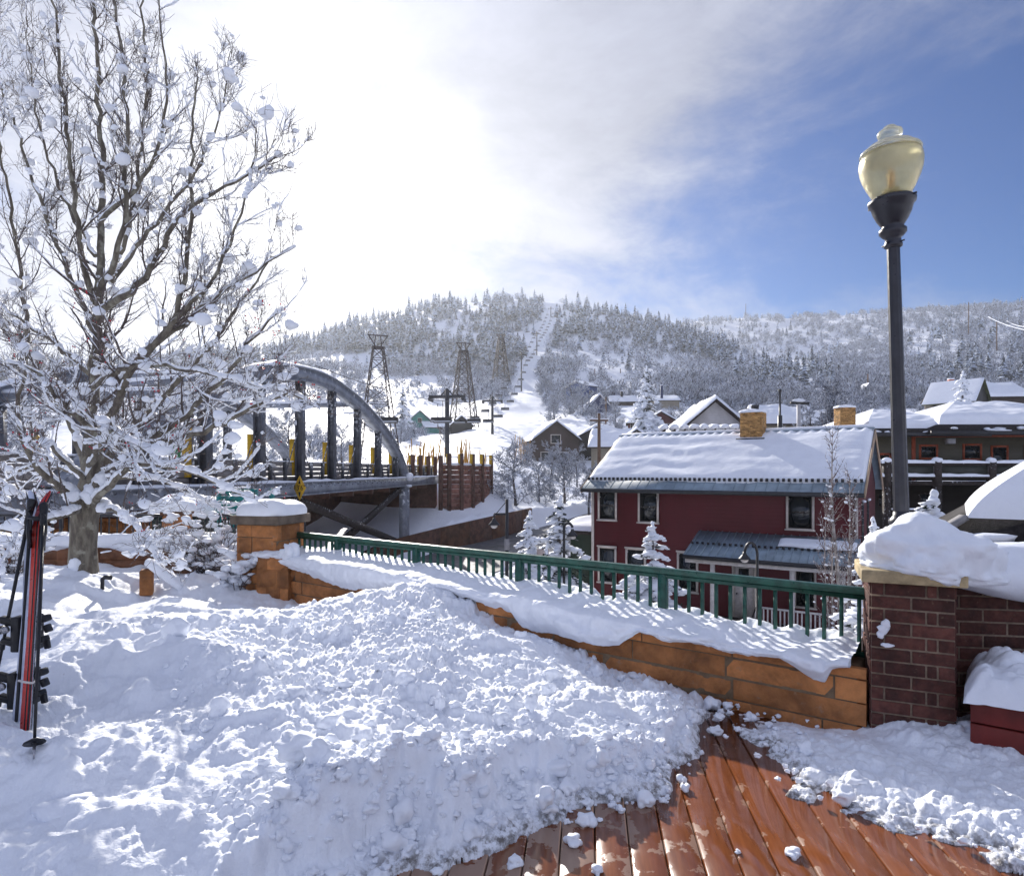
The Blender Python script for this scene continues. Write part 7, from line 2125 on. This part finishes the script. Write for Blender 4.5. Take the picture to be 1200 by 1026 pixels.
gable_house('dark hut with a gable right of the teal house', 541, 509, 165, 5.5, 5, 2.4, 2.2, R(10), M_VDARK, name='hut')
gable_house('low dark shed left of the dark hut', 527, 508, 168, 5, 5, 1.8, 1.4, R(10), M_BROWN, gable_front=False, name='hut')
gable_house('dark house with a mossy tilted roof behind the snow heaped conifer', 1112, 487, 100, 6.5, 7, 2.2, 3.4, R(-52), M_VDARK, gable_front=False, th=.05, trimm=simple('moss_roof', (.05, .055, .02), .9, .4, 3, .3))
gable_house('broad snow roofed house at the far right above the olive building', 1160, 482, 104, 12, 8, 2.4, 2.2, R(-6), M_BROWN, gable_front=False, th=.5, chim=(-4.6, 2.5, 2, 5.6, simple('orange_chimney', (.45, .12, .05), .7, .3, 5, .2)))
gable_house('tiny dark gabled hut above the tall frosted aspen', 1018, 462, 230, 3.4, 4, 1.4, 2.4, R(0), M_VDARK, name='hut', th=.2)

# left: tan stone building, teal rack, snow covered bins
lb = thing('stone_building', 'tan stone building with stepped snowy roofs behind the skis', 'building', (PX(40, 17), 17, -1.5), R(12))
rnd = random.Random(31); mb = MB(); courses(mb, (-5, 0), (1, 0), 0, PZ(584, 17) + 1.5, 7.2, 8, .2, .4, 1.0, (0, -1), rnd, rough=.02); mb.bx(-5, 2.2, .02, 3.5, 0, PZ(584, 17) + 1.49)
mb.build('wall', M_STONE, lb)
o_ = snow_slab(7.6, 3.8, .5, 0, 3).build('snow_cover', M_ROOFSNOW, lb, smooth=True); o_.location = (-1.4, 1.6, PZ(584, 17) + 1.6)
mb = MB(); courses(mb, (-6, -2.2), (1, 0), 0, PZ(602, 15) + 1.5, 4.6, 6, .2, .4, 1.0, (0, -1), rnd, rough=.02); mb.bx(-6, -1.4, -2.18, .0, 0, PZ(602, 15) + 1.49)
mb.build('lower_wall', M_STONE, lb)
o_ = snow_slab(4.9, 2.4, .4, 0, 4).build('snow_cover', M_ROOFSNOW, lb, smooth=True); o_.location = (-3.7, -1.1, PZ(602, 15) + 1.58)
M_TEALP = simple('teal_paint', (.012, .19, .19), .45, .25, 5, .1)
rk = thing('teal_rack', 'bright teal metal lattice rack dusted with snow behind the big pier', 'rack', tuple(P(277, 622, 11.0)), R(-12))
for x in (-.34, .36): 
    for y in (0, .5): MB().bx(x - .03, x + .03, y - .03, y + .03, -.4, .72).build('upright', M_TEALP, rk)
for k, z in enumerate((.10, .26, .42, .56, .69)):
    r_ = MB().bx(-.309, .329, -.025, .025, z - .04, z + .04).build('slat', M_TEALP, rk)
    MB().blobs([(-.15 + .06 * k, -.0, z + .055), (.16 - .03 * k, 0, z + .05)], np.array([(.13, .05, .025), (.1, .05, .022)])).build('snow', M_ROOFSNOW, r_, smooth=True)
MB().bar((-.3, .06, 0), (.32, .06, .7), .05, .04).bar((-.3, .12, .7), (.32, .12, 0), .05, .04).build('brace', M_TEALP, rk)
bn = thing('snow_covered_bin', 'dark green lidded bin under a broad mound of snow behind the small stone post', 'bin', tuple(P(226, 628, 11.8)), R(-10))
MB().bx(-.62, .62, -.3, .4, -.4, .36).build('body', simple('dark_green_bin', (.012, .04, .035), .5, .2), bn, bevel=.03)
MB().bx(-.66, .66, -.36, .44, .362, .42).build('lid', M_BLACK, bn, bevel=.02)
snow_slab(1.45, .9, .30, .43, 7).build('snow_cover', M_ROOFSNOW, bn, smooth=True)

# people waiting on the bridge plaza, tiny behind the tree
def person(px, py, d, jacket, label, seed):
    c = P(px, py, d); t = bpy.data.meshes.new('person')
    sk = [((0, 0, .86), .15), ((0, 0, 1.12), .16), ((0, 0, 1.38), .15), ((0, .01, 1.50), .06), ((0, .0, 1.62), .095), ((0, 0, 1.74), .07),
          ((.17, 0, 1.40), .07), ((.25, -.03, 1.15), .055), ((.22, -.18, 1.0), .045), ((.21, -.25, .96), .04), ((-.17, 0, 1.40), .07), ((-.26, -.02, 1.15), .055), ((-.24, -.16, .98), .045), ((-.23, -.23, .94), .04),
          ((.09, 0, .80), .10), ((.10, -.02, .46), .075), ((.11, 0, .10), .06), ((.11, -.13, .05), .05), ((-.09, 0, .80), .10), ((-.11, .02, .46), .075), ((-.12, .03, .10), .06), ((-.12, -.10, .05), .05)]
    ed = [(0, 1), (1, 2), (2, 3), (3, 4), (4, 5), (2, 6), (6, 7), (7, 8), (8, 9), (2, 10), (10, 11), (11, 12), (12, 13), (0, 14), (14, 15), (15, 16), (16, 17), (0, 18), (18, 19), (19, 20), (20, 21)]
    t.from_pydata([p for p, r in sk], ed, [])
    o = bpy.data.objects.new('person', t); COL.objects.link(o)
    m_ = o.modifiers.new('skin', 'SKIN'); o.modifiers.new('s', 'SUBSURF').levels = 1; o.modifiers['s'].render_levels = 1
    for v, (p, r) in zip(t.skin_vertices[0].data, sk): v.radius = (r, r)
    t.skin_vertices[0].data[0].use_root = True
    dg = bpy.context.evaluated_depsgraph_get(); me = bpy.data.meshes.new_from_object(o.evaluated_get(dg)); me.name = 'person'
    bpy.data.objects.remove(o)
    o = bpy.data.objects.new('person', me); COL.objects.link(o); o.location = c; o.rotation_euler = (0, 0, seed)
    me.materials.clear(); me.materials.append(M_VDARK); me.materials.append(jacket); me.materials.append(simple('skin_tone', (.42, .25, .18), .6, .1))
    for p in me.polygons:
        z = p.center.z; y_ = p.center.y
        p.material_index = 1 if .80 < z < 1.47 else (2 if 1.47 <= z < 1.69 and y_ < -.02 else (2 if z < 1.0 and abs(p.center.x) > .19 and z > .88 else 0))
        p.use_smooth = True
    tag(o, label, 'person')
person(210, 563, 26, simple('green_jacket', (.01, .22, .06), .6, .2), 'tiny person in a bright green jacket standing on the bridge', 0.4)
person(42, 560, 22, M_YELLOW, 'tiny person in a yellow jacket standing behind the tree at the left', -.5)
person(222, 562, 27, M_VDARK, 'tiny person in dark clothes standing beside the green jacket on the bridge', 1.0)

# ------------------------------------------------------------------ tram towers, chairlift, poles
def lattice(label, px, ptop, pbase, d, wtop, wbase, grp='old lattice towers'):
    zb = PZ(pbase, d); zt = PZ(ptop, d); H_ = zt - zb
    t = thing('lattice_tower', label, 'tower', (PX(px, d), d, zb), R(20), grp)
    n_ = 7; th = max(.10, d * .0013); lv = [0]
    for k in range(n_): lv.append(lv[-1] + (1 - .09 * k))
    lv = [v / lv[-1] * H_ * .90 for v in lv]
    wz = lambda z: (wbase + (wtop - wbase) * z / (H_ * .9)) / 2
    for sx in (-1, 1):
        for sy in (-1, 1):
            MB().bar((sx * wz(-2), sy * wz(-2), -2), (sx * wz(lv[-1]), sy * wz(lv[-1]), lv[-1]), th * 1.3, th * 1.3).build('leg', M_LATT, t)
    for k in range(n_):
        z0, z1 = lv[k], lv[k + 1]; a, b = wz(z0), wz(z1); m_ = MB()
        for (x0, y0), (x1, y1) in (((-1, -1), (1, -1)), ((1, -1), (1, 1)), ((1, 1), (-1, 1)), ((-1, 1), (-1, -1))):
            m_.bar((x0 * a, y0 * a, z0), (x1 * b, y1 * b, z1), th * .6, th * .6).bar((x1 * a, y1 * a, z0), (x0 * b, y0 * b, z1), th * .6, th * .6).bar((x0 * b, y0 * b, z1), (x1 * b, y1 * b, z1), th * .7, th * .7)
        m_.build('bracing', M_LATT, t)
    zt_ = lv[-1]; w_ = wtop * 1.25
    c_ = MB().bx(-w_ / 2, w_ / 2, -wtop / 2, wtop / 2, zt_, zt_ + th * 2)
    for s in (-1, 1): c_.bar((s * wtop * .1, 0, zt_), (s * w_ * .78, 0, H_), th * 1.2, th * 1.2); c_.bar((s * wtop * .4, 0, zt_), (s * wtop * .25, 0, H_), th, th)
    c_.bar((-w_ * .85, 0, H_), (w_ * .85, 0, H_), th * 1.4, th * 1.2); c_.build('crosshead', M_LATT, t)
M_LATT = simple('weathered_timber', (.040, .028, .030), .85, .3, 1, .2)
lattice('nearest and tallest lattice tower, right of the bridge arch', 443, 393, 545, 112, 1.7, 7.0)
lattice('middle lattice tower behind the dark T pole', 543, 402, 508, 185, 2.1, 7.4)
lattice('faint far lattice tower on the hillside among conifers', 587, 392, 452, 300, 2.2, 7.0)
TP = []
def tpole(label, px, ptop, pbase, d, arm=1.0, w=.52):
    zb, zt = PZ(pbase, d), PZ(ptop, d); H_ = zt - zb
    t = thing('lift_pole', label, 'lift tower', (PX(px, d), d, zb), R(-8), 'chairlift poles')
    MB().tube([(0, 0, -3), (0, 0, H_)], [w * .62, w * .5], 12).build('pole', M_POLE, t, smooth=True)
    za = H_ - H_ * .11
    MB().bar((-2.3, 0, za), (2.3, 0, za), .35, .35).bar((-.9, 0, za), (0, 0, za + 1.0), .14, .14).bar((.9, 0, za), (0, 0, za + 1.0), .14, .14).build('crossarm', M_POLE, t)
    for s in (-1, 1):
        MB().bx(s * 2.1 - .12, s * 2.1 + .12, -.9, .9, za - .35, za - .18).blobs([(s * 2.1, q, za - .45) for q in (-.7, -.25, .25, .7)], np.array([.18] * 4), lvl=1, amp=0, flat=1).build('sheave_train', M_BLACK, t)
    TP.append((Vector((PX(px, d), d, zb + za - .55))))
M_POLE = simple('dark_pole', (.022, .024, .032), .6, .3, 2, .2)
tpole('nearest dark T shaped lift pole rising behind the bamboo stakes', 524, 456, 534, 80)
tpole('second lift pole at the foot of the ski run', 577, 465, 506, 142)
tpole('third lift pole beside the ski run', 611, 412, 450, 268, w=.5)
tpole('fourth lift pole halfway up the ski run', 629, 388, 418, 380, w=.55)
tpole('topmost lift pole near the crest of the ski run', 645.5, 359, 381, 530, w=.6)
arm = lambda p, s: p + Vector((s * 2.1, 0, 0))
lead = Vector((PX(330, 40), 40, PZ(428, 40)))
for s, lab in ((-1, 'left hand haul rope of the chairlift'), (1, 'right hand haul rope of the chairlift')):
    pts = [lead + Vector((s * 2.1, 0, 0))] + [arm(p, s) for p in TP]
    fine = []; chairs = []
    for a, b in zip(pts[:-1], pts[1:]):
        L = (b - a).length
        for k in range(12):
            t_ = k / 12; q = a.lerp(b, t_); q.z -= 4 * t_ * (1 - t_) * L * .018; fine.append(q)
        nch = max(1, int(L / 17))
        for k in range(nch):
            t_ = (k + (.5 if s > 0 else .25)) / nch; q = a.lerp(b, t_); q.z -= 4 * t_ * (1 - t_) * L * .018; chairs.append(q)
    fine.append(pts[-1])
    cb_ = MB().tube(fine, .028, 5).build('haul_rope', M_BLACK); tag(cb_, lab, 'cable')
    for q in chairs:
        if q.y < 60: continue
        c_ = thing('lift_chair', 'empty chairlift chair hanging from the rope on the snowy slope', 'lift chair', tuple(q), R(-8), 'chairlift chairs')
        MB().tube([(0, 0, .05), (0, .1, -.9), (0, .1, -1.9)], .05, 6).build('hanger_arm', M_BLACK, c_)
        MB().bx(-.95, .95, -.35, .15, -2.42, -2.3).bx(-.95, .95, .14, .22, -2.28, -1.75).build('seat', M_BLACK, c_)
        MB().tube([(-.95, .2, -2.3), (-.95, .15, -1.85), (.95, .15, -1.85), (.95, .2, -2.3)], .04, 6).build('frame', M_BLACK, c_)
        MB().bx(-.9, .9, -.33, .10, -2.298, -2.2).build('snow', M_ROOFSNOW, c_, bevel=.05)
def upole(label, px, ptop, pbase, d, w=.16, arm=0, xf=False):
    zb, zt = PZ(pbase, d), PZ(ptop, d); H_ = zt - zb
    t = thing('utility_pole', label, 'utility pole', (PX(px, d), d, zb))
    MB().tube([(0, 0, -2), (0, 0, H_)], [w, w * .75], 10).build('pole', M_WPOLE, t, smooth=True)
    if arm:
        a_ = MB().bar((-arm, 0, H_ - .7), (arm, 0, H_ - .7), .14, .16).build('crossarm', M_WPOLE, t)
        MB().bx(-arm, arm, -.1, .1, H_ - .62, H_ - .5).build('snow', M_ROOFSNOW, a_, bevel=.04)
    if xf: MB().tube([(.45, 0, H_ - 2.6), (.45, 0, H_ - 1.4)], .32, 12).build('transformer', M_DARKSTEEL, t)
M_WPOLE = simple('pole_wood', (.14, .085, .055), .85, .3, 2, .4)
upole('brown wooden utility pole with a flat snowy crossarm before the dark house', 702, 484, 562, 62, .2, arm=.9)
upole('grey pole standing just right of the wooden utility pole', 710, 465, 500, 150, .3)
upole('thin utility pole on the hillside left of the lamp post', 1017, 438, 468, 235, .3)
upole('tall thin pole near the right skyline', 1135, 354, 390, 620, .55)
upole('pole with a leaning top on the right hillside', 1168, 377, 408, 480, .5, arm=1.3)
upole('short pole on the terrace above the bright blue house', 697, 432, 446, 310, .3)
upole('short pole on the terrace right of the bright blue house', 727, 432, 446, 310, .3)
upole('thin mast on the far ridge line', 874, 356, 368, 960, .5)
for k, (a_, b_) in enumerate((((1158, 371), (1215, 389)), ((1180, 376), (1215, 383)))):
    p0, p1 = P(*a_, 480), P(*b_, 300); n_ = 14
    pts = [p0.lerp(p1, i / n_) - Vector((0, 0, 5 * (i / n_) * (1 - i / n_) * 1.2)) for i in range(n_ + 1)]
    tag(MB().tube(pts, .22, 5).build('power_line', M_CAP), ('upper' if k else 'lower') + ' frosted power line at the right edge over the hillside', 'cable')

# bamboo stakes by the ski run
M_BAM = simple('bamboo', (.48, .25, .03), .5, .25, 8, .1)
bam = MB().tube([(0, 0, -.6), (.01, 0, 1.0), (0, .01, 2.6)], [.055, .052, .042], 6).mesh('bamboo_stake', M_BAM, True)
r_ = random.Random(9)
def stake(px, d, h, lean, label, grp):
    o_ = bpy.data.objects.new('bamboo_stake', bam); COL.objects.link(o_); x = PX(px, d); z = max(tzs(x, d), 1.2 if d < 56 else -9)
    o_.location = (x, d, z); o_.rotation_euler = (r_.gauss(0, .05), lean, 0); o_.scale = (1, 1, h / 2.6); tag(o_, label, 'stake', grp)
for k in range(46):
    px_ = r_.choice([r_.uniform(476, 512), r_.gauss(505, 6), r_.uniform(516, 572), r_.gauss(545, 3)])
    stake(px_, r_.uniform(54, 60), r_.uniform(1.6, 2.9), r_.gauss(.02, .10), 'yellow bamboo stake in the snow behind the curved panel wall', 'bamboo stakes behind the panel wall')
for k in range(16):
    stake(r_.gauss(615, 5), r_.uniform(84, 87), r_.uniform(2.2, 3.6), r_.gauss(0, .06), 'yellow bamboo stake bundled with others left of the brown gabled house', 'bamboo stakes by the brown house')

# ------------------------------------------------------------------ lower street lamps
def bell(t, c, r_, parent_mat, snowy=True):
    sh = MB().lathe([(r_ * .25, r_ * 1.1), (r_ * .3, r_ * .75), (r_ * .55, r_ * .45), (r_ * .95, 0), (r_ * 1.0, -r_ * .12), (r_ * .85, -r_ * .1)], c, 18).build('lamp_shade', parent_mat, t, smooth=True)
    MB().blobs([(c[0], c[1], c[2] - r_ * .25)], np.array([r_ * .62]), amp=0, flat=.8).build('bulb_glass', M_WHITE, sh, smooth=True)
    return sh
d = 22.0; zg = -4.7
t = thing('roadside_lamp', 'black roadside lamp post with a square bracket and a small sign', 'street lamp', (PX(594, d), d, zg))
H_ = PZ(585, d) - zg
MB().tube([(0, 0, 0), (0, 0, H_)], [.075, .055], 10).build('pole', M_BLACK, t, smooth=True)
za = PZ(602, d) - zg; xa = PX(579, d) - PX(594, d)
MB().bar((0, 0, za), (xa, 0, za), .07, .07).bar((0, 0, za + .45), (xa * .8, 0, za + .03), .025, .025).bar((xa, 0, za), (xa, 0, za - .25), .05, .05).build('bracket', M_BLACK, t)
bell(t, (xa, 0, PZ(614, d) - zg), .2, M_BLACK)
MB().bx(-.09, .09, -.10, -.08, PZ(644, d) - zg, PZ(631, d) - zg).build('sign_plate', simple('grey_plate', (.28, .27, .28), .5, .15), t)
d = 24.5
t = thing('gooseneck_lamp', 'black gooseneck lamp rising between the two roadside spruces', 'street lamp', (PX(661, d), d, zg))
pts = [(0, 0, 0), (0, 0, PZ(620, d) - zg)] + [(.16 - .16 * math.cos(a_), 0, PZ(618, d) - zg + .16 * math.sin(a_)) for a_ in np.linspace(0, math.pi, 8)]
MB().tube(pts, .05, 8).build('pole', M_BLACK, t, smooth=True); bell(t, (.32, 0, PZ(627, d) - zg), .22, M_BLACK)
d = 18.0
t = thing('gooseneck_lamp', 'black gooseneck lamp before the porch of the red house', 'street lamp', (PX(887.5, d), d, zg))
zt_ = PZ(650, d) - zg; rr_ = (PX(887.5, d) - PX(872.5, d)) / 2
pts = [(0, 0, 0), (0, 0, zt_)] + [(-rr_ + rr_ * math.cos(a_), 0, zt_ + rr_ * 1.9 * math.sin(a_)) for a_ in np.linspace(0, math.pi, 12)]
MB().tube(pts, .040, 8).build('pole', M_BLACK, t, smooth=True); bell(t, (-2 * rr_, 0, PZ(654, d) - zg), .17, M_BLACK)
# small green shed by the left edge of the red house, and roadside signs
sh = gable_house('low green shed with a snowy roof left of the red house', 684, 660, 33, 1.5, 3, 1.6, .3, R(-30), siding('shed_green', (.03, .05, .03)), gable_front=False, th=.25, name='shed')
rs = thing('road_sign', 'small pale road sign on a post beside the roadside spruces', 'sign', (PX(636, 23), 23, -4.7))
MB().tube([(0, 0, 0), (0, 0, PZ(642, 23) + 4.7)], .035, 8).build('post', M_BLACK, rs); MB().bx(-.22, .22, -.05, -.036, PZ(655, 23) + 4.7, PZ(643, 23) + 4.7).build('plate', simple('pinkish_plate', (.52, .42, .38), .5, .15), rs)

# ------------------------------------------------------------------ thin winter air over the valley
hz_mat = bpy.data.materials.new('haze'); hz_mat.use_nodes = True
ht = hz_mat.node_tree; ht.nodes.clear()
pv_ = ht.nodes.new('ShaderNodeVolumePrincipled'); ho = ht.nodes.new('ShaderNodeOutputMaterial'); ht.links.new(pv_.outputs[0], ho.inputs['Volume'])
pv_.inputs['Color'].default_value = (0.86, 0.91, 1.0, 1); pv_.inputs['Density'].default_value = 0.00023; pv_.inputs['Anisotropy'].default_value = 0.5
haze = MB().bx(-1420, 1420, -1420, 1420, -9, 305).build('haze', hz_mat); tag(haze, kind='stuff')
